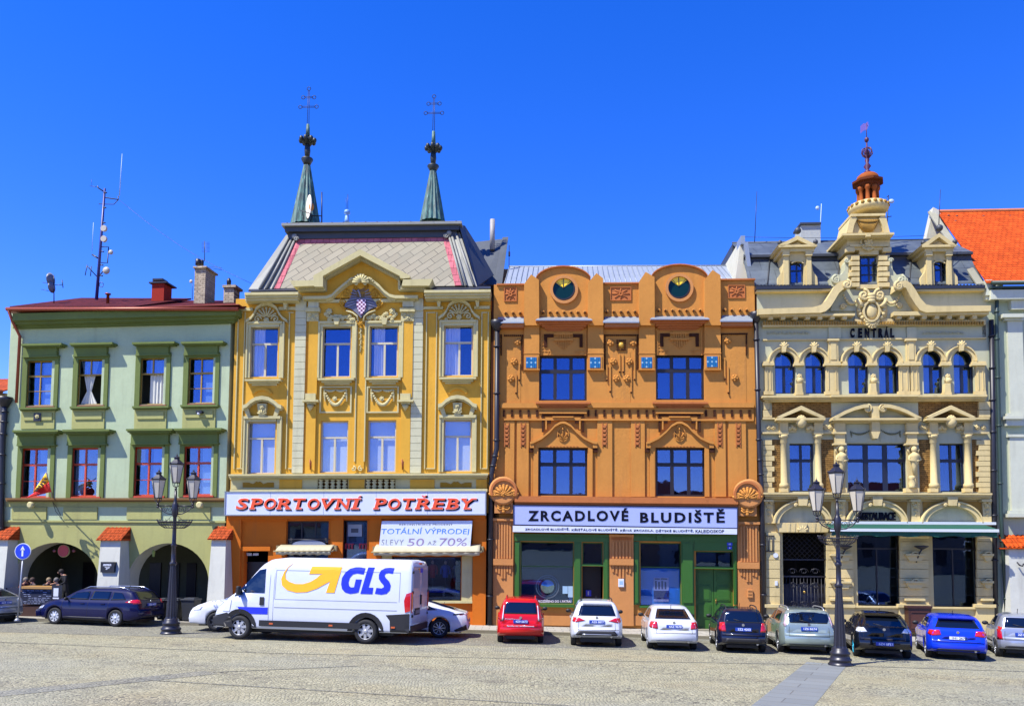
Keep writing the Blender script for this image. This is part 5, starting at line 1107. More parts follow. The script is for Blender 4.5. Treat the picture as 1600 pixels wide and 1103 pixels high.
m=mk(); m.pr([(150,222),(1424,240),(1424,271),(150,257)],.25,.58); m.build('sign_board',paint('strip_white','#c8cedc',.4,var=.02),rr)
words=['ZRCADLOVÉ BLUDIŠTĚ,','KŘIŠŤÁLOVÉ BLUDIŠTĚ,','KŘIVÁ ZRCADLA,','DĚTSKÉ BLUDIŠTĚ,','KALEIDOSKOP']; xx=[(220,472),(484,750),(760,952),(962,1178),(1188,1350)]
m=mk()
for wd,(a,b) in zip(words,xx): dy=(a-150)*.0125; m.text(wd,a,232+dy,b,249+dy,.58,.59,.01,0,1.05)
m.build('lettering',TXT,rr)
# posters etc
B.V(760,760,3.636)
rr,mk=B.thing('window_poster','round landscape poster with dark rope ring in the left shop window','poster',347,635,-.28); m=mk(); m.bx(200,470,492,664,-.42,-.38); m.build('dark_board',paint('poster_dark','#10141e',.6),rr)
m=mk(); m.arc(347,568,68,68,0,360,7,-.38,-.34,28); m.arc(347,568,56,56,0,360,5,-.38,-.35,28); m.build('ring',paint('ring_grey','#4a5560'),rr); m=mk(); m.arc(347,568,38,38,15,165,38,-.38,-.35,14); m.build('sky_patch',paint('poster_sky','#4d8fd0'),rr); m=mk(); m.arc(347,568,38,38,165,375,38,-.379,-.35,16); m.build('field_patch',paint('poster_field','#a8a878',var=.4,ns=9),rr)
m=mk(); m.text('ROZŠÍŘENO DO 1.PATRA!',296,640,482,658,-.3,-.295,.02); m.build('lettering',WHITE,rr)
rr,mk=B.thing('notice','two white notice sheets at the right of the dark poster window','notice',465,625,-.28); m=mk(); m.bx(433,565,462,608,-.3,-.29); m.bx(464,565,491,628,-.3,-.291); m.build('sheets',paint('sheet_blue','#8fb0c8'),rr)
rr,mk=B.thing('door_sign','small blue illuminated figure sign in the dark shop doorway','sign',580,620,-.9); m=mk(); m.bx(565,588,595,622,-1.0,-.95); m.build('board',paint('sign_blue','#2c3ad0'),rr); m=mk(); m.bx(576,594,583,616,-.95,-.94); m.build('figure',WHITE,rr)
rr,mk=B.thing('wall_plate','white plate on the middle orange shop pier','plate',766,572,.12); m=mk(); m.bx(750,524,782,570,.12,.2); m.build('box',WHITE,rr,bev=.01); m=mk(); m.bx(756,536,776,556,.2,.204); m.build('label_patch',paint('sheet_blue','#8fb0c8'),rr)
rr,mk=B.thing('letter_box','orange wall box low on the right fluted pier','box',1500,630,.12); m=mk(); m.bx(1484,584,1514,630,.12,.2); m.build('box',PCH,rr,bev=.01); m=mk(); m.bx(1488,594,1510,598,.2,.205); m.bx(1488,612,1510,616,.2,.205); m.build('slots',BRS,rr)
rr,mk=B.thing('house_number','blue house number plate above the green double door','plate',1382,355,.05); m=mk(); m.bx(1368,318,1397,335,.05,.08); m.bx(1370,340,1395,355,.05,.08); m.build('plates',paint('plate_blue','#2438b8'),rr); m=mk(); m.bx(1377,322,1381,331,.08,.086); m.bx(1384,322,1388,331,.08,.086); m.bx(1379,344,1386,351,.08,.086); m.build('digits',WHITE,rr)
rr,mk=B.thing('window_poster','blue backing board with a pink and white poster in the right shop window','poster',990,676,-.28); m=mk(); m.bx(876,464,1104,676,-.42,-.38); m.build('backing_board',paint('board_blue','#4a8ccc',.7,var=.05),rr)
m=mk(); m.bx(950,516,1036,652,-.38,-.36); m.build('sheet',paint('poster_pink','#c5b2c9'),rr); m=mk(); 
for i in range(4): m.bx(958+i*18,535+i%2*5,968+i*18,582,-.36,-.355)
m.bx(950,590,1036,638,-.36,-.356); m.bx(956,520,986,528,-.36,-.355); m.bx(990,520,1028,528,-.36,-.355); m.build('figures',paint('poster_violet','#3a2c5c',var=.4,ns=20),rr)
# rear metal roof
B.V(760,380,3.636)
SEAM=N('seam_roof'); SEAM.l(SEAM.mix(SEAM.noise(2,4),lin('#838b92'),lin('#9ba2a8')),SEAM.b.inputs['Base Color']); SEAM.b.inputs['Roughness'].default_value=.45; SEAM.b.inputs['Metallic'].default_value=.2
m=B.m(); P=[B.P(100,240,-1.2),B.P(1505,215,-1.2),B.P(1450,128,-4.5),B.P(130,134,-4.5)]; m.add(P+[(a,b,c-.08) for a,b,c in P],[(0,1,2,3),(4,5,6,7),(0,1,5,4),(2,3,7,6)]); rf2=m.build('roof',SEAM.m,rt)
m=B.m(); n=46
for i in range(n+1):
    t=i/n; a=[P[0][j]+(P[1][j]-P[0][j])*t for j in range(3)]; b=[P[3][j]+(P[2][j]-P[3][j])*t for j in range(3)]; b[0]=a[0]; m.tube([(a[0],a[1],a[2]+.02),(b[0],b[1],b[2]+.02)],.022,4)
m.tube([P[3],P[2]],.05); m.build('standing_seams',ZINC,rf2)
m=B.m(); m.box(P[0][0]-.6,P[1][0]+.6,-9,-4.4,P[3][2]-2,P[3][2]-.15); m.build('rear_wall',OLD,rf2)
# downpipes (dark) between houses
def pipe(B,pts,r,lb,mt=IRON,w_=.12,heads=True):
    x,y=pts[-1]; rr,mk=B.thing('drainpipe',lb,'drainpipe',x,y,w_); m=mk(); m.tb(pts,w_,r,8); m.build('pipe',mt,rr); m=mk()
    L=len(pts)
    for i in range(8):
        t=(i+.5)/8*(L-1); j=int(t); f=t-j; xx=pts[j][0]+(pts[min(j+1,L-1)][0]-pts[j][0])*f; yy=pts[j][1]+(pts[min(j+1,L-1)][1]-pts[j][1])*f; c=B.P(xx,yy,w_); m.lathe((c[0],c[1],c[2]),[(r*1.35,-.03),(r*1.35,.03)],8)
    m.build('clamp',mt,rr)
    if heads: m=mk(); c=B.P(pts[0][0],pts[0][1],w_); m.lathe((c[0],c[1],c[2]-.35),[(r*1.2,0),(r*2.6,.3),(r*2.8,.45)],10); m.build('rain_head',mt,rr)
B.V(0,0,1)
pipe(B,[(777,505),(776,700),(768,740),(765,975)],.11,'fat dark drainpipe between the yellow and the orange house',w_=.2)
pipe(B,[(1181,492),(1186,700),(1190,760),(1194,968)],.1,'dark drainpipe between the orange house and the cream hotel',w_=.2)
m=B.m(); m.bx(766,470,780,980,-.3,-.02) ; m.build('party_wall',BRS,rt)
# ================================================================ CREAM HOTEL
B=BC; rt=B.root; B.holes=[]
SLATE=N('slate_sheets'); br=SLATE.n('TexBrick'); sp=SLATE.n('SeparateXYZ'); SLATE.l(SLATE.tc.outputs['Object'],sp.inputs[0]); cb=SLATE.n('CombineXYZ'); SLATE.l(sp.outputs['X'],cb.inputs[0]); SLATE.l(sp.outputs['Z'],cb.inputs[1]); SLATE.l(cb.outputs[0],br.inputs['Vector']); br.inputs['Scale'].default_value=1; br.inputs['Brick Width'].default_value=1.1; br.inputs['Row Height'].default_value=.55; br.inputs['Mortar Size'].default_value=.015
br.inputs['Color1'].default_value=lin('#4d555a'); br.inputs['Color2'].default_value=lin('#3e4549'); br.inputs['Mortar'].default_value=lin('#24282b'); SLATE.l(SLATE.mix(SLATE.ramp(SLATE.noise(1.3,6),[(.4,(0,0,0)),(.8,(.6,)*3)]),br.outputs[0],lin('#6d7678')),SLATE.b.inputs['Base Color']); SLATE.b.inputs['Roughness'].default_value=.5; SLATE=SLATE.m
BRW=tiles('ochre_brick','#94713c','#7f5f33',.26,.085,bumpd=.02)
B.V(1160,420,3.636)
AW=[(179,297,470),(350,468,470),(593,711,468),(766,887,468),(1016,1132,464),(1188,1308,463)]
for x0,x1,yt in AW:
    B.win(x0,yt,x1,714,FRB,.2,.07,vs=[(.48,.36,1,.11)],hs=[(.36,.09)],arch=1,curtain=('drape',.1,.42,CURT),glass=GLASS)
    cx=(x0+x1)/2; r=(x1-x0)/2
    m=B.m(); m.arc(cx,yt+r,r+26,r+26,0,180,22,0,.14,14); m.arc(cx,yt+r,r+30,r+30,0,180,6,0,.2,14); m.build('archivolt',SAND,rt)
    m=B.m(); m.pr([(cx-14,yt-32),(cx+14,yt-32),(cx+9,yt+2),(cx-9,yt+2)],.1,.28); m.flo(cx,yt-34,16,.24); m.shell(cx,yt-28,26,.22,.03,5,20,160); m.build('keystone',SAND,rt)
m=B.m()
for x0,x1 in ((118,182),(296,352),(468,560),(566,598),(712,768),(885,1018),(1130,1190),(1306,1388)):
    m.bx(x0,535,x1,548,0,.26); m.bx(x0+3,525,x1-3,535,0,.18)
m.build('impost',SAND,rt)
for x0,x1 in ((130,172),(478,545),(895,950),(958,1005),(1330,1380)):
    m=B.m(); m.bx(x0,548,x1,712,0,.14); m.bx(x0-6,694,x1+6,714,0,.2); m.bx(x0+10,562,x0+14,688,.14,.17); m.bx(x1-14,562,x1-10,688,.14,.17); m.bx(x0+14,562,x1-14,566,.14,.168); m.build('pilaster',SAND,rt)
for x0,x1 in ((492,545),(935,985)): m=B.m(); m.bx(x0,400,x1,525,0,.16); m.bx(x0-6,396,x1+6,408,0,.24); m.bx(x0+10,415,x1-10,515,.16,.19); m.build('pilaster',SAND,rt)
for cx in (325,745,1168):
    m=B.m(); m.bx(cx-22,700,cx+22,716,0,.3); m.pr([(cx-14,650),(cx+14,650),(cx+18,700),(cx-18,700)],0,.26); m.lt(cx,618,655,[(0,.05),(.2,.12),(.5,.16),(1,.1)],.14); m.flo(cx,612,16,.15); m.scr(cx-14,632,10,.2,1,1,.025); m.scr(cx+14,632,10,.2,1,-1,.025,pi); m.build('vase_ornament',SAND,rt)
m=B.m(); m.bx(118,394,1385,402,0,.1); m.build('frieze_edge',SAND,rt)
m=B.m(); m.bx(490,330,560,394,0,.08); m.bx(935,330,990,394,0,.08)
for x0 in (150,1030):
    for i in range(11): x=x0+i*22; m.scr(x,362,10,.06,1.0,1 if i%2 else -1,.018)
m.build('frieze_relief',PALE,rt)
rr,mk=B.thing('hotel_sign','tall black capital letters CENTRAL across the hotel frieze','sign',740,392,.1)
m=mk(); xs=[(614,638),(660,682),(697,722),(735,762),(775,800),(808,832),(842,864)]
for ch,(a,b) in zip('CENTR L',xs):
    if ch!=' ': m.text(ch,a,337,b,390,.08,.14,.045)
a,b=808,832; m.text('Á',a,328,b,390,.08,.14,.035); m.build('lettering',TXT,rr)
# main cornice with swooping ends
m=B.m()
Lp=[(88,232),(420,222),(450,212),(475,190),(500,150),(525,105),(550,78),(585,66),(612,75)]
th=[30,30,40,62,85,95,75,45,30]
def swoop(m,P_,T_,w0,w1):
    for (x0,y0),(x1,y1),t0,t1 in zip(P_,P_[1:],T_,T_[1:]): m.pr([(x0,y0),(x1,y1),(x1,y1+t1),(x0,y0+t0)],w0,w1)
swoop(m,[(88,228),(400,218),(445,205),(475,180),(500,140),(525,98),(550,74),(588,64),(606,80)],[32,32,45,60,78,80,62,40,26],0,.62)
swoop(m,[(866,105),(872,88),(895,72),(930,66),(958,82),(985,120),(1010,165),(1045,203),(1090,212),(1412,208)],[22,38,30,42,80,85,70,45,34,32],0,.62)
m.scr(594,90,26,.64,1.5,-1,.07,pi/2); m.scr(888,98,26,.64,1.5,1,.07,pi/2); m.build('swan_neck_cornice',SAND,rt)
m=B.m(); m.bx(100,256,640,268,0,.5); m.bx(860,240,1400,262,0,.5); m.bx(115,296,1382,324,0,.2); m.bx(640,285,862,296,0,.2)
m.dent(150,262,640,286,.0,.44,7,.35); m.dent(880,262,1380,284,.0,.44,7,.35); m.build('cornice_bed',SAND,rt)
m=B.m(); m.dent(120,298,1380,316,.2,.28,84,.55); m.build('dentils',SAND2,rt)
m=B.m(); m.pr([(500,240),(520,150),(560,110),(615,118),(870,118),(930,110),(980,160),(1005,238),(860,240),(862,296),(640,296),(640,240)],-.3,.1); m.build('gable_field',PALE,rt)
m=B.m(); cx,cy=735,240
m.lathe(B.P(cx,cy,.1),[(B.mpp*85,0),(B.mpp*82,.08),(B.mpp*60,.12)],20,ax='y'); m.arc(cx,cy,50,62,0,360,10,.2,.36,22); m.sph(B.P(cx,cy,.25),B.mpp*38,(.85,.35,1.15),14,10)
m.scr(690,150,34,.3,1.5,-1,.07,pi/2); m.scr(778,150,34,.3,1.5,1,.07,pi/2); m.tb([(656,170),(665,200),(685,215)],.3,.09); m.tb([(815,170),(806,200),(785,215)],.3,.09)
for y in (150,165,182): m.sp(734,y,.36,.13,(1.4,.7,.8))
m.gar(575,655,150,32,.2,.06,9,178); m.gar(815,895,178,32,.2,.06,9,150); m.scr(572,215,18,.2,1.3,1,.04); m.scr(892,210,18,.2,1.3,-1,.04,pi); m.shell(738,302,34,.3,.05,7,180,360); m.scr(700,312,14,.25,1.2,1,.03); m.scr(772,312,14,.25,1.2,-1,.03,pi)
for s_ in (-1,1):
    for i in range(7): a=R(200+i*15) ; m.sp(cx+s_*72*math.cos(R(-30+i*18)),cy+68*math.sin(R(-40+i*18)),.26,.09)
m.build('cartouche',SAND,rt)
# attic wall under gutter
B.V(1160,420,3.636)
m=B.m(); m.bx(82,118,505,128,0,.3); m.bx(985,115,1378,126,0,.3); m.build('attic_moulding',SAND,rt)
m=B.m(); m.bx(78,96,505,114,0,.36); m.bx(980,94,1380,112,0,.36)
for i in range(22): m.bx(85+i*19,90,91+i*19,96,.2,.36)
for i in range(20): m.bx(985+i*19.5,88,991+i*19.5,94,.2,.36)
m.build('gutter',paint('dark_gutter','#20242c'),rt)
# floor ledges
B.V(1160,600,3.636)
m=B.m(); m.bx(115,62,1392,74,0,.45); m.bx(120,74,1388,86,0,.36); m.bx(126,86,1384,98,0,.22)
m.bx(505,60,1000,72,.42,.55); m.build('ledge',SAND,rt)
m=B.m(); m.bx(168,98,505,190,-.01,.012); m.bx(1000,98,1338,190,-.01,.012); m.bx(170,315,216,612,-.01,.012); m.bx(450,315,520,612,-.01,.012); m.bx(1005,315,1070,612,-.01,.012); m.bx(1308,315,1362,612,-.01,.012); m.build('brick_field',BRW,rt)
m=B.m(); 
for (cx,x0,x1,yt) in ((335,195,472,122),(1187,1048,1326,120)):
    yb=192; m.pr([(x0,yb-6),(cx,yt),(cx,yt+24),(x0+22,yb+2)],0,.5); m.pr([(cx,yt),(x1,yb-6),(x1-22,yb+2),(cx,yt+24)],0,.5); m.bx(x0,yb,x1,yb+12,0,.5); m.bx(x0+8,yb+12,x1-8,yb+22,0,.34)
m.build('triangular_pediment',SAND,rt)
for cx in (335,1187):
    m=B.m(); m.pr([(cx-95,190),(cx,148),(cx+95,190)],0,.08); m.build('tympanum',BRW,rt)
    m=B.m(); m.sph(B.P(cx,215,.35),.22,(1,.8,1.2),10,8); m.shell(cx,205,24,.42,.05,7,0,180); m.scr(cx-22,222,10,.35,1,1,.03); m.scr(cx+22,222,10,.35,1,-1,.03,pi)
    for s_ in (-1,1):
        for i in range(3): m.sp(cx+s_*(38+i*14),252-i%2*8,.12,.1,(1.1,.6,.9))
        m.bx(cx+s_*28,232,cx+s_*74,274,0,.06)
    m.build('head_ornament',SAND,rt)
    for s_ in (-1,1):
        xa=cx+s_*98; m=B.m(); m.bx(xa-24,218,xa+24,272,0,.2); m.bx(xa-26,272,xa+26,284,0,.28); m.build('pilaster_block',SAND,rt)
        m=B.m(); m.lt(xa,290,590,[(0,.2),(.04,.2),(.06,.13),(.14,.15),(.16,.11),(.45,.13),(.9,.14),(.93,.2),(1,.2)],.12,12); m.bx(xa-20,590,xa+24,613,0,.3); m.scr(xa-8,300,10,.26,1,1,.03); m.scr(xa+8,300,10,.26,1,-1,.03,pi); m.build('half_column',SAND,rt)
# centre segmental pediment
cx=765; m=B.m()
pL=[(515,188),(545,172),(590,148),(640,128),(690,115),(720,113)]; pR=[(806,113),(840,115),(890,128),(940,148),(985,172),(1018,188)]
m.band(pL,20,0,.5); m.band(pR,20,0,.5); m.bx(512,192,1018,204,0,.5); m.bx(520,204,1010,214,0,.34); m.bx(505,214,1000,222,0,.2); m.build('segmental_pediment',SAND,rt)
m=B.m(); m.pr([(545,190),(600,162),(680,136),(845,136),(930,162),(985,190)],0,.06); m.build('tympanum',PALE,rt)
m=B.m(); m.scr(712,138,24,.4,1.5,-1,.05,pi/2); m.scr(800,138,24,.4,1.5,1,.05,pi/2); m.pr([(730,112),(775,112),(780,200),(738,200)],0,.4); m.bx(735,214,782,270,0,.3); m.pr([(732,270),(784,270),(770,308),(746,308)],0,.34); m.build('scroll_keystone',SAND,rt)
m=B.m(); m.bx(590,225,735,330,-.01,.03); m.bx(783,225,928,330,-.01,.03); m.build('lintel_panel',PALE,rt)
m=B.m(); m.gar(615,725,270,18,.06,.035,12,262); m.gar(790,898,262,18,.06,.035,12,270); m.gar(617,621,268,0,.05,.03,4,300); m.gar(893,897,268,0,.05,.03,4,300); m.build('garland',plaster('grey_garland','#7d7f68'),rt)
for x0 in (555,965):
    m=B.m(); m.bx(x0-32,222,x0+32,272,0,.22); m.bx(x0-36,272,x0+36,282,0,.32); m.bx(x0-28,282,x0+28,335,0,.24); m.bx(x0-36,335,x0+36,345,0,.3); m.bx(x0-30,345,x0+30,610,0,.06); m.bx(x0-36,590,x0+40,614,0,.3); m.build('pilaster',SAND,rt)
    m=B.m(); c=B.P(x0,0,.25)[0]; y=lambda q:B.P(x0,q,.25)[2]; W=.26
    m.sph((c,W,y(372)),.12,(1,1,1.2),12,9); m.lathe((c,W,y(520)),[(.07,0),(.1,(y(470)-y(520))),(.17,(y(440)-y(520))),(.2,(y(415)-y(520))),(.21,(y(402)-y(520))),(.09,(y(390)-y(520))),(.06,(y(382)-y(520)))],12)
    for s_ in (-1,1): m.tube([(c+s_*.18,W,y(408)),(c+s_*.24,W+.02,y(430)),(c+s_*.05,W+.16,y(440))],.055,7,.04)
    m.tube([(c-.15,W-.08,y(400)),(c-.22,W-.08,y(370)),(c-.1,W-.08,y(352)),(c+.1,W-.08,y(352)),(c+.22,W-.08,y(370)),(c+.15,W-.08,y(400))],.05,6)
    m.lt(x0,520,590,[(0,.09),(.15,.16),(.3,.1),(.6,.16),(.8,.12),(1,.2)],.22); m.build('caryatid',SAND,rt)
# quoins
for x0,x1,xe in ((118,168,180),(1345,1408,1345)):
    m=B.m()
    for i in range(10): ya=318+i*30; o=(i%2)*14; m.bx(x0 if x0<500 else x0+o-14,ya,(x1+o) if x0<500 else x1,ya+27,0,.1)
    m.bx(x0,100,x1-14 if x0<500 else x1,145,0,.12); m.bx(x0,148,x1,188,0,.16); m.build('quoins',SAND,rt)
m=B.m(); m.bx(115,272,215,282,0,.2); m.bx(450,272,520,282,0,.2); m.bx(1000,272,1065,282,0,.2); m.bx(1308,272,1400,282,0,.2); m.bx(115,190,205,200,0,.2); m.bx(1326,190,1405,200,0,.2)
for x in (150,175,470,500,1020,1045,1335,1370): m.flo(x,245,15,.05)
m.build('string_relief',SAND,rt)
B.win(262,340,402,612,FRB,.2,.06,vs=[(.5,0,1,.1)],hs=[(.35,.13)]); B.win(588,340,926,612,FRB,.22,.06,vs=[(.335,0,1,.2),(.66,0,1,.2)],hs=[(.35,.13)]); B.win(1110,340,1256,614,FRB,.2,.06,vs=[(.5,0,1,.1)],hs=[(.35,.13)])
m=B.m(); m.bx(120,617,1420,627,0,.5); m.bx(126,627,1416,640,0,.4); m.bx(130,640,1412,652,0,.25); m.build('ledge',SAND,rt)
# ground floor
for cx,ry,rx in ((345,125,158),(770,125,165),(1196,118,168)):
    m=B.m(); m.arc(cx,790,rx,ry,0,180,24,0,.28,20); m.arc(cx,790,rx+8,ry+8,0,180,8,0,.34,20); m.build('archivolt',SAND,rt)
    m=B.m(); m.arc(cx,790,rx-20,ry-20,0,180,rx-20,-.03,.02,16); m.build('lunette',PALE,rt)
    m=B.m(); m.pr([(cx-30,640),(cx+30,640),(cx+22,690),(cx-22,690)],0,.42); m.scr(cx-42,688,10,.36,1.2,1,.035); m.scr(cx+32,688,10,.36,1.2,-1,.035,pi); m.build('keystone',SAND,rt)
    for s_ in (-1,1):
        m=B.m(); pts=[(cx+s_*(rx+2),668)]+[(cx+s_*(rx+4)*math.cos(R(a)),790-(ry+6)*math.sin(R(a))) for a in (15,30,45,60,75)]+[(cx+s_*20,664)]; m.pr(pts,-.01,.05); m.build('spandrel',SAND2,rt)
for x in (150,560,985,1390):
    m=B.m(); m.bx(x-24,655,x+24,790,0,.14); m.bx(x-28,655,x+28,668,0,.32); m.scr(x-14,675,9,.22,1.1,1,.03); m.scr(x+14,675,9,.22,1.1,-1,.03,pi); m.flo(x,690,16,.18); m.flo(x,720,12,.16); m.flo(x,742,9,.15); m.build('console_pilaster',SAND,rt)
rr,mk=B.thing('restaurant_sign','black letters RESTAURACE on the hotel arch above the green awning','sign',770,776,.05); m=mk()
m.text('RESTAURACE',664,727,872,774,.03,.12,.04,0,.9); m.build('lettering',TXT,rr)
B.V(1160,770,3.636)
gl=darkglass('restaurant_glass','#050608')
e=B.hole(217,226,475,760,.4,0,-.4)
B.win(636,235,892,642,FRD,.35,.07,vs=[(.5,.2,1,.05)],hs=[(.2,.06)],glass=glassy('shop_glass',.07)); B.win(1062,235,1330,648,FRD,.35,.07,vs=[(.5,.2,1,.05)],hs=[(.2,.06)],glass=glassy('shop_glass',.07))
# walls
u0=B.P(118,500,0)[0]; u1=B.P(1436,500,0)[0]; zs=B.P(700,30,0)[2]; B.V(1160,420,3.636); uL=B.P(84,300,0)[0]; uR=B.P(1392,400,0)[0]; zt=B.P(700,105,0)[2]
lowh=[h for h in B.holes if h[3]<zs]; uph=[h for h in B.holes if h[3]>=zs]
B.holes=lowh; m=B.m(); B.wall(m,uL,u1,-.9,zs,wb=-.6,sides=False); m.build('ground_floor_wall',SAND,rt)
B.holes=uph; m=B.m(); B.wall(m,uL,uR,zs,zt,wb=-.35,depth=10); m.build('wall',PALE,rt)
m=B.m(); m.box(uL,uR,-2.1,-2,-.9,zt-.1); m.box(uL,uL+.02,-9,-.02,-.9,zs); m.box(u1-.02,u1,-9,-.02,-.9,zs); m.build('dark_room_wall',DARKIN,rt)
B.V(1160,770,3.636)
for x0,x1 in ((135,213),(480,632),(896,1060),(1334,1432)):
    m=B.m(); y=225
    while y<640: m.bx(x0,y,x1,min(y+49,640),0,.12); y+=52
    m.bx(x0-8,632,x1+10,650,0,.3); m.bx(x0-4,650,x1+6,790,0,.18)
    m.build('rusticated_pier',SAND,rt)
for x0,x1 in ((505,625),(930,1040),(1365,1430)):
    m=B.m()
    for y in (345,500): m.bx(x0,y,x1,y+12,.1,.34); m.pr([(x0+6,y+12),(x1-6,y+12),(x1-22,y+42),(x0+22,y+42)],.1,.26); m.arc((x0+x1)/2,y,22,14,0,180,8,.1,.3,8)
    m.bx(x0,600,x1,612,.1,.34); m.build('pier_ornament',SAND,rt)
m=B.m(); m.pr([(190,168),(500,168),(486,222),(205,222)],0,.2); m.pr([(318,170),(368,170),(362,222),(324,222)],.2,.28); m.shell(343,215,30,.26,.04,5); 
for x in (255,285,400,430): m.pr([(x,170),(x+18,170),(x+14,222),(x+4,222)],.2,.22)
m.build('door_lintel',SAND,rt)
m=B.m(); m.bx(636,650,1062,790,0,.08) ; m.bx(1062,655,1334,790,0,.08); m.bx(630,642,896,652,0,.2); m.bx(1058,648,1334,658,0,.2); m.build('base_course',SAND,rt)
# entrance
m=B.m(); m.box(e[0],e[1],-.62,-.58,e[2],e[3]-2.2) ; dr_=m.build('entrance_door',FRB,rt)
m=B.m(); H=e[3]; W_=e[1]-e[0]; zc=e[3]-1.15
m.box(e[0],e[1],-.36,-.3,zc-.03,zc+.03); m.box(e[0],e[1],-.36,-.3,e[3]-1.9,e[3]-1.84)
n=9
for i in range(-6,n+2):
    a=e[0]+W_*i/n
    for s_ in (1,-1):
        p0=(a,-.33,zc); p1=(a+s_*1.1,-.33,zc+1.12)
        if s_<0: p0=(a+W_*.5,-.33,zc); p1=(a+W_*.5-1.1,-.33,zc+1.12)
        ts=[t/8 for t in range(9) if e[0]<=p0[0]+(p1[0]-p0[0])*t/8<=e[1]]
        if len(ts)>1: m.tube([tuple(p0[k]+(p1[k]-p0[k])*t for k in range(3)) for t in (ts[0],ts[-1])],.012,4)
for i in range(13): a=e[0]+W_*(i+.5)/13; m.tube([(a,-.33,-.3),(a,-.33,e[3]-1.9)],.014,4)
m.build('iron_grille',IRON,dr_)
m=B.m()
for q in (.25,.5,.75):
    for z in (1.2,2.0,2.6):
        u=e[0]+W_*q
        for s_ in (-1,1): m.tube([(u+s_*.2*math.cos(t*.7)*(1-t/9),-.31,z+.2*math.sin(t*.7)*(1-t/9)) for t in range(9)],.014,4)
m.build('scrollwork',IRON,dr_); m=B.m(); m.sph(((e[0]+e[1])/2,-.28,1.75),.06); m.build('handle',paint('brass','#a58a45',.35,.8),dr_)
rr,mk=B.thing('wall_relief','two thin black column shaped iron bars beside the hotel entrance','bracket',160,330,.12); m=mk(); 
for x in (148,172): m.tb([(x,244),(x,328)],.16,.02)
m.bx(136,240,182,245,.12,.18); m.bx(136,328,182,333,.12,.18); m.build('bars',IRON,rr)
for x,y,w_,h,lb in ((188,354,22,24,'small white round plate left of the hotel entrance'),(193,512,14,24,'small white bell plate left of the hotel entrance')):
    rr,mk=B.thing('wall_plate',lb,'plate',x,y+h/2,.12); m=mk()
    if h==24 and w_==22: m.lathe(B.P(x,y,.12),[(.1,0),(.1,.04)],14,ax='y')
    else: m.bx(x-w_/2,y-h/2,x+w_/2,y+h/2,.12,.17)
    m.build('disc' if w_==22 else 'box',WHITE,rr)
for x,lb in ((585,'black torch shaped wall lamp partly behind the right street lamp'),(1018,'black torch shaped wall lamp on the pier between the restaurant windows')):
    rr,mk=B.thing('wall_lamp',lb,'lamp',x-18,395,.12); m=mk(); m.tb([(x-28,345),(x-28,395)],.15,.05,8,.02); m.tube([B.P(x-26,380,.2),B.P(x-12,340,.35),B.P(x,322,.42)],.03); m.build('bracket',IRON,rr); m=mk(); c=B.P(x,322,.42); m.lathe(c,[(.05,0),(.12,.04),(.26,.12),(.28,.16),(.1,.18)],16); m.build('bowl',IRON,rr)
rr,mk=B.thing('menu_box','brown wooden menu cabinet against the pier between black and blue hatchbacks','cabinet',1010,790,.5); m=mk(); m.bx(945,650,1075,790,.2,.6); m.bx(938,642,1080,654,.2,.65); m.build('cabinet',paint('brown_cabinet','#3a1d14',.5,var=.3),rr); m=mk(); m.bx(960,672,1060,678,.6,.63); m.bx(960,690,1060,770,.6,.62); m.build('door_panel',paint('brown_panel','#4a281c',.5),rr)
# awning
rr,mk=B.thing('awning','long green awning with white stripe over the hotel restaurant windows','awning',965,250,.3)
AG=paint('awning_green','#0a4a38',.8,var=.12); AW_=paint('awning_white','#c2c8c6',.7,var=.04)
u0,u1,z0,z1=mk().R4(500,180,1436,250,1.1); 
m=mk(); P1=[mk().R4(495,165,1440,180,.3)]; m.bx(505,163,1442,178,.12,.34); m.build('awning_box',AW_,rr)
m=mk(); vs=[(u0,.34,z1+.35),(u1,.34,z1+.33),(u1,1.25,z1-.02),(u0,1.25,z1-.02)]; zz=B.P(965,180,.34)[2]; zf=B.P(965,202,1.25)[2]; vs=[(u0,.34,zz),(u1,.34,zz),(u1,1.25,zf),(u0,1.25,zf)]; m.add(vs+[(a,b,c-.02) for a,b,c in vs],[(0,1,2,3),(4,5,6,7),(0,3,7,4),(1,2,6,5),(0,1,5,4),(2,3,7,6)]); m.build('canopy',AG,rr)
zg_=B.P(965,220,1.25)[2]; m=mk(); m.box(u0-.05,u1+.05,1.2,1.3,zg_,zf-.01); m.build('front_bar',AW_,rr)
zh=B.P(965,246,1.25)[2]; m=mk(); n=40; vs=[];fs=[]
for i in range(n+1): t=i/n; u=u0+(u1-u0)*t; vs+=[(u,1.22,zg_),(u,1.2+.04*math.sin(i*1.3),zh+.03*math.sin(i*.9))]
for i in range(n): fs.append((2*i,2*i+1,2*i+3,2*i+2))
m.add(vs,fs); o=m.build('valance',AG,rr); s_=o.modifiers.new('t','SOLIDIFY'); s_.thickness=.012
m=mk()
for u in (u0+.4,(u0+u1)/2,u1-.4): m.tube([(u,.2,zz-.1),(u,.8,zz-.45),(u,1.2,zg_+.05)],.03)
m.build('arm',IRON,rr)
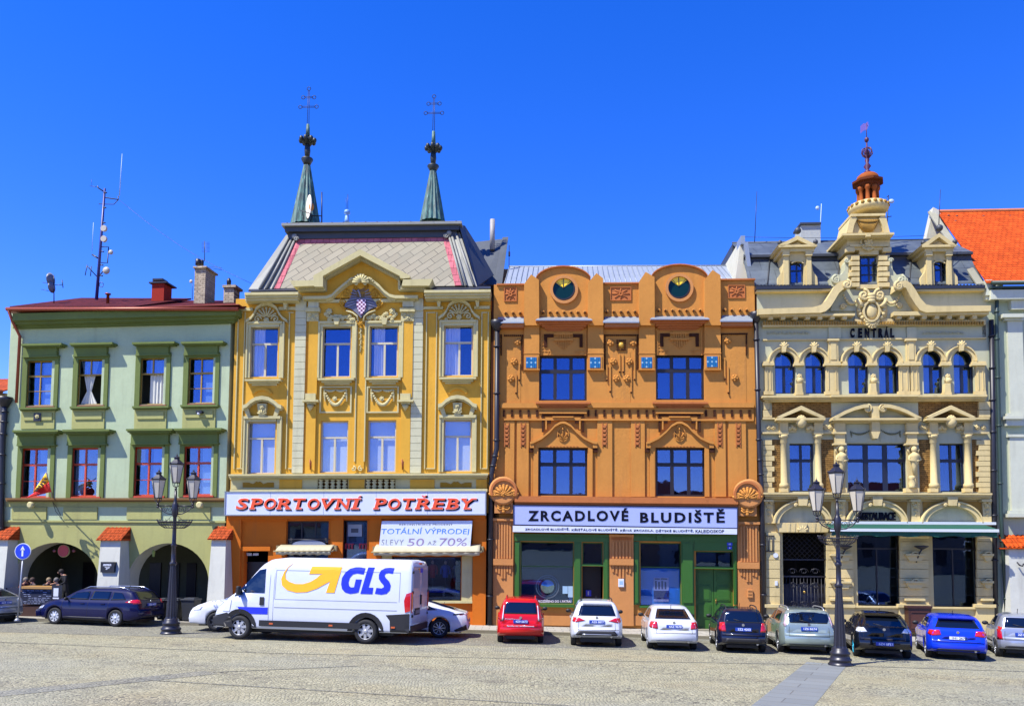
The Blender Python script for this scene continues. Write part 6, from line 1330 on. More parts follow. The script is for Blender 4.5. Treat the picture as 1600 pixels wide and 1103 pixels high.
# roof
B.V(1140,180,3.478)
def quad(m,P_,th=.06): n=len(P_); m.add(P_+[(a,b-.0,c-th) for a,b,c in P_],[tuple(range(n)),tuple(range(n,2*n))]+[(i,(i+1)%n,n+(i+1)%n,n+i) for i in range(n)])
p=B.P
m=B.m(); a=p(108,918,-.1);b=p(1388,910,-.1);c=p(1385,780,-1.2);d=p(112,785,-1.2); quad(m,[a,b,(b[0],-1.2,c[2]),(a[0],-1.2,d[2])]); m.build('mansard_roof',SLATE,rt)
rf=[o for o in bpy.data.objects if o.name.startswith('mansard_roof')][-1]
m=B.m(); z1=p(700,750,-1.0)[2]; z0=p(700,785,-1.2)[2]; m.box(a[0],b[0],-1.6,-1.0,(z0+z1)/2,z1); m.box(a[0],b[0],-1.6,-1.15,z0-.1,(z0+z1)/2-.002); m.build('mansard_cornice',LEADD,rf)
m=B.m(); q0=p(700,750,-1.1); q1=p(700,684,-3.5); quad(m,[(a[0],-1.1,q0[2]),(b[0],-1.1,q0[2]),(b[0],-3.5,q1[2]),(a[0],-3.5,q1[2])]); m.build('upper_slope',SLATE,rf)
m=B.m(); m.tube([(a[0],-3.5,q1[2]),(b[0],-3.5,q1[2])],.05); m.box(a[0],b[0],-9,-3.45,q0[2],q1[2]-.06)
for x in (205,585,975,1200): m.tube([p(x,918,-.05),p(x+12,785,-1.15)],.03,4)
m.build('ridge',LEADD,rf)
m=B.m(); quad(m,[p(38,820,-1.5),p(100,905,-1.5),p(112,790,-1.5),p(70,662,-1.5)][::1],.05); pts=[p(x,y,-1.2) for x,y in ((30,905),(112,905),(92,690),(62,668))]; m.prism([(q[0],q[2]) for q in pts],-9,-1.2); m.build('fire_wall',plaster('white_render','#d0d0c8',.1),rf)
m=B.m(); m.bx(62,655,84,700,-1.9,-1.0); m.pr([(78,690),(100,690),(128,905),(108,905)],-1.4,-.9); m.build('parapet_capping',ZINC,rf)
m=B.m(); m.bx(388,592,494,700,-4.2,-3.2); m.build('chimney',plaster('white_chimney','#b9bfc6',.1),rf); m=B.m(); m.bx(384,582,498,593,-4.3,-3.1); m.build('chimney_cap',LEADD,rf)
# dormers
for (x0,x1,cx,ya,wx0,wx1,wy0,wy1) in ((275,465,370,655,328,403,795,922),(1055,1222,1140,640,1112,1188,790,915)):
    y1=922; mm=rf
    u0,u1,z0,z1=B.m().R4(wx0,wy0,wx1,wy1,.0)
    m=B.m(); m.bx(x0+22,742,wx0-1,y1,-2,.05); m.bx(wx1+1,742,x1-22,y1,-2,.05); m.bx(wx0-1,742,wx1+1,wy0-1,-2,.045); d_=m.build('dormer',SAND,rf)
    f=B.win(wx0,wy0,wx1,wy1,FRB,.12,.05,vs=[(.5,0,1,.06)],hs=[(.4,.05)],hole=False,parent=d_)
    m=B.m(); m.box(u0-.1,u1+.1,-2.1,-.6,z0,z1); m.build('dark_room_wall',DARKIN,d_)
    m=B.m(); 
    for s_ in (-1,1):
        xa=cx+s_*62*(x1-x0)/190; m.bx(xa-13,760,xa+13,y1,.04,.14); m.bx(xa-18,740,xa+18,762,.04,.22); m.pr([(xa+s_*12,790),(xa+s_*22,850),(xa+s_*44,880),(xa+s_*48,y1),(xa+s_*10,y1)],-.2,.0)
    m.bx(x0+6,712,x1-6,742,-1.8,.2); m.bx(x0-8,704,x1+8,716,-1.8,.34); m.bx(cx-40,722,cx+40,740,.2,.22); m.arc(cx,805,34,18,0,180,8,.05,.1,8); m.build('dormer_frame',SAND,d_)
    m=B.m(); m.pr([(x0-14,708),(cx,ya),(cx,ya+22),(x0+12,716)],-1.8,.34); m.pr([(cx,ya),(x1+14,708),(x1-12,716),(cx,ya+22)],-1.8,.34); m.pr([(x0+12,714),(cx,ya+20),(x1-12,714)],-1.8,.12); m.pr([(cx-42,714),(cx,690),(cx+42,714)],.12,.18); m.build('dormer_pediment',SAND,d_)
    m=B.m()
    for xx,yy,r_ in ((x0-2,698,.11),(x1+2,694,.11),(cx,ya-22,.15)): m.sph(p(xx,yy-4,.0),r_,(1,1,1),10,8); m.tube([p(xx,yy+12,.0),p(xx,yy-4,.0)],.05,6); m.tube([p(xx,yy-4,0),p(xx,yy-24,0)],.025,5,.005)
    m.build('ball_finial',LEADD,d_)
# central gable
m=B.m(); m.bx(640,760,706,940,-2,.06); m.bx(810,760,872,940,-2,.06); m.bx(706,730,810,758,-2,.06); m.bx(640,655,872,732,-2,.1); m.bx(690,920,830,942,-2,.2); m.build('gable',SAND,rt)
gb=[o for o in bpy.data.objects if o.name.startswith('gable') and o.name.split('.')[0]=='gable'][-1]
B.win(708,760,808,918,FRB,.14,.06,vs=[(.5,0,1,.07)],hs=[(.35,.06),(.68,.04)],hole=False,parent=gb); m=B.m(); m.bx(700,750,816,925,-2.1,-.9); m.build('dark_room_wall',DARKIN,gb)
m=B.m()
for i in range(6):
    y=765+i*29; o=12*(i%2); m.bx(664-o,y,706,y+22,.05,.24); m.bx(811,y,858+o,y+22,.05,.24)
m.bx(632,718,680,742,.05,.2); m.bx(835,718,880,742,.05,.2); m.bx(655,700,865,714,.05,.2); m.build('gable_quoins',SAND,gb)
m=B.m(); m.bx(612,640,895,652,-1.6,.5); m.bx(622,652,885,664,-1.6,.38); m.bx(640,664,875,676,-1.6,.2); m.build('gable_cornice',SAND,gb)
m=B.m()
for s_,x in ((-1,645),(1,868)):
    m.pr([(x,770),(x+s_*14,800),(x+s_*18,840),(x+s_*40,868),(x+s_*75,862),(x+s_*102,890),(x+s_*98,925),(x+s_*60,940),(x,940)],-.5,.08); m.scr(x+s_*66,895,24,.12,1.5,-s_,.06,pi/2); m.scr(x+s_*8,790,14,.12,1.2,s_,.04)
m.build('gable_scroll',PALE,gb)
m=B.m(); m.arc(755,690,44,44,70,300,7,.1,.2,20); m.flo(755,690,26,.2); m.flo(735,715,16,.16); m.flo(775,715,16,.16); m.flo(755,728,12,.2); m.tb([(715,708),(795,712)],.22,.03); m.bx(742,640,768,660,.3,.55); m.build('emblem_relief',SAND,gb)
m=B.m(); m.pr([(636,640),(655,560),(675,540),(832,540),(852,560),(872,640)],-1.4,.02); m.pr([(636,640),(655,560),(675,540),(693,560),(676,600),(668,640)],.02,.16); m.pr([(832,540),(852,560),(872,640),(838,640),(830,600),(812,560)],.02,.16); m.bx(660,535,848,548,-1.4,.2); m.build('gable_crown',SAND,gb)
m=B.m()
for i in range(12): t=i/11; m.tb([(704+t*102,568),(752-20+t*42,632)],.14-.0,.035)
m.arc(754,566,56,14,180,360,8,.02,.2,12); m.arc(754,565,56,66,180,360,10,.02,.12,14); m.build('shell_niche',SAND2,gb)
m=B.m(); c=p(754,540,-.65); z0=c[2]; z1=p(754,510,-.65)[2]; z2=p(754,490,-.65)[2]
mp2=B.mpp; m.lathe((c[0],-.65,z0),[(88*mp2,0),(104*mp2,(z1-z0)*.6),(104*mp2,z1-z0),(94*mp2,(z2-z0))],20); m.build('drum',SAND,gb)
m=B.m()
for i in range(20): a=2*pi*i/20; m.sph((c[0]+100*mp2*math.cos(a),-.65+100*mp2*math.sin(a),z1+.05),.09,(1,1,1),6,5)
m.build('drum_beads',SAND2,gb)
CPR=paint('rust_copper','#8c4a20',.75,spec=.1,var=.25,ns=4); CPD=paint('rust_copper_dark','#5a2c14',.75,spec=.1,var=.25,ns=4)
z3=p(750,400,-.65)[2]; m=B.m(); m.lathe((c[0],-.65,z2),[(28*mp2,0),(28*mp2,z3-z2)],8,sm=False); cu=m.build('cupola',CPD,gb)
for i in range(8):
    a=2*pi*(i+.5)/8; m=B.m(); x_,y_=c[0]+47*mp2*math.cos(a),-.65+47*mp2*math.sin(a); m.lathe((x_,y_,z2),[(.14,0),(.14,.12),(.09,.16),(.08,(z3-z2)*.75),(.13,(z3-z2)*.85),(.14,z3-z2)],8); m.tube([(x_,y_,z2+.1),(c[0]+62*mp2*math.cos(a),-.65+62*mp2*math.sin(a),z2+.05)],.06); m.build('column',CPR,cu)
z4=p(748,362,-.65)[2]; z5=p(745,316,-.65)[2]; m=B.m(); m.lathe((c[0],-.65,z3-.02),[(50*mp2,0),(62*mp2,.1),(64*mp2,.2),(84*mp2,z4-z3-.1),(84*mp2,z4-z3),(56*mp2,z4-z3+.08)],8,sm=False); m.build('cupola_cornice',CPD,cu)
m=B.m(); H=z5-z4; m.lathe((c[0],-.65,z4),[(60*mp2,0),(60*mp2,H*.25),(55*mp2,H*.55),(42*mp2,H*.8),(24*mp2,H*.95),(10*mp2,H)],16,sm=True); m.build('dome',CPR,cu)
FIN=paint('finial_plum','#4a2038',.5); yz=lambda y:p(745,y,-.65)[2]
m=B.m(); m.lathe((c[0],-.65,z5-.05),[(.12,0),(.15,.1),(.06,.2),(.16,.35),(.06,.5),(.1,.65),(.05,.75),(.12,.85),(.04,.95),(.03,yz(130)-z5)],10); 
for i in range(6):
    a=i*pi/3; m.tube([(c[0]+.04,-.65,yz(240)),(c[0]+.24*math.cos(a),-.65+.24*math.sin(a),yz(210)),(c[0]+.2*math.cos(a),-.65+.2*math.sin(a),yz(188)),(c[0]+.06*math.cos(a),-.65+.06*math.sin(a),yz(180))],.03,5)
m.sph((c[0],-.65,yz(205)),.13); m.sph((c[0],-.65,yz(135)),.1,(1,1,1.2)); m.tube([(c[0],-.65,yz(130)),(c[0],-.65,yz(45))],.018,5); m.build('finial',FIN,cu)
m=B.m(); m.pr([(712,100),(712,60),(728,45),(744,48),(752,60),(752,72),(742,82),(730,84),(720,92)],-.66,-.64); m.pr([(744,40),(752,36),(756,60),(748,66)],-.66,-.64); m.build('weather_vane',paint('vane_violet','#6d5da8',.5),cu)
def rod(x,y0,y1,w_,lb,r=.02,ex=None,mt=None):
    rr,mk=B.thing('lightning_rod' if not ex else 'antenna',lb,'rod' if not ex else 'antenna',x,y0,w_); m=mk(); m.tb([(x,y0),(x+(y0-y1)*.045,y1)],w_,r,5,r*.6); m.build('rod',mt or IRON,rr)
    if ex: ex(mk,rr)
rod(136,690,415,-3,'tall thin lightning rod on the roof left of the hotel dormers'); rod(1136,615,405,-.2,'thin lightning rod rising from the right hotel dormer')
def e1(mk,rr): m=mk(); m.sph(p(478,505,-3.4),.1,(1,.5,1)); m.build('sensor',paint('pale_rod','#9fb4cf'),rr)
rod(490,680,482,-3.4,'pale pole with a small head beside the white hotel chimney',.03,e1,paint('pale_rod','#9fb4cf'))
def e2(mk,rr):
    m=mk(); m.sph(p(880,468,-2.5),.13,(1,.5,.8)); m.build('dish',paint('pale_rod','#9fb4cf'),rr); m=mk(); m.tb([(845,555),(880,550)],-2.5,.02); m.tb([(855,445),(865,436)],-2.5,.02); m.tb([(852,470),(880,468)],-2.5,.02); m.build('arm',IRON,rr)
rod(852,690,440,-2.5,'antenna pole with a small dish right of the copper cupola',.03,e2)
rr,mk=B.thing('roof_wire','thin lightning wire along the hotel roof ridge','wire',700,684,-3); m=mk(); m.tb([(70,662),(350,668),(640,668)],-3,.01,4); m.tb([(870,662),(1060,655)],-3,.01,4); m.build('wire',IRON,rr)
B.V(0,0,1)
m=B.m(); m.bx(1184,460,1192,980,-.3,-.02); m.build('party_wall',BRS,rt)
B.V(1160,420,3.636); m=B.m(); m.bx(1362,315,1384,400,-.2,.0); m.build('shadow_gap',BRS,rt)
# ================================================================ RIGHT HOUSE
B=BR; rt=B.root; B.holes=[]
OT=tiles('orange_tiles','#c4501a','#ad4314',.22,.16,bumpd=.05)
B.V(1140,180,3.478)
p=B.P
m=B.m(); ze=p(1450,905,.4)[2]; zr=p(1400,522,-5.5)[2]; uA=p(1395,905,.4)[0]; uP=p(1130,520,-5.5)[0]; uE=uA+13
quad(m,[(uA,.4,ze),(uE,.4,ze),(uE,-5.5,zr),(uP,-5.5,zr)]); m.build('roof',OT,rt); rf=[o for o in bpy.data.objects if o.parent==rt and o.name.startswith('roof')][-1]
m=B.m(); m.tube([(uP-.2,-5.5,zr+.02),(uE,-5.5,zr+.02)],.09,6); m.build('ridge_tiles',plaster('ridge_tile','#c57a58'),rf)
m=B.m(); 
for x,y in ((1228,575),(1250,625),(1292,665),(1355,745),(1190,545),(1430,780),(1235,548),(1380,548),(1525,548)): t=(905-y)/(905-522); w_=.4-5.9*t; m.sph(p(x,y,w_+.05),.06,(1,.6,.6),6,4)
m.build('snow_hooks',LEADD,rf)
m=B.m(); pts=[p(x,y,-5.4) for x,y in ((1065,670),(1102,505),(1130,520),(1195,650),(1195,700),(1065,700))]; m.prism([(q[0],q[2]) for q in pts],-5.7,-5.3); m.build('gable_wall',plaster('white_render','#d0d0c8'),rf)
m=B.m(); quad(m,[(uA-.05,.3,ze-.02),(uA-.35,.3,ze-.05),(uP-.5,-5.45,zr+.02),(uP-.15,-5.45,zr+.02)],.1); m.build('verge',plaster('verge_mortar','#a3a296',.3),rf)
m=B.m(); m.tube([(p(1425,918,.55)[0],.55,ze-.1),(uE,.55,ze-.1)],.1,8); m.box(p(1425,918,.55)[0],uE,.1,.5,ze-.3,ze-.22); m.build('gutter',paint('green_gutter','#26382f',.5),rt)
B.V(1160,420,3.636)
uL=p(1392,400,0)[0]; uE2=uL+13; zt=ze-.15
for fl in range(3):
    for k in range(3):
        wu=uL+4.6+k*2.9; wz=1.2+fl*3.6; x0_=wu; B.holes.append((wu,wu+1.2,wz,wz+1.9,0)); mq=B.m(); mq.box(wu,wu+1.2,-.2,-.15,wz,wz+.08); mq.box(wu,wu+1.2,-.2,-.15,wz+1.82,wz+1.9); mq.box(wu,wu+.08,-.2,-.15,wz+.08,wz+1.82); mq.box(wu+1.12,wu+1.2,-.2,-.15,wz+.08,wz+1.82); mq.box(wu+.56,wu+.64,-.2,-.15,wz+.08,wz+1.82); mq.box(wu+.08,wu+1.12,-.205,-.155,wz+1.2,wz+1.28)
        fq=mq.build('window',FRC,rt); mq=B.m(); mq.box(wu+.01,wu+1.19,-.18,-.17,wz+.01,wz+1.89); mq.build('pane',GLASS,fq); mq=B.m(); mq.box(wu-.15,wu+1.35,0,.16,wz-.15,wz); mq.build('window_sill',LGREY,rt)
        mq=B.m(); mq.box(wu-.1,wu+1.3,-1.3,-1.2,wz-.1,wz+2); mq.build('dark_room_wall',DARKIN,rt)
m=B.m(); B.wall(m,uL,uE2,-1.0,zt,depth=10); m.build('wall',GREY,rt)
m=B.m(); m.bx(1384,62,1420,150,0,.3); m.bx(1384,150,1408,175,0,.2); m.box(uL,uE2,-.01,.4,zt-.6,zt-.2); m.box(uL+.9,uE2,-.01,.25,zt-1.0,zt-.6); m.build('eaves_cornice',LGREY,rt)
B.V(1160,420,3.636); 
for x0,yb in ((1480,0),):
    m=B.m(); m.bx(1480,255,1600,275,0,.36); m.bx(1490,275,1600,292,0,.22); m.bx(1515,292,1600,830,0,.12); m.bx(1505,820,1600,835,0,.2); m.bx(1495,835,1600,852,0,.34); m.bx(1500,852,1600,890,0,.22); m.build('pilaster',LGREY,rt)
    B.V(1160,600,3.636); m=B.m(); m.bx(1512,285,1640,300,0,.2); m.bx(1525,300,1640,718,0,.14); m.bx(1520,718,1640,735,0,.26); m.bx(1512,735,1640,755,0,.36); m.build('pilaster',LGREY,rt)
B.V(1160,770,3.636)
m=B.m(); a=p(1520,310,.6); b=p(1660,310,.6); m.add([(a[0]-.15,.8,-1),(b[0],.8,-1),(b[0],0,-1),(a[0]-.15,0,-1),(a[0],.5,a[2]),(b[0],.5,a[2]),(b[0],0,a[2]+.3),(a[0],0,a[2]+.3)],[(0,1,5,4),(1,2,6,5),(2,3,7,6),(3,0,4,7),(4,5,6,7)]); bt=m.build('buttress',WPL,rt)
m=B.m(); zt_=a[2]; uA_=a[0]-.15
for i in range(5):
    t0=i/5;t1=(i+1)/5
    for j in range(12): ux=uA_+j*.18; m.add([(ux,.7*(1-t0),zt_+.5*t0),(ux+.09,.7*(1-t0),zt_+.5*t0+.04),(ux+.18,.7*(1-t0),zt_+.5*t0),(ux,.7*(1-t1)-.02,zt_+.5*t1+.03),(ux+.09,.7*(1-t1)-.02,zt_+.5*t1+.07),(ux+.18,.7*(1-t1)-.02,zt_+.5*t1+.03),(ux,.7*(1-t0),zt_+.5*t0-.04),(ux+.18,.7*(1-t0),zt_+.5*t0-.04)],[(0,1,4,3),(1,2,5,4),(6,7,2,0)])
m.box(uA_,uA_+2.1,0,.66,zt_-.06,zt_-.01); m.build('tile_cap',OT,bt)
rr,mk=B.thing('wall_hook','curled dark iron hook on the white buttress at the right edge','hook',1590,420,.7); m=mk(); m.tube([p(1560,392,.66),p(1575,410,.72),p(1592,415,.72),p(1598,400,.72)],.03); m.build('hook',IRON,rr)
B.V(0,0,1)
def pipe2(B,pts,r,lb,mt=IRON,w_=.12,heads=True): pipe(B,pts,r,lb,mt,w_,heads)
pipe(B,[(1558,450),(1557,500),(1560,620),(1564,800),(1574,980)],.08,'slim dark green drainpipe on the grey green house at the right edge',paint('green_gutter','#26382f'),.2)
BC.V(0,0,1); pipe(BC,[(1549,500),(1552,700),(1556,980)],.1,'straight black drainpipe along the right corner of the cream hotel',IRON,.12,False)
# ================================================================ LEFT HOUSE
B=BL; rt=B.root; B.holes=[]
B.V(0,440,3.938); p=B.P
a=p(-200,700,-.3); b=p(40,680,-.3); m=B.m(); m.box(b[0]-12,b[0],-9,-.25,-.6,b[2]-.05); m.build('wall',OLD,rt)
m=B.m(); q=p(20,598,-3); quad(m,[(b[0]-12,.0,b[2]),(b[0]-.0,.0,b[2]),(b[0],-3,q[2]),(b[0]-12,-3,q[2])]); m.build('roof',TERR,rt)
m=B.m(); m.tube([(b[0]-12,.1,b[2]-.05),(b[0]+.1,.1,b[2]-.05)],.09); m.build('gutter',COPR,rt)
B.V(0,560,3.677)
pipe(B,[(28,235),(26,330),(15,470),(8,800),(6,1500)],.12,'thick black drainpipe with a wide head at the left edge',IRON,.15)
B.V(0,680,3.446); p=B.P
m=B.m(); zt_=p(40,556,.6)[2]; u1=p(8,600,.6)[0]; m.box(u1-4,u1,-.02,.5,-.8,zt_); m.build('buttress',WPL,rt)
# ================================================================ houses across the square (seen only mirrored in the panes)
HB=[paint('far_wall_%d'%i,tuple(q*.7 for q in lin(c_)[:3]),.9) for i,c_ in enumerate(('#c9b98e','#b7c4b8','#d0a07a','#c8c4b4','#b9a58a'))]
for i in range(5):
    x=-50+i*20; h=6.8+(i*37%5)*.4; rr=empty('town_house',['ochre','grey green','salmon','pale','tan'][i]+' house on the far side of the square mirrored in windows','house',loc=(x+10,-40,0.8))
    m=M(); m.box(-9.98,9.98,-10,0,0,h); m.build('wall',HB[i],rr); m=M(); m.add([(-10,-10.5,h),(10,-10.5,h),(10,.5,h),(-10,.5,h),(-10,-5,h+3.2),(10,-5,h+3.2)],[(0,1,5,4),(3,2,5,4),(0,4,3),(1,2,5),(0,1,2,3)]); m.build('roof',DRT,rr)
    for fl in range(2):
        for k in range(5): m=M(); xx=-8+k*3.6; m.box(xx,xx+1.2,0,.06,1.2+fl*3.3,3.1+fl*3.3); m.build('window',FRD,rr)
# ================================================================ STREET LAMPS
def build_lamp():
    r=empty('street_lamp'); 
    m=M(); m.lathe((0,0,0),[(.36,0),(.36,.05),(.33,.07),(.31,.13),(.34,.16),(.34,.2),(.29,.24),(.27,.33),(.3,.36),(.3,.4),(.25,.44),(.24,.52),(.21,.55)],20); m.build('base',IRONL,r)
    m=M(); vs=[];fs=[];n=24;pr=[(.55,.2),(.6,.185),(1.6,.135),(2.2,.105),(2.45,.095)]
    for j,(z,rr) in enumerate(pr):
        for i in range(n): q=rr*(1 if i%2 else .86); a=2*pi*i/n; vs.append((q*math.cos(a),q*math.sin(a),z))
    for j in range(len(pr)-1):
        for i in range(n): fs.append((j*n+i,j*n+(i+1)%n,(j+1)*n+(i+1)%n,(j+1)*n+i))
    m.add(vs,fs); m.lathe((0,0,0),[(.09,2.4),(.12,2.43),(.12,2.5),(.08,2.54),(.075,3.05),(.1,3.08),(.1,3.14),(.07,3.18),(.06,4.1),(.09,4.14),(.09,4.2),(.11,4.24),(.11,4.55),(.08,4.6),(.05,4.7),(.045,5.05)],14); m.build('pole',IRONL,r)
    # basket
    m=M(); n=26
    ring=lambda R_,z,t: m.tube([(R_*math.cos(2*pi*i/24),R_*math.sin(2*pi*i/24),z) for i in range(25)],t,5)
    ring(.56,3.93,.018); ring(.5,3.83,.012); ring(.34,3.72,.014)
    for i in range(n):
        a=2*pi*i/n; c,s=math.cos(a),math.sin(a); m.tube([(.34*c,.34*s,3.72),(.5*c,.5*s,3.82),(.57*c,.57*s,3.95),(.6*c,.6*s,4.02)],.008,4)
    for i in range(4): a=pi/4+i*pi/2; m.tube([(0,0,3.72),(.34*math.cos(a),.34*math.sin(a),3.72)],.012,4)
    m.build('flower_basket',IRONL,r)
    # arms
    for s in (-1,1):
        m=M(); m.tube([(s*.06,0,4.5),(s*.62,0,4.5)],.022); m.tube([(s*.06,0,4.2),(s*.25,0,4.22),(s*.45,0,4.32),(s*.6,0,4.48)],.02)
        for (x,z,q,d) in ((.2,4.37,.1,1),(.4,4.42,.065,-1),(.33,4.33,.05,1)): m.tube([(s*(x+q*(1-.07*t)*math.cos(d*t*.7)),0,z+q*(1-.07*t)*math.sin(d*t*.7)) for t in range(12)],.011,5)
        m.tube([(s*.12,0,4.15),(s*.2,0,4.05),(s*.3,0,3.98),(s*.4,0,3.95)],.008,4); m.sph((s*.62,0,4.46),.045); m.build('arm',IRONL,r)
    GL=paint('frosted_lantern','#b9b2a0',.35,var=.1)
    for (x,z0) in ((-.62,4.5),(0,5.05),(.62,4.5)):
        f=M()
        f.lathe((x,0,z0),[(.03,0),(.05,.05),(.03,.1)],8)
        for a in (0,pi/2): f.tube([(x-.12*math.cos(a),-.12*math.sin(a),z0+.28),(x-.1*math.cos(a),-.1*math.sin(a),z0+.16),(x,0,z0+.1),(x+.1*math.cos(a),.1*math.sin(a),z0+.16),(x+.12*math.cos(a),.12*math.sin(a),z0+.28)],.014)
        rb,rt_,h=.13,.235,.62; zb=z0+.28
        f.lathe((x,0,zb-.02),[(rb*1.08,0),(rb*1.12,.03)],6,sm=False); f.lathe((x,0,zb+h),[(rt_*1.02,0),(rt_*1.15,.03),(rt_*1.15,.05),(rt_*.8,.12),(.1,.2),(.09,.24),(.12,.27),(.05,.32)],6,sm=False)
        for i in range(6): a=2*pi*i/6; f.tube([(x+rb*1.04*math.cos(a),rb*1.04*math.sin(a),zb),(x+rt_*1.03*math.cos(a),rt_*1.03*math.sin(a),zb+h)],.011,4)
        for i in range(6): a=2*pi*i/6; f.sph((x+rt_*1.1*math.cos(a),rt_*1.1*math.sin(a),zb+h+.07),.025)
        f.sph((x,0,zb+h+.34),.035,(1,1,1.2)); f.tube([(x,0,zb+h+.36),(x,0,zb+h+.46)],.012,4,.003)
        l=f.build('lantern',IRONL,r); g=M(); g.lathe((x,0,zb),[(rb,0),(rt_,h)],6,sm=False); g.build('lantern_glass',GL,l)
    return r
lamp=build_lamp(); p=ground(267,990); lamp.location=p; lamp.scale=(1.05,1.05,1.05); tag(lamp,'black three lantern street lamp before the arcaded green house','street lamp','cast iron street lamps on the square')
l2=copytree(lamp); p=ground(1313,1039); l2.location=p; l2.scale=(.965,.965,.965); l2.rotation_euler=(0,0,R(-4)); l2['label']='black three lantern street lamp in front of the hotel and the silver estate'
# ================================================================ CARS
TYRE=paint('tyre_rubber','#17181a',.8); CHR=paint('chrome','#b9bcc0',.2,.9); BLKP=paint('black_plastic','#141518',.6); CG=darkglass('car_glass','#0b1018',ior=1.75); RLAMP=paint('tail_lamp','#b3121a',.15,coat=1,var=.2,ns=40); WLAMP=paint('clear_lamp','#c8ccd0',.15,coat=1); PLB=paint('plate_shade_blue','#1d3f9c',.35); PLW=paint('plate_white','#cfd6e4',.4)
def carpaint(n,c,rough=.4,metal=0.0): return paint(n,c,rough,metal,coat=1.0,var=.04,spec=.1)
def interp(tab,x):
    if x<=tab[0][0]: return tab[0][1]
    for (a,b),(c,d) in zip(tab,tab[1:]):
        if x<=c:
            t=(x-a)/(c-a) if c>a else 1; t=t*t*(3-2*t)*.35+t*.65; return b+(d-b)*t
    return tab[-1][1]
def wheel(x,y,r,wd,side,root,rimm,spokes=5,style='alloy'):
    s=side; m=M(); m.lathe((x,y,r),[(r*.66,-wd/2),(r*.9,-wd/2),(r*.985,-wd*.4),(r,-wd*.25),(r,wd*.25),(r*.985,wd*.4),(r*.9,wd/2),(r*.66,wd/2),(r*.62,wd/2-.03)] if s>0 else [(r*.62,-wd/2+.03),(r*.66,-wd/2),(r*.9,-wd/2),(r*.985,-wd*.4),(r,-wd*.25),(r,wd*.25),(r*.985,wd*.4),(r*.9,wd/2),(r*.66,wd/2)],28,ax='y',cap=False); w_=m.build('wheel',TYRE,root)
    m=M(); yo=y+s*wd*.42
    m.lathe((x,yo-s*.1,r),[(r*.62,-.01),(r*.62,.01)],24,ax='y'); dk=m.build('brake_disc',paint('brake_dark','#26272a',.6),w_)
    m=M()
    ring=lambda q,t: m.tube([(x+q*math.cos(2*pi*i/28),yo,r+q*math.sin(2*pi*i/28)) for i in range(29)],t,5)
    ring(r*.65,r*.035); 
    for i in range(spokes):
        a=2*pi*i/spokes+.3; c,sn=math.cos(a),math.sin(a); b=.07 if style!='thin' else .035
        n2=(-sn,c); P_=[]
        for rad,hw in ((r*.1,r*b*1.3),(r*.66,r*b*(1.8 if style=='cap' else 1.0))):
            for q in (-1,1): P_.append((x+c*rad+n2[0]*hw*q,r+sn*rad+n2[1]*hw*q))
        m.add([(P_[0][0],yo+s*.0,P_[0][1]),(P_[1][0],yo,P_[1][1]),(P_[3][0],yo-s*.01,P_[3][1]),(P_[2][0],yo-s*.01,P_[2][1])]+[(a_,yo-s*.05,b_) for a_,b_ in (P_[0],P_[1],P_[3],P_[2])],[(0,1,2,3),(4,5,6,7),(0,4,5,1),(1,5,6,2),(2,6,7,3),(3,7,4,0)])
    m.lathe((x,yo-.02,r),[(r*.18,0),(r*.18,.03),(r*.08,.04)] if s>0 else [(r*.08,-.0),(r*.18,.01),(r*.18,.04)],12,ax='y')
    if style=='cap': m.lathe((x,yo-s*.04-.005,r),[(r*.45,0),(r*.45,.01)],20,ax='y')
    m.build('rim',rimm,w_)
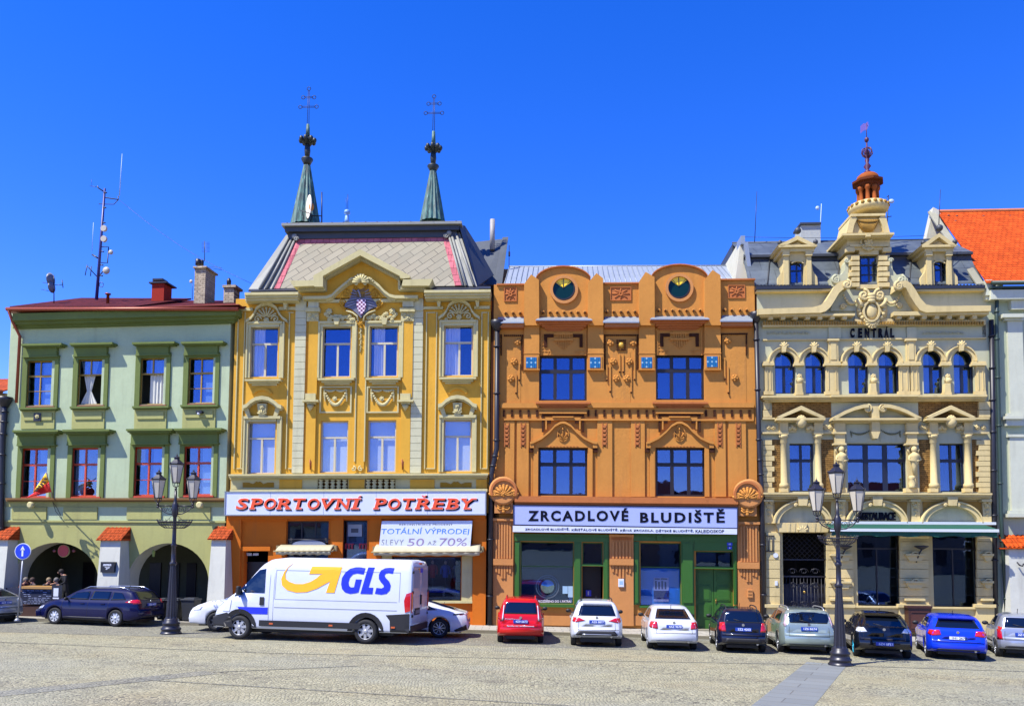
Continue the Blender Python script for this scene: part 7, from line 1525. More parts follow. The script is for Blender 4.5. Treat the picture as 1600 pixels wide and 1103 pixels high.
def car(name,label,cat,at,yaw,S,body,rim,plate='',extra=None,group=None):
    """at: world point of rear axle centre on ground, yaw: heading angle; local x forward from rear axle"""
    L,W,ro,wb,wr=S['L'],S['W'],S['ro'],S['wb'],S['wr']; top=S['top']; belt=S['belt']
    hw=W/2; arches=(ro,ro+wb); sill=S.get('sill',.24); Rr=wr+.055
    xs=set([0,.015,.04,.08,.14,.22,L-.22,L-.14,L-.08,L-.04,L-.015,L]); n=44
    for i in range(n): xs.add(round(L*i/n,4))
    for a in arches:
        for f in (-1,-.985,-.93,-.82,-.65,-.4,-.15,.15,.4,.65,.82,.93,.985,1): xs.add(round(a+f*Rr,4))
        xs.add(round(a-Rr*1.02,4)); xs.add(round(a+Rr*1.02,4))
    for t in top: xs.add(t[0])
    xs=sorted(x for x in xs if 0<=x<=L)
    tum=S.get('tum',.32); rf=S.get('rend',.16); ff=S.get('fend',.24)
    V=[];Fc=[];nr=0
    for x in xs:
        zt=interp(top,x); zs=min(interp(belt,x),zt-.01)
        ef=1.0
        d=x/.5
        if d<1: ef=1-rf*(1-d)**2.2
        d=(L-x)/.9
        if d<1: ef=min(ef,1-ff*(1-d)**2.0)
        zb=sill
        if x<.35: zb=sill+.10*(1-x/.35)
        if L-x<.4: zb=sill+.02
        inarch=False
        for a in arches:
            q=abs(x-a)
            if q<Rr: zb=max(zb,wr+math.sqrt(max(0,Rr*Rr-q*q)))
        w_=hw*ef; g=max(0,zt-zs)
        rail=[(w_*.955,zb),(w_*.985,zb+.03 if zb>.4 else max(zb+.05,.30)),(w_*1.0,max(zb+.06,.46)),(w_*.995,max(zb+.09,zs*.5+.27)),(w_*.975,max(zb+.11,zs-.10)),(w_*.94,max(zb+.12,zs-.02)),(w_*.915,max(zb+.125,zs)),
              (w_*.90-tum*g*.33,zs+g*.36),(w_*.885-tum*g*.68,zs+g*.70),(w_*.86-tum*g*.92-.01,zs+g*.90),(w_*.80-tum*g-.03,zs+g*.965),(w_*.5-tum*g*.4,zt-.004),(0,zt)]
        if zt<max(zb+.125,zs): rail=[(a_,min(b_,zt)) for a_,b_ in rail]
        ring=[(x,y,z) for y,z in rail]+[(x,-y,z) for y,z in rail[-2::-1]]
        V+=ring; nr=len(ring)
    def bump(x,z):
        k=0
        if x<.35: k=-S.get('bump',.05)*max(0,1-abs(z-.48)/.24)*(1-x/.35)
        if L-x<.3: k=.05*max(0,1-abs(z-.45)/.3)*(1-(L-x)/.3)
        return k
    V=[(x+bump(x,z)-ro,y,z) for x,y,z in V]
    for j in range(len(xs)-1):
        for i in range(nr-1): a=j*nr+i; Fc.append((a,a+1,a+nr+1,a+nr))
        Fc.append((j*nr+nr-1,j*nr,(j+1)*nr,(j+1)*nr+nr-1))
    for b in (0,(len(xs)-1)*nr):
        for i in range(nr//2-1): Fc.append((b+i,b+i+1,b+nr-2-i,b+nr-1-i))
        k=nr//2-1; Fc.append((b+k,b+k+1,b+k+2))
    tn=Vector((.012,.02,1)).normalized(); fw=Vector((math.cos(yaw),math.sin(yaw),0)); fw=(fw-tn*fw.dot(tn)).normalized(); lf=tn.cross(fw)
    mw=Matrix((( fw.x,lf.x,tn.x,at.x),(fw.y,lf.y,tn.y,at.y),(fw.z,lf.z,tn.z,at.z),(0,0,0,1)))
    root=empty(name,label,cat,group,mw=mw)
    m=M(); m.add(V,Fc,True); bo=m.build('body',body,root)
    bvh=BVHTree.FromPolygons([Vector(v) for v in V],Fc)
    DIR={'rear':Vector((1,0,0)),'front':Vector((-1,0,0)),'left':Vector((0,-1,0)),'right':Vector((0,1,0)),'top':Vector((0,0,-1))}
    def proj(ax,a,b,off):
        d=DIR[ax]
        o={'rear':(-9,a,b),'front':(19,a,b),'left':(a,9,b),'right':(a,-9,b),'top':(a,b,9)}[ax]
        h,nn,_,_=bvh.ray_cast(Vector(o),d,40)
        if h is None: h,nn,_,_=bvh.find_nearest(Vector(o)+d*9)
        return h-d*off
    def patch(ax,c,nm,mt,off=.008,nu=8,nv=5,par=None,th=.0):
        m=M(); vs=[]
        for j in range(nv+1):
            for i in range(nu+1):
                u,v=i/nu,j/nv; a=[(c[0][q]*(1-u)+c[1][q]*u)*(1-v)+(c[3][q]*(1-u)+c[2][q]*u)*v for q in (0,1)]; vs.append(tuple(proj(ax,a[0],a[1],off)))
        d=DIR[ax]; nV=len(vs); vs+=[(v[0]+d.x*(off+.01),v[1]+d.y*(off+.01),v[2]+d.z*(off+.01)) for v in vs]
        fs=[(j*(nu+1)+i,j*(nu+1)+i+1,(j+1)*(nu+1)+i+1,(j+1)*(nu+1)+i) for j in range(nv) for i in range(nu)]
        bd=[(i,i+1) for i in range(nu)]+[(nv*(nu+1)+i+1,nv*(nu+1)+i) for i in range(nu)]+[((j+1)*(nu+1),j*(nu+1)) for j in range(nv)]+[(j*(nu+1)+nu,(j+1)*(nu+1)+nu) for j in range(nv)]
        k=len(fs); m.add(vs,fs,True); m.f+= [(a,b,b+nV,a+nV) for a,b in bd]; m.s+=[False]*len(bd); m.mi+=[0]*len(bd)
        return m.build(nm,mt,par or root)
    wd=.2
    for s in (-1,1):
        for a in (0,wb): wheel(a,s*(hw-.02-wd/2),wr,wd,s,root,rim,S.get('spk',5),S.get('sty','alloy'))
    # underbody
    m=M(); m.box(-ro+.25,L-ro-.3,-hw*.62,hw*.62,.17,.5); m.build('underbody',BLKP,root)
    # windows
    rg=S['rglass']; patch('rear',[(-rg[1],rg[0]),(rg[1],rg[0]),(rg[3],rg[2]),(-rg[3],rg[2])],'rear_window',CG,.006,10,8)
    wg=S['wglass']; patch('top',[(wg[0]-ro,-wg[1]),(wg[0]-ro,wg[1]),(wg[2]-ro,wg[3]),(wg[2]-ro,-wg[3])],'windscreen',CG,.006,10,8)
    for s,ax in ((1,'left'),(-1,'right')):
        for q in S['sglass']: patch(ax,[(a-ro,b) for a,b in q],'side_window',CG,.006,8,5)
        dd=S.get('doors',[])
        for x in dd: patch(ax,[(x-.006-ro,.36),(x+.006-ro,.36),(x+.006-ro,interp(belt,x)-.03),(x-.006-ro,interp(belt,x)-.03)],'door_gap',BLKP,.003,1,8)
        for x in S.get('handles',[]): h=proj(ax,x-ro,interp(belt,x)-.1,.02); m=M(); m.box(h.x-.09,h.x+.09,h.y-.012*s,h.y+.02*s,h.z-.015,h.z+.015); m.build('door_handle',body if not S.get('hblk') else BLKP,root)
        mx=S['mirror']; y0=hw*.9; m=M(); m.sph((mx-ro,s*(hw+.07),interp(belt,mx)+.07),.1,(.55,1.05,.72),10,8); m.tube([(mx-ro,s*(hw*.86),interp(belt,mx)+.0),(mx-ro,s*(hw+.02),interp(belt,mx)+.04)],.025); m.build('wing_mirror',S.get('mirmat',BLKP),root)
        for q in S['tail']: patch('rear',[(s*a,b) for a,b in q],'tail_light',S.get('tailmat',RLAMP),.012,5,5)
        for q in S.get('tails',[]): patch(ax,[(a-ro,b) for a,b in q],'tail_light',S.get('tailmat',RLAMP),.01,5,5)
        hd=S.get('hd',0); patch(ax,[(L-.42-ro,.62+hd),(L-.12-ro,.58+hd),(L-.14-ro,.68+hd),(L-.5-ro,.74+hd)],'headlight',WLAMP,.012,5,4)
        if S.get('trim'): patch(ax,[(ro+wr+.15-ro,.46),(ro+wb-wr-.15-ro,.46),(ro+wb-wr-.15-ro,.52),(ro+wr+.15-ro,.52)],'side_trim',S.get('trimmat',BLKP),.012,6,1)
        patch(ax,[(wr+.1,sill+.01),(wb-wr-.1,sill+.01),(wb-wr-.1,sill+.10),(wr+.1,sill+.10)],'sill_trim',BLKP if not S.get('bodysill') else body,.006,6,1)
    if S.get('lowbump',True):
        z0=S.get('lb0',sill+.11); z1=S.get('lb1',.42); patch('rear',[(-hw*.72,z0),(hw*.72,z0),(hw*.66,z1),(-hw*.66,z1)],'lower_bumper',BLKP,.015,12,3)
    if S.get('gap',True):
        z=S.get('gapz',.60); patch('rear',[(-hw*.7,z),(hw*.7,z),(hw*.7,z+.012),(-hw*.7,z+.012)],'tailgate_gap',BLKP,.003,10,1); [patch('rear',[(q*hw*.7-.005,z),(q*hw*.7+.005,z),(q*hw*.68+.005,S['rglass'][0]-.12),(q*hw*.68-.005,S['rglass'][0]-.12)],'tailgate_gap',BLKP,.003,1,6) for q in (-1,1)]
    pz=S.get('pz',.78); pw=.26
    c=proj('rear',0,pz,.02); m=M(); m.box(c.x-.015,c.x+.0,-pw,pw,pz-.057,pz+.057); pl=m.build('number_plate',PLB,root)  # bluish cast of shade is put into the plate's base colour
    m=M(); m.box(c.x-.018,c.x-.014,-pw+.07,pw-.01,pz-.047,pz+.047) if S.get('pwhite') else None
    if plate:
        vs,fs=textmesh(plate,.02,0,1.0); mt=M(); mt.add([(c.x-.02+.006*(1-D),-( -pw+.08+(2*pw-.1)*(X)) ,pz-.037+.074*Z) for X,Z,D in vs],fs); mt.build('plate_text',PLW if not S.get('pwhite') else TXT,pl)
    if m.v: m.build('plate_face',PLW,pl)
    bz=S.get('bz',.95); h=proj('rear',0,bz,.01); m=M(); m.lathe((h.x,0,h.z),[(.045,-.012),(.045,.012)],14,ax='x'); m.build('badge',CHR,root)
    if S.get('rails'):
        for s in (-1,1):
            xa,xb=S['rails']; ym=.80*hw-tum*(interp(top,(xa+xb)/2)-interp(belt,(xa+xb)/2))-.0; pts=[]
            for i in range(9): x=xa+(xb-xa)*i/8; z=interp(top,x); pts.append((x-ro,s*ym,z+(-.03 if i in (0,8) else .045)))
            m=M(); m.tube(pts,.02,6); m.build('roof_rail',S.get('railmat',BLKP),root)
    if S.get('spoiler'):
        xa,z,wy=S['spoiler']; m=M(); m.add([(xa-ro-.14,-wy,z-.03),(xa-ro-.14,wy,z-.03),(xa-ro+.15,wy,z+.012),(xa-ro+.15,-wy,z+.012),(xa-ro-.13,-wy,z-.06),(xa-ro-.13,wy,z-.06),(xa-ro+.12,wy,z-.03),(xa-ro+.12,-wy,z-.03)],[(0,1,2,3),(4,5,6,7),(0,4,5,1),(1,5,6,2),(2,6,7,3),(3,7,4,0)]); m.build('spoiler',body,root)
    if S.get('wiper',True): h1=proj('rear',0,rg[0]+.03,.02);h2=proj('rear',.3,rg[0]+.1,.02); m=M(); m.tube([tuple(h1),tuple(h2)],.012); m.build('rear_wiper',BLKP,root)
    h=proj('top',interp([(0,0),(1,1)],1)*0+S.get('ant',1.0)-ro,0,.0); m=M(); m.tube([tuple(h),(h.x-.08,0,h.z+.13)],.01); m.build('aerial',BLKP,root)
    for s in (-1,1): m=M(); m.lathe((-ro-.01,s*hw*.55 if not S.get('noex') else 99,sill+.08),[(.035,0),(.035,.1)],10,ax='x'); m.build('exhaust',CHR,root) if (s<0 and not S.get('noex')) else None
    if extra: extra(root,patch,proj,M,body)
    return root
def hatch(L,W,H,**k):
    ro=k.pop('ro',.78); wb=k.pop('wb',2.6); g=k.pop('g',.94); z0=k.pop('z0',.90); rs=k.pop('rs',.34); cowl=k.pop('cowl',L-1.22); wtop=k.pop('wtop',cowl-.75); hd=k.pop('hd',0)
    top=[(0,z0-.26),(.03,z0-.02),(.07,z0+.06),(rs,H-.10),(rs+.22,H-.03),(rs+.9,H),(wtop-.25,H-.015),(wtop,H-.07),(cowl,1.02+hd),(cowl+.5,.94+hd),(L-.3,.80+hd),(L-.06,.68+hd),(L,.58+hd)]
    belt=[(0,z0-.28),(.04,z0-.06),(.4,g+.02),(1.2,g),(cowl-.2,g-.01),(cowl,g),(L-.35,.74+hd),(L,.54+hd)]
    S=dict(L=L,W=W,ro=ro,wb=wb,wr=k.pop('wr',.31),top=top,belt=belt,rglass=k.pop('rglass',(z0+.10,W*.36,H-.13,W*.29)),wglass=(wtop+.06,W*.27,cowl-.06,W*.37),
        sglass=[[(rs+.62,g+.04),(L*.47,g+.04),(L*.46,H-.13),(rs+.72,H-.14)],[(L*.47+.07,g+.04),(cowl-.25,g+.05),(wtop+.03,H-.17),(L*.47+.08,H-.13)]],
        doors=[L*.47+.03,cowl-.1,rs+.75],handles=[L*.47-.28,cowl-1.25 if cowl-1.25>L*.47 else L*.47+.3],mirror=cowl-.42,tail=[[(W*.33,z0-.16),(W*.465,z0-.16),(W*.455,z0+.02),(W*.33,z0+.02)]],tails=[[(.04,z0-.15),(.2,z0-.13),(.22,z0+.0),(.06,z0+.02)]],ant=1.1,hd=hd)
    S.update(k); return S
def place(px,py): return ground(px,py)
NV=paint('navy_metallic','#070b36',.45,coat=.6,var=.05,spec=.08); WHC=carpaint('car_white','#bfc3c8'); REDC=carpaint('car_red','#b80a0c'); DKN=carpaint('dark_blue_black','#0d1126'); SLG=carpaint('sage_silver','#8b9a94',.3,.45); BKC=carpaint('car_black','#08090f'); BLC=carpaint('car_blue','#0c33c8'); SLV=carpaint('car_silver','#9aa0aa',.3,.5)
ALU=paint('alloy_rim','#a9adb3',.3,.6); ALD=paint('dark_alloy','#4a4d52',.35,.6); CYN=paint('cyan_rim','#12a3c4',.35)
RG='cars parked nose to the kerb'
# red tall MPV
def exred(root,patch,proj,M,body):
    for nm,t,y0,y1,z0,z1 in (('lettering','Pojišťovna',-.0,.55,.865,.90),('lettering','Spolu to zvládneme',-.48,.48,.615,.665)):
        vs,fs=textmesh(t,.0,0,1); m=M(); out=[]
        for X,Z,D in vs: yy=y1-(y1-y0)*X; zz=z0+(z1-z0)*Z; h=proj('rear',yy,zz,.006+.006*D); out.append(tuple(h))
        m.add(out,fs); m.build(nm,PLW,root)
    for s in (-1,1): patch('rear',[(s*.62,.84),(s*.66,.84),(s*.61,1.36),(s*.585,1.36)],'lamp_edge',WLAMP,.02,2,6)
S=hatch(4.2,1.69,1.62,z0=1.0,g=1.06,rs=.22,wb=2.6,rglass=(1.06,.60,1.46,.52),tail=[[(.60,.82),(.74,.80),(.63,1.42),(.57,1.42)]],tails=[[(.03,.85),(.22,.88),(.2,1.2),(.12,1.3)]],pz=.80,bz=.93,sill=.26,tum=.28,gapz=.6,lb1=.3,lowbump=False,rails=(.5,2.4),railmat=REDC,noex=1,wiper=False,rend=.12)
car('parked_car','bright red tall hatchback with white lettering on its tailgate, between drainpipe and shop','car',place(813,1003),R(89),S,REDC,ALU,'4Z9 6673',exred,RG)
# white SUV
def exsuv(root,patch,proj,M,body):
    patch('rear',[(-.8,.36),(.8,.36),(.62,.58),(-.62,.58)],'dark_valance',BLKP,.016,12,4); patch('rear',[(-.5,.44),(.5,.44),(.5,.47),(-.5,.47)],'trim_strip',ALU,.024,8,1)
S=hatch(4.44,1.82,1.60,z0=.98,g=1.02,rs=.36,wb=2.67,wr=.345,rglass=(1.08,.66,1.42,.54),tail=[[(.40,.92),(.80,.84),(.82,1.02),(.62,1.02)]],tails=[[(.04,.86),(.2,.88),(.22,1.0),(.06,1.02)]],pz=.88,bz=1.02,sill=.30,rails=(.6,2.6),trim=1,spoiler=(.38,1.52,.5),lb1=.6,lowbump=False,wiper=False,pwhite=0)
car('parked_car','white compact SUV with black roof rails and dark lower bumper','car',place(931,1008),R(86),S,WHC,ALU,'AZ6 8877',exsuv,RG)
# white sedan/liftback
S=hatch(4.30,1.71,1.47,z0=.98,g=.98,rs=1.05,wb=2.6,rglass=(1.05,.60,1.36,.48),tail=[[(.54,.74),(.79,.76),(.79,.98),(.57,.98)]],tails=[[(.04,.78),(.24,.8),(.2,.96),(.06,.97)]],pz=.82,bz=.95,ro=.85,wiper=False,lb1=.36)
S['top']=[(0,.70),(.03,.94),(.1,1.0),(.42,1.06),(1.15,1.38),(1.5,1.45),(2.0,1.47),(2.5,1.44),(2.75,1.38),(3.3,1.0),(3.6,.93),(4.0,.82),(4.25,.68),(4.3,.58)]
S['sglass'][0]=[(1.05,1.03),(2.02,1.02),(2.0,1.34),(1.3,1.30)]
car('parked_car','white saloon with red lamps standing in front of the blue poster window','car',place(1049,1013),R(85),S,WHC,ALU,'4AZ 9678',None,RG)
# dark fabia
S=hatch(4.24,1.65,1.49,z0=.96,g=1.0,rs=.26,wb=2.46,rglass=(1.02,.60,1.36,.52),tail=[[(.55,.72),(.76,.72),(.75,1.0),(.60,1.02)]],tails=[[(.04,.74),(.2,.76),(.2,.98),(.06,1.0)]],pz=.80,bz=.94,rails=(.45,2.4),lb1=.5,wiper=True)
car('parked_car','dark navy estate hatchback with roof rails right beside the black drainpipe','car',place(1157,1017),R(81),S,DKN,ALU,'3Z2 4202',None,RG)
# silver-green wagon
S=hatch(4.47,1.84,1.50,z0=1.0,g=1.0,rs=.22,wb=2.64,rglass=(1.04,.70,1.40,.60),tail=[[(.72,.92),(.80,.92),(.70,1.40),(.66,1.40)]],tails=[[(.04,.95),(.2,.97),(.22,1.2),(.12,1.34)]],tailmat=paint('pale_tail_lamp','#c2a9b4',.2,coat=1),pz=.86,bz=1.0,rails=(.5,2.7),railmat=ALU,lb1=.32,wr=.32)
car('parked_car','sage silver estate car partly hidden by the right street lamp','car',place(1258,1019),R(80),S,SLG,ALU,'1Z6 8674',None,RG)
# black hatch with cyan rims
S=hatch(4.42,1.755,1.46,z0=.98,g=.96,rs=.62,wb=2.64,rglass=(1.02,.66,1.34,.52),tail=[[(.50,.86),(.80,.84),(.80,1.0),(.60,1.0)]],tails=[[(.04,.85),(.26,.87),(.24,.98),(.06,1.0)]],tailmat=WLAMP,pz=.50,bz=.95,spoiler=(.55,1.42,.52),lowbump=False,wr=.33,spk=7)
car('parked_car','black hatchback with bright cyan wheel rims','car',place(1377,1026),R(73),S,BKC,CYN,'6Z4 8713',None,RG)
# blue hatch
S=hatch(4.30,1.78,1.43,z0=.94,g=.95,rs=.46,wb=2.70,rglass=(1.03,.64,1.28,.52),tail=[[(.48,.80),(.80,.76),(.81,.95),(.52,.96)]],tails=[[(.04,.78),(.26,.82),(.24,.94),(.06,.95)]],pz=.72,bz=.90,spoiler=(.42,1.38,.54),lb0=.3,lb1=.37,pwhite=1,wiper=False)
car('parked_car','vivid blue hatchback beside the small silver car at the right','car',place(1492,1028),R(69),S,BLC,ALU,'1H1 2670',None,RG)
# small silver
S=hatch(3.55,1.60,1.48,z0=1.0,g=.98,rs=.26,wb=2.37,ro=.5,wr=.28,rglass=(1.02,.56,1.34,.48),tail=[[(.62,.62),(.76,.60),(.74,1.02),(.66,1.04)]],tails=[[(.03,.62),(.17,.64),(.17,1.0),(.06,1.03)]],pz=.80,bz=.92,trim=1,sty='cap',spk=6)
car('parked_car','small silver hatchback with black door strip cut by the right picture edge','car',place(1597,1027),R(67),S,SLV,ALU,'2Z1 4410',None,RG)
# navy estate side on
S=hatch(4.84,1.89,1.50,z0=1.0,g=.98,rs=.42,wb=2.85,ro=.95,wr=.33,rglass=(1.06,.68,1.38,.56),tail=[[(.60,.92),(.86,.90),(.84,1.06),(.64,1.06)]],tails=[[(.04,.92),(.55,.96),(.3,1.06),(.08,1.08)]],pz=.86,bz=1.0,sty='cap',spk=8,rails=(.6,2.7),railmat=CHR)
S['sglass']=[[(.55,1.06),(1.25,1.03),(1.22,1.34),(.80,1.32)],[(1.33,1.03),(2.2,1.02),(2.15,1.36),(1.33,1.36)],[(2.28,1.02),(3.35,1.03),(2.95,1.28),(2.3,1.36)]]; S['doors']=[1.3,2.25,3.45]; S['handles']=[1.55,2.5]
a=ground(180,979); b=ground(73,974.5); th=math.atan2((b-a).y,(b-a).x); sc_n=(b-a).length/2.85
n_=Vector((math.sin(th),-math.cos(th),0)); 
c_=car('parked_car','dark navy estate car seen from its side under the green arcade','car',a-n_*-.87 if False else a+Vector((-math.sin(th),math.cos(th),0))*-.87,th,S,NV,paint('hubcap','#b5b9be',.4,.3),'1Z0 4421')
print('navy yaw',math.degrees(th),sc_n)
# silver at left edge
S=hatch(4.6,1.80,1.46,z0=1.0,g=.98,rs=1.0,wb=2.65,pz=.84,bz=.96,rglass=(1.05,.62,1.34,.5),tail=[[(.5,.9),(.8,.88),(.82,1.0),(.56,1.01)]],wr=.31,tailmat=WLAMP)
car('parked_car','silver car cut off by the left picture edge','car',ground(-14,972),R(158),S,SLV,ALU,'5Z3 1108')
# white suv left behind van
S=hatch(4.50,1.84,1.64,z0=1.05,g=1.08,rs=.4,wb=2.68,wr=.35,rails=(.7,2.9),trim=1,sty='alloy',spk=7,hd=.17)
a=ground(337,987); q=R(183); fv=Vector((math.cos(q),math.sin(q),0)); lv=Vector((-fv.y,fv.x,0))
car('parked_car','white SUV whose nose shows left of the white delivery van','car',a-fv*2.68-lv*.85,q,S,WHC,ALD,'')
# white sports saloon
S=dict(L=4.96,W=1.97,ro=1.05,wb=2.9,wr=.355,sill=.2,top=[(0,.62),(.03,.86),(.1,.93),(.35,.98),(.8,1.1),(1.5,1.30),(2.1,1.38),(2.6,1.36),(3.0,1.24),(3.6,.93),(4.2,.80),(4.8,.66),(4.96,.5)],belt=[(0,.6),(.05,.8),(.6,.94),(1.5,.95),(3.2,.9),(3.6,.86),(4.6,.68),(4.96,.48)],rglass=(1.02,.55,1.22,.45),wglass=(2.75,.5,3.5,.66),
  sglass=[[(1.15,1.02),(1.7,.99),(1.68,1.2),(1.5,1.18)],[(1.78,.98),(2.9,.95),(2.5,1.22),(1.78,1.24)]],doors=[1.75,3.0],handles=[2.0],mirror=3.1,tail=[[(.1,.84),(.9,.84),(.9,.87),(.1,.87)]],tails=[],pz=.62,bz=.9,spk=9,sty='thin',tum=.42,fend=.3,rend=.2,wiper=False,lb1=.44,noex=1)
def exsp(root,patch,proj,M,body):
    patch('top',[(-.25,-.5),(-.25,.5),(.55,.42),(.55,-.42)],'rear_glass',CG,.006,8,6); patch('left',[(-.98,.88),(-.5,.84),(-.52,.89),(-.98,.92)],'light_blade',BLKP,.01,6,2); patch('right',[(-.98,.88),(-.5,.84),(-.52,.89),(-.98,.92)],'light_blade',BLKP,.01,6,2)
    patch('left',[(-1.04,.3),(-.6,.24),(-.55,.3),(-1.0,.5)],'diffuser',BLKP,.012,5,3)
a=ground(686,996.5); q=R(181); fv=Vector((math.cos(q),math.sin(q),0)); lv=Vector((-fv.y,fv.x,0))
car('parked_car','white low sports saloon whose tail shows right of the delivery van','car',a-lv*.88,q,S,WHC,ALU,'',exsp)
# ================================================================ VAN
def van():
    L,W,H=6.36,2.05,2.52; wb=4.035; ro=1.37; wr=.355; hw=W/2
    a=ground(572,1005.5); b=ground(375,998.5); th=math.atan2((b-a).y,(b-a).x); d=(b-a).length; sc_=d/wb; print('van',math.degrees(th),sc_,a)
    fv=Vector((math.cos(th),math.sin(th),0)); lv=Vector((-fv.y,fv.x,0)); at=a-lv*(hw-.12)*sc_
    tn=Vector((.012,.02,1)).normalized(); fw=(fv-tn*fv.dot(tn)).normalized(); lf=tn.cross(fw)
    mw=Matrix(((fw.x,lf.x,tn.x,at.x),(fw.y,lf.y,tn.y,at.y),(fw.z,lf.z,tn.z,at.z),(0,0,0,1)))@Matrix.Scale(sc_,4)
    root=empty('delivery_van','white delivery van with blue GLS letters and yellow arrow driving left','van',mw=mw)
    xs=set([0,.02,.05,.1]); 
    for i in range(61): xs.add(L*i/60)
    Rr=wr+.07
    for a_ in (ro,ro+wb):
        for f in (-1.02,-1,-.985,-.93,-.8,-.6,-.3,0,.3,.6,.8,.93,.985,1,1.02): xs.add(a_+f*Rr)
    xs=sorted(x for x in xs if 0<=x<=L)
    top=[(0,H-.12),(.05,H-.04),(.2,H),(4.05,H),(4.5,H-.05),(4.75,H-.18),(5.55,1.50),(5.7,1.38),(6.1,1.05),(6.3,.85),(6.36,.62)]
    V=[];Fc=[]
    for x in xs:
        zt=interp(top,x); ef=1; 
        dd=(L-x)/1.3
        if dd<1: ef=1-.2*(1-dd)**2
        if x<.1: ef=1-.012*(1-x/.1)
        zb=.34 if x>.1 else .42
        for a_ in (ro,ro+wb):
            q=abs(x-a_)
            if q<Rr: zb=max(zb,wr+math.sqrt(max(0,Rr*Rr-q*q)))
        w_=hw*ef; k=min(1,max(0,(zt-1.2)/1.0))
        zz=[(w_*.975,zb),(w_*1.0,zb+.08),(w_*1.0,max(zb+.12,.75)),(w_*1.0,max(zb+.14,min(1.12,zt-.12))),(w_*(.985),max(zb+.16,min(1.4,zt-.1))),(w_*(.985-.03*k),max(zb+.18,zt-.62*k-.08)),(w_*(.985-.06*k),max(zb+.2,zt-.3*k-.06)),(w_*(.93-.07*k),zt-.10*k-.02),(w_*(.82-.08*k),zt-.02),(w_*.45,zt),(0,zt+.005)]
        zz=[(p_,min(q_,zt)) for p_,q_ in zz]
        V+=[(x-ro,y,z) for y,z in zz]+[(x-ro,-y,z) for y,z in zz[-2::-1]]; nr=21
    for j in range(len(xs)-1):
        for i in range(nr-1): a_=j*nr+i; Fc.append((a_,a_+1,a_+nr+1,a_+nr))
        Fc.append((j*nr+nr-1,j*nr,(j+1)*nr,(j+1)*nr+nr-1))
    for b_ in (0,(len(xs)-1)*nr):
        for i in range(nr//2-1): Fc.append((b_+i,b_+i+1,b_+nr-2-i,b_+nr-1-i))
        k=nr//2-1; Fc.append((b_+k,b_+k+1,b_+k+2))
    m=M(); m.add(V,Fc,True); m.build('body',carpaint('van_white','#bec4cf',.4),root)
    bvh=BVHTree.FromPolygons([Vector(v) for v in V],Fc)
    def pj(s,x,z,off=.006):
        h,_,_,_=bvh.ray_cast(Vector((x,s*9,z)),Vector((0,-s,0)),30)
        return (x,(h.y if h else s*hw)+s*off,z)
    def pjf(y,z,off=.006):
        h,_,_,_=bvh.ray_cast(Vector((20,y,z)),Vector((-1,0,0)),30); return ((h.x if h else 4.9)+off,y,z)
    def side(s,pts,nm,mt,off=.008,label=None):
        # fan-tessellated polygon subdivided and projected
        m=M(); P_=[Vector((a,b,0)) for a,b in pts]; tr=tessellate_polygon([P_]); 
        for t in tr:
            A,B_,C_=[P_[i] if isinstance(i,int) else i for i in t]; n=5; idx={};vs=[];fs=[]
            for i in range(n+1):
                for j in range(n+1-i):
                    q=A+(B_-A)*i/n+(C_-A)*j/n; idx[i,j]=len(vs); vs.append(pj(s,q.x,q.y,off))
            for i in range(n):
                for j in range(n-i):
                    fs.append((idx[i,j],idx[i+1,j],idx[i,j+1]))
                    if i+j<n-1: fs.append((idx[i+1,j],idx[i+1,j+1],idx[i,j+1]))
            m.add(vs,fs)
        o=m.build(nm,mt,root); sd_=o.modifiers.new('t','SOLIDIFY'); sd_.thickness=.006; sd_.offset=0; return o
    X=lambda px:(px-150)/ (1000/1.0)  # unused
    for s in (1,-1):
        # local side px->m: use z5-style side coordinates: x from rear
        f=lambda x:(x-ro if x<=1.6 else x+.34-ro)
        side(s,[(f(4.28),1.42),(f(4.92),1.42),(f(5.08),1.55),(f(4.52),2.12),(f(4.30),2.16)],'side_window',CG,.008)
        side(s,[(f(5.0),1.38),(f(5.28),1.30),(f(5.12),1.52),(f(5.06),1.56)],'quarter_window',CG,.009)
        for x0,x1,z0,z1 in ((0.0,.02,.9,2.3),(4.12,4.132,.5,2.25),(3.98,3.988,.5,2.2),(.35,3.95,2.12,2.132),(.42,3.95,1.24,1.252),(.42,3.95,.99,1.01),(.35,.362,1.25,2.12),(3.94,3.952,1.25,2.12),(4.14,5.2,.98,.99)):
            if x0>0: side(s,[(f(x0),z0),(f(x1),z0),(f(x1),z1),(f(x0),z1)],'panel_line',paint('panel_grey','#8d929b',.5),.004)
        side(s,[(f(1.55),.42),(f(4.4),.42),(f(4.4),.60),(f(1.52),.60)],'side_moulding',BLKP,.03)
        side(s,[(f(.02),.36),(f(.6),.36),(f(.62),.7),(f(.75),.86),(f(.02),.92)],'rear_moulding',BLKP,.012)
        # arch lips
        for c_x in (ro,ro+wb):
            pts=[]; 
            for (ra,rb) in ((Rr+.0,Rr+.14),):
                n=12
                for i in range(n):
                    a0=pi*i/n;a1=pi*(i+1)/n
                    q=[(c_x+ra*math.cos(a0),wr+ra*math.sin(a0)),(c_x+rb*math.cos(a0),wr+rb*math.sin(a0)),(c_x+rb*math.cos(a1),wr+rb*math.sin(a1)),(c_x+ra*math.cos(a1),wr+ra*math.sin(a1))]
                    pts.append(q)
            m=M()
            for q in pts:
                v1=[pj(s,a_-ro,b_,.02) for a_,b_ in q]; v0=[(a_,b_-s*.03,c_) for a_,b_,c_ in v1]; m.add(v1+v0,[(0,1,2,3),(0,4,5,1),(1,5,6,2),(2,6,7,3),(3,7,4,0)])
            m.build('wheel_arch',BLKP,root)
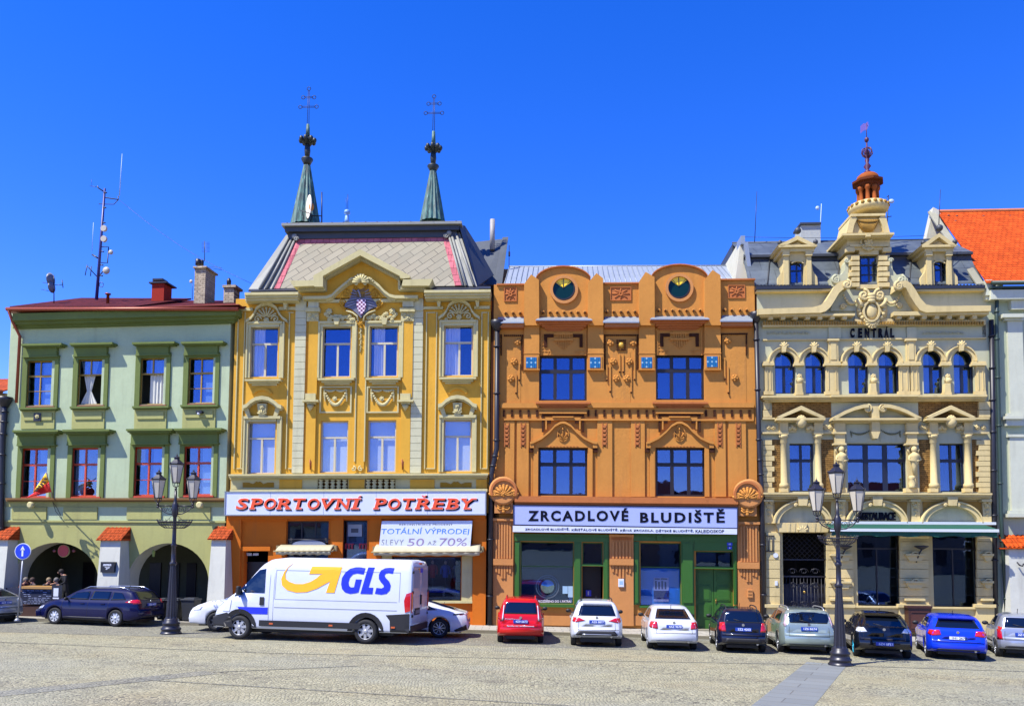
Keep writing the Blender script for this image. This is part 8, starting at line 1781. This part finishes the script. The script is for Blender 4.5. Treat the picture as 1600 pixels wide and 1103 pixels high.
        side(s,[(f(4.28),1.05),(f(4.42),1.05),(f(4.42),1.30),(f(4.28),1.30)],'door_handle',BLKP,.02)
        side(s,[(f(5.25),.36),(f(5.98),.38),(f(5.98),.68),(f(5.5),.80),(f(5.3),.6)],'front_bumper',BLKP,.02)
        side(s,[(f(5.42),.84),(f(5.68),.84),(f(5.55),1.06),(f(5.36),1.20)],'headlight',WLAMP,.012)
        side(s,[(f(.0),1.0),(f(.16),.95),(f(.2),1.3),(f(.14),1.5),(f(.0),1.55)],'tail_light',RLAMP,.015)
        for x in (.85 if False else .45,2.05,3.95): side(s,[(f(x),.48),(f(x+.12),.48),(f(x+.12),.53),(f(x),.53)],'marker_lamp',paint('amber','#b5562a',.3),.036)
        m=M(); m.box(f(5.02),f(5.12),s*(hw+.02),s*(hw+.2),1.36,1.62); m.build('wing_mirror',BLKP,root,bev=.03)
        m=M(); m.box(f(5.08),f(5.2),s*(hw*.9),s*(hw+.05),1.42,1.5); m.build('mirror_arm',BLKP,root)
        side(s,[(f(4.15),.78),(f(5.02),.78),(f(5.14),.98),(f(4.15),.98)],'blue_strip',paint('gls_blue','#1b2cc8',.35),.007)
        for a_ in (0,wb): wheel(a_,s*(hw-.12),wr,.22,s,root,paint('steel_rim','#a5a7aa',.4,.4),7,'cap')
        # logo: letters GLS + arrow; s=-1... left side (driver's) faces camera when driving left
        def mp(pts): # zoom-crop px (340,860,4x) to side coords
            return [(L-(x-28)*(L/1178.0)-ro,(552-y)*(2.55/(552-66))) for x,y in pts]
        if s==1 or s==-1:
            GB=paint('gls_blue','#1b2cc8',.35); GY=paint('gls_yellow','#f0a810',.35)
            arr=mp([(622,121),(800,121),(765,270),(715,270),(735,205)])
            sw=[]; 
            outer=[(515,98),(485,125),(462,160),(450,200),(455,232),(480,256),(530,270),(590,270),(650,250),(700,222),(735,192),(755,168)]
            inner=[(735,150),(608,166),(612,150),(628,121)]
            outr=[(515,98),(484,122),(458,158),(444,198),(452,235),(485,262),(540,274),(600,270),(660,248),(705,222),(735,205)]
            inr=[(672,170),(655,188),(620,210),(575,224),(530,224),(492,212),(470,195),(466,165),(480,130)]
            poly=mp(outr+inr)
            if s==1: pass
            fx=lambda P_: P_ if s==FRONTSIDE else [(2*(L/2-.35-ro)-a_,b_) for a_,b_ in P_]
            side(s,fx(mp([(622,121),(800,121),(764,270),(715,270),(735,205),(672,170),(690,163),(608,166)])),'arrow_logo',GY,.009)
            side(s,fx(poly),'arrow_logo',GY,.0095)
            GLY={'G':[(893,142),(850,134),(800,134),(745,150),(700,190),(672,240),(668,300),(680,345),(710,375),(760,388),(810,380),(840,372),(865,250),(808,250),(795,325),(765,328),(745,312),(738,280),(748,235),(775,202),(815,192),(880,200)],
             'L':[(920,133),(982,133),(935,325),(980,325),(975,385),(860,385)],
             'S':[(1172,135),(1160,188),(1120,182),(1092,188),(1082,205),(1095,230),(1130,262),(1147,300),(1140,345),(1110,378),(1060,388),(1000,380),(1012,325),(1060,330),(1082,318),(1080,300),(1050,270),(1030,240),(1028,200),(1045,160),(1085,137),(1130,132)]}
            for ch in 'GLS':
                q=mp([(400+.6*a_,40+.6*b_) for a_,b_ in GLY[ch]])
                if s!=FRONTSIDE: # same word, shifted so it reads correctly from the other side
                    q=[(mp([(1104-((400+.6*a_)-800)-304+0,0)])[0][0],mp([(0,40+.6*b_)])[0][1]) for a_,b_ in GLY[ch]]
                    q=[(2*(L/2-.35-ro)-x_,z_) for x_,z_ in q]; q=[(-x_+2*(L/2-.6-ro),z_) for x_,z_ in q]
                side(s,q,'letter',GB,.009)
    # front windscreen
    m=M(); vs=[];fs=[];n=8
    for j in range(n+1):
        z=1.45+(2.24-1.45)*j/n
        for i in range(n+1): vs.append(pjf((i/n-.5)*2*(.86-.12*j/n),z,.012))
    for j in range(n):
        for i in range(n): k=j*(n+1)+i; fs.append((k,k+1,k+n+2,k+n+1))
    m.add(vs,fs,True); m.build('windscreen',CG,root)
    m=M(); m.box(L-ro-.12,L-ro+.02,-.85,.85,.36,.66); m.build('front_bumper',BLKP,root,bev=.03)
    # rear
    r0=-ro
    m=M(); m.box(r0-.03,r0+.05,-hw*.96,hw*.96,.36,.56); m.build('rear_bumper',BLKP,root,bev=.02)
    for s in (-1,1):
        m=M(); m.box(r0-.022,r0+.0,s*.015,s*.86,.60,2.32); dr=m.build('rear_door',paint('van_door','#8f9ab0',.35,coat=.6),root,bev=.01)
        m=M(); m.box(r0-.03,r0-.02,s*.15,s*.75,1.66,2.2); m.build('door_panel',paint('van_panel','#78849c',.3),dr); m=M(); m.box(r0-.035,r0-.02,s*.12,s*.78,1.0,1.4); m.build('door_panel',paint('van_door','#8f9ab0'),dr)
        m=M(); m.box(r0-.035,r0+.03,s*.87,s*.97,.95,1.55); m.build('tail_light',RLAMP,root)
        for z in (.8,1.5,2.1): m=M(); m.box(r0-.045,r0,s*.84,s*.9,z,z+.08); m.build('hinge',BLKP,dr)
    m=M(); m.box(r0-.06,r0-.02,-.06,.02,1.15,1.45); m.build('door_handle',BLKP,root,bev=.01)
    m=M(); m.box(r0-.05,r0-.02,.12*FRONTSIDE,.66*FRONTSIDE,.86,1.06); m.build('number_plate',BLKP,root)
    m=M(); m.box(r0-.055,r0-.05,.16*FRONTSIDE,.62*FRONTSIDE,.9,1.0); m.build('plate_face',paint('plate_grey','#59606e'),root)
    vs,fs=textmesh('GLS',.04,.2,1); m=M(); m.add([(r0-.036+.008*(1-D),(.1-.3*Xn if FRONTSIDE>0 else .1-.3*Xn),2.12+.14*Z) for Xn,Z,D in vs],fs); m.build('letter',paint('gls_blue','#1b2cc8'),root)
    m=M(); m.box(r0-.034,r0-.028,.14,.32,2.22,2.26); m.box(r0-.034,r0-.028,.14,.2,2.12,2.22); m.build('arrow_logo',paint('gls_yellow','#f0a810'),root)
    m=M(); m.box(r0-.02,r0+.04,-.12,.12,2.38,2.43); m.build('brake_lamp',RLAMP,root)
    m=M(); m.box(.3-ro+.3,L-ro-1,-.7,.7,.22,.45); m.build('underbody',BLKP,root)
FRONTSIDE=1
van()
# ================================================================ ROAD SIGN
pb=ground(27,970,.12); rr=empty('road_sign','round blue one way sign with white arrow on a slanting grey pole','sign',loc=(pb.x,pb.y,pb.z))
top=Vector((0,0,0)); d=ray(37,861); t=(pb.y-CAM.y)/d.y; q=CAM+d*t; hz=q.z-pb.z; dx=q.x-pb.x
m=M(); m.tube([(0,0,0),(dx*.95,0,hz-.1)],.035,8); m.lathe((0,0,0),[(.12,0),(.1,.06),(.05,.12)],10); m.build('pole',paint('galvanised','#8c9096',.45,.5),rr)
m=M(); m.lathe((dx,-.05,hz),[(.33,-.01),(.33,.01)],32,ax='y'); dsc=m.build('disc',paint('sign_white','#d4d9e0',.4),rr)
m=M(); m.lathe((dx,-.068,hz),[(.30,-.004),(.30,.004)],32,ax='y'); m.build('blue_face',paint('sign_blue2','#1438c0',.35),dsc)
m=M(); m.box(dx-.035,dx+.035,-.08,-.074,hz-.2,hz+.08); m.prism([(dx-.09,hz+.05),(dx+.09,hz+.05),(dx,hz+.22)],-.08,-.0745); m.build('arrow',paint('sign_white','#d4d9e0'),dsc)
# ================================================================ PEOPLE
def skinned(label,root_loc,yaw,nodes,links,cloth,skin='#b98a6c',hair='#2a1c14',head=None,cut=None,hairlen=.1):
    "nodes: name->(x,y,z,r) local; x right, y away, z up"
    me=bpy.data.meshes.new('person'); names=list(nodes); idx={n:i for i,n in enumerate(names)}
    me.from_pydata([nodes[n][:3] for n in names],[(idx[a],idx[b]) for a,b in links],[])
    o=bpy.data.objects.new('person',me); col.objects.link(o); o.location=root_loc; o.rotation_euler=(0,0,yaw)
    md=o.modifiers.new('skin','SKIN')
    if not me.skin_vertices: 
        bm=None
    import bmesh
    bm=bmesh.new(); bm.from_mesh(me); ly=bm.verts.layers.skin.verify(); bm.verts.ensure_lookup_table()
    for i,n in enumerate(names): bm.verts[i][ly].radius=(nodes[n][3],nodes[n][3]*(.72 if n in('chest','waist','pelvis') else 1)); bm.verts[i][ly].use_root=(n=='pelvis')
    bm.to_mesh(me); bm.free()
    s=o.modifiers.new('sub','SUBSURF'); s.levels=2; s.render_levels=2
    bpy.context.view_layer.update(); dg=bpy.context.evaluated_depsgraph_get(); m2=bpy.data.meshes.new_from_object(o.evaluated_get(dg)); o.modifiers.clear(); o.data=m2
    m2.materials.clear(); m2.materials.append(paint('cloth'+cloth,cloth,.9,var=.15)); m2.materials.append(paint('skin'+skin,skin,.6))
    hz=nodes['neck'][2]
    hands=[Vector(nodes[n][:3]) for n in names if n.startswith('hand')]
    for p_ in m2.polygons:
        p_.use_smooth=True; c=p_.center
        if c.z>hz-.01 or any((c-h).length<.09 for h in hands): p_.material_index=1
    o['label']=label; o['category']='person'; o['group']='people at the arcade counter'
    hx,hy,hzz,hr=nodes['head']; m=M(); m.sph((hx,hy+.02,hzz+.03),hr*1.04,(1,1.05,1.05),12,9)
    if hairlen>.12: m.sph((hx,hy+.06,hzz-.08),hr*1.0,(1,.7,1.4),10,8)
    h=m.build('hair',paint('hair'+hair,hair,.8),o)
    m=M()
    for s_ in (-1,1): m.sph((hx+s_*hr*.4,hy-hr*.93,hzz+.0),hr*.11)
    m.build('eyes',BLKP,o); m=M(); m.sph((hx,hy-hr*1.05,hzz-.03),hr*.2,(.8,1,1.3)); m.build('nose',paint('skin'+skin,skin),o)
    m=M(); m.box(hx-hr*.3,hx+hr*.3,hy-hr*.98,hy-hr*.9,hzz-.075,hzz-.065); m.build('mouth',paint('lips','#7c3a34'),o)
    return o
def body(kind,turn=0):
    if kind=='sit':
        z=.55
        N_={'pelvis':(0,.05,z,.16),'waist':(0,.05,z+.18,.14),'chest':(0,.02,z+.42,.16),'neck':(0,-.02,z+.58,.055),'head':(0,-.05,z+.72,.105),'shL':(-.19,.02,z+.5,.075),'elL':(-.27,-.12,z+.28,.05),'wrL':(-.16,-.36,z+.26,.035),'handL':(-.12,-.44,z+.27,.035),'shR':(.19,.02,z+.5,.075),'elR':(.27,-.12,z+.28,.05),'wrR':(.14,-.34,z+.26,.035),'handR':(.1,-.42,z+.28,.035),'kL':(-.16,-.4,z,.09),'fL':(-.16,-.4,.08,.055),'kR':(.16,-.4,z,.09),'fR':(.16,-.4,.08,.055),'tL':(-.16,-.55,.06,.04),'tR':(.16,-.55,.06,.04)}
    else:
        z=.92
        N_={'pelvis':(0,.05,z,.15),'waist':(0,.02,z+.18,.13),'chest':(.02,-.06,z+.42,.16),'neck':(0,-.14,z+.57,.055),'head':(-.02,-.2,z+.69,.105),'shL':(-.2,-.06,z+.5,.075),'elL':(-.3,-.18,z+.26,.05),'wrL':(-.24,-.4,z+.16,.035),'handL':(-.22,-.48,z+.16,.035),'shR':(.2,-.06,z+.5,.075),'elR':(.3,-.1,z+.24,.05),'wrR':(.26,-.32,z+.12,.035),'handR':(.24,-.4,z+.12,.035),'kL':(-.1,.0,z-.44,.075),'fL':(-.11,.05,.08,.05),'kR':(.1,.04,z-.44,.075),'fR':(.11,.1,.08,.05),'tL':(-.12,-.1,.05,.04),'tR':(.12,-.05,.05,.04)}
    for s,sx in (('L',-1),('R',1)):
        h=N_['hand'+s]
        for i in range(4): a=(i-1.5)*.018; N_['k%s%d'%(s,i)]=(h[0]+a,h[1]-.045,h[2]+.0,.0095); N_['g%s%d'%(s,i)]=(h[0]+a*1.2,h[1]-.085+.006*abs(i-1.5),h[2]-.02,.008)
        N_['th'+s]=(h[0]-sx*.04,h[1]-.02,h[2]-.005,.01)
    K=[('pelvis','waist'),('waist','chest'),('chest','neck'),('neck','head')]
    for s in 'LR':
        K+=[('chest','sh'+s),('sh'+s,'el'+s),('el'+s,'wr'+s),('wr'+s,'hand'+s),('pelvis','k'+s),('k'+s,'f'+s),('f'+s,'t'+s),('hand'+s,'th'+s)]
        for i in range(4): K+=[('hand'+s,'k%s%d'%(s,i)),('k%s%d'%(s,i),'g%s%d'%(s,i))]
    return N_,K
B=BG; B.V(0,680,3.446)
def bw(x,w_,z): 
    p_=B.P(x,800,w_); q=B.O+B.X*p_[0]-B.Y*w_; return Vector((q.x,q.y,B.O.z+z))
zc=B.P(195,813,1.0)[2]
for (x,w_,kind,lab,cl,hr,yw,hl,dz) in ((138,.3,'sit','seated person in dark red top with pale cap at the far left of the counter','#4a1a1a','#6e665c',.6,.1,0),(178,.35,'sit','seated person with dark hair leaning over the counter','#2a2a30','#3a2a20',-.5,.1,0),(262,.25,'sit','seated person with light hair holding a white sheet at the counter','#20222c','#7a6a50',.7,.1,0),(306,.2,'sit','seated person in a pale cap at the right end of the counter','#26242c','#62605c',-.2,.1,0),(352,.1,'stand','standing person in black with dark hair bending beside the menu stand','#141418','#1c1410',-.7,.2,0)):
    N_,K=body(kind); z=(zc-1.12) if kind=='sit' else zc-1.0
    p_=bw(x,w_,z+(.08 if kind=='sit' else 0)); skinned(lab,p_,B.yaw+yw,N_,K,cl,hair=hr,hairlen=hl)

# ================================================================ split parts whose pieces stand apart
SPLIT={'triangular_pediment','whip_aerial','clamp','lesenes','roughcast_field','brick_field','parapet_pylon','string_course','arcade_door','frieze_moulding','apron_band','pier_plaster','base_course','ledge','quoins','parapet_band','shop_pilaster','pilaster','parapet_coping','dark_block','brick_corner','gutter','attic_moulding','swan_neck_cornice','cornice_bed','hood_bracket','window_surround','pilaster_moulding','shop_window_frame','plates','sheets','gable_quoins','dormer_frame','hip_roll','impost','frieze_relief','string_relief','pier_ornament','parapet','gable_scroll','scrollwork','rod_relief','cap_seams','flower_relief','centre_moulding','lintel_panel','ball_finial','mansard_roof','roof_side','capital','console','fire_wall','paving_joint','eaves_cornice','garland','gold_boss','ogee_pediment','eagle_wings','letter','lettering'}-{'lettering','letter'}
def islands(me):
    n=len(me.vertices); par=list(range(n))
    def fd(a):
        while par[a]!=a: par[a]=par[par[a]]; a=par[a]
        return a
    for p in me.polygons:
        v=p.vertices; r0=fd(v[0])
        for q in v[1:]:
            r=fd(q)
            if r!=r0: par[r]=r0
    g={}
    for p in me.polygons: g.setdefault(fd(p.vertices[0]),[]).append(p.index)
    return list(g.values())
def splitobj(o,tol=.04):
    me=o.data; isl=islands(me); bb=[]
    for fsx in isl:
        vs={v for f in fsx for v in me.polygons[f].vertices}; cs=[me.vertices[v].co for v in vs]
        bb.append([min(c[i] for c in cs)-tol for i in range(3)]+[max(c[i] for c in cs)+tol for i in range(3)])
    n=len(isl); par=list(range(n))
    def fd(a):
        while par[a]!=a: a=par[a]
        return a
    for i in range(n):
        for j in range(i+1,n):
            if all(bb[i][k]<=bb[j][k+3] and bb[j][k]<=bb[i][k+3] for k in range(3)): par[fd(j)]=fd(i)
    cl={}
    for i in range(n): cl.setdefault(fd(i),[]).extend(isl[i])
    if not 1<len(cl)<=60: return
    groups=list(cl.values()); nm=o.name.split('.')[0]
    for gi,g in enumerate(groups):
        ids=sorted({v for f in g for v in me.polygons[f].vertices}); mp={v:i for i,v in enumerate(ids)}
        m2=bpy.data.meshes.new(nm); m2.from_pydata([me.vertices[v].co[:] for v in ids],[],[[mp[v] for v in me.polygons[f].vertices] for f in g])
        for mt in me.materials: m2.materials.append(mt)
        for k,f in enumerate(g): m2.polygons[k].use_smooth=me.polygons[f].use_smooth; m2.polygons[k].material_index=me.polygons[f].material_index
        if gi==0: keep=m2
        else:
            c=bpy.data.objects.new(nm,m2); col.objects.link(c); c.parent=o.parent
    o.data=keep
for o in list(bpy.data.objects):
    if o.type=='MESH' and o.name.split('.')[0] in SPLIT and not o.children and o.parent: splitobj(o)
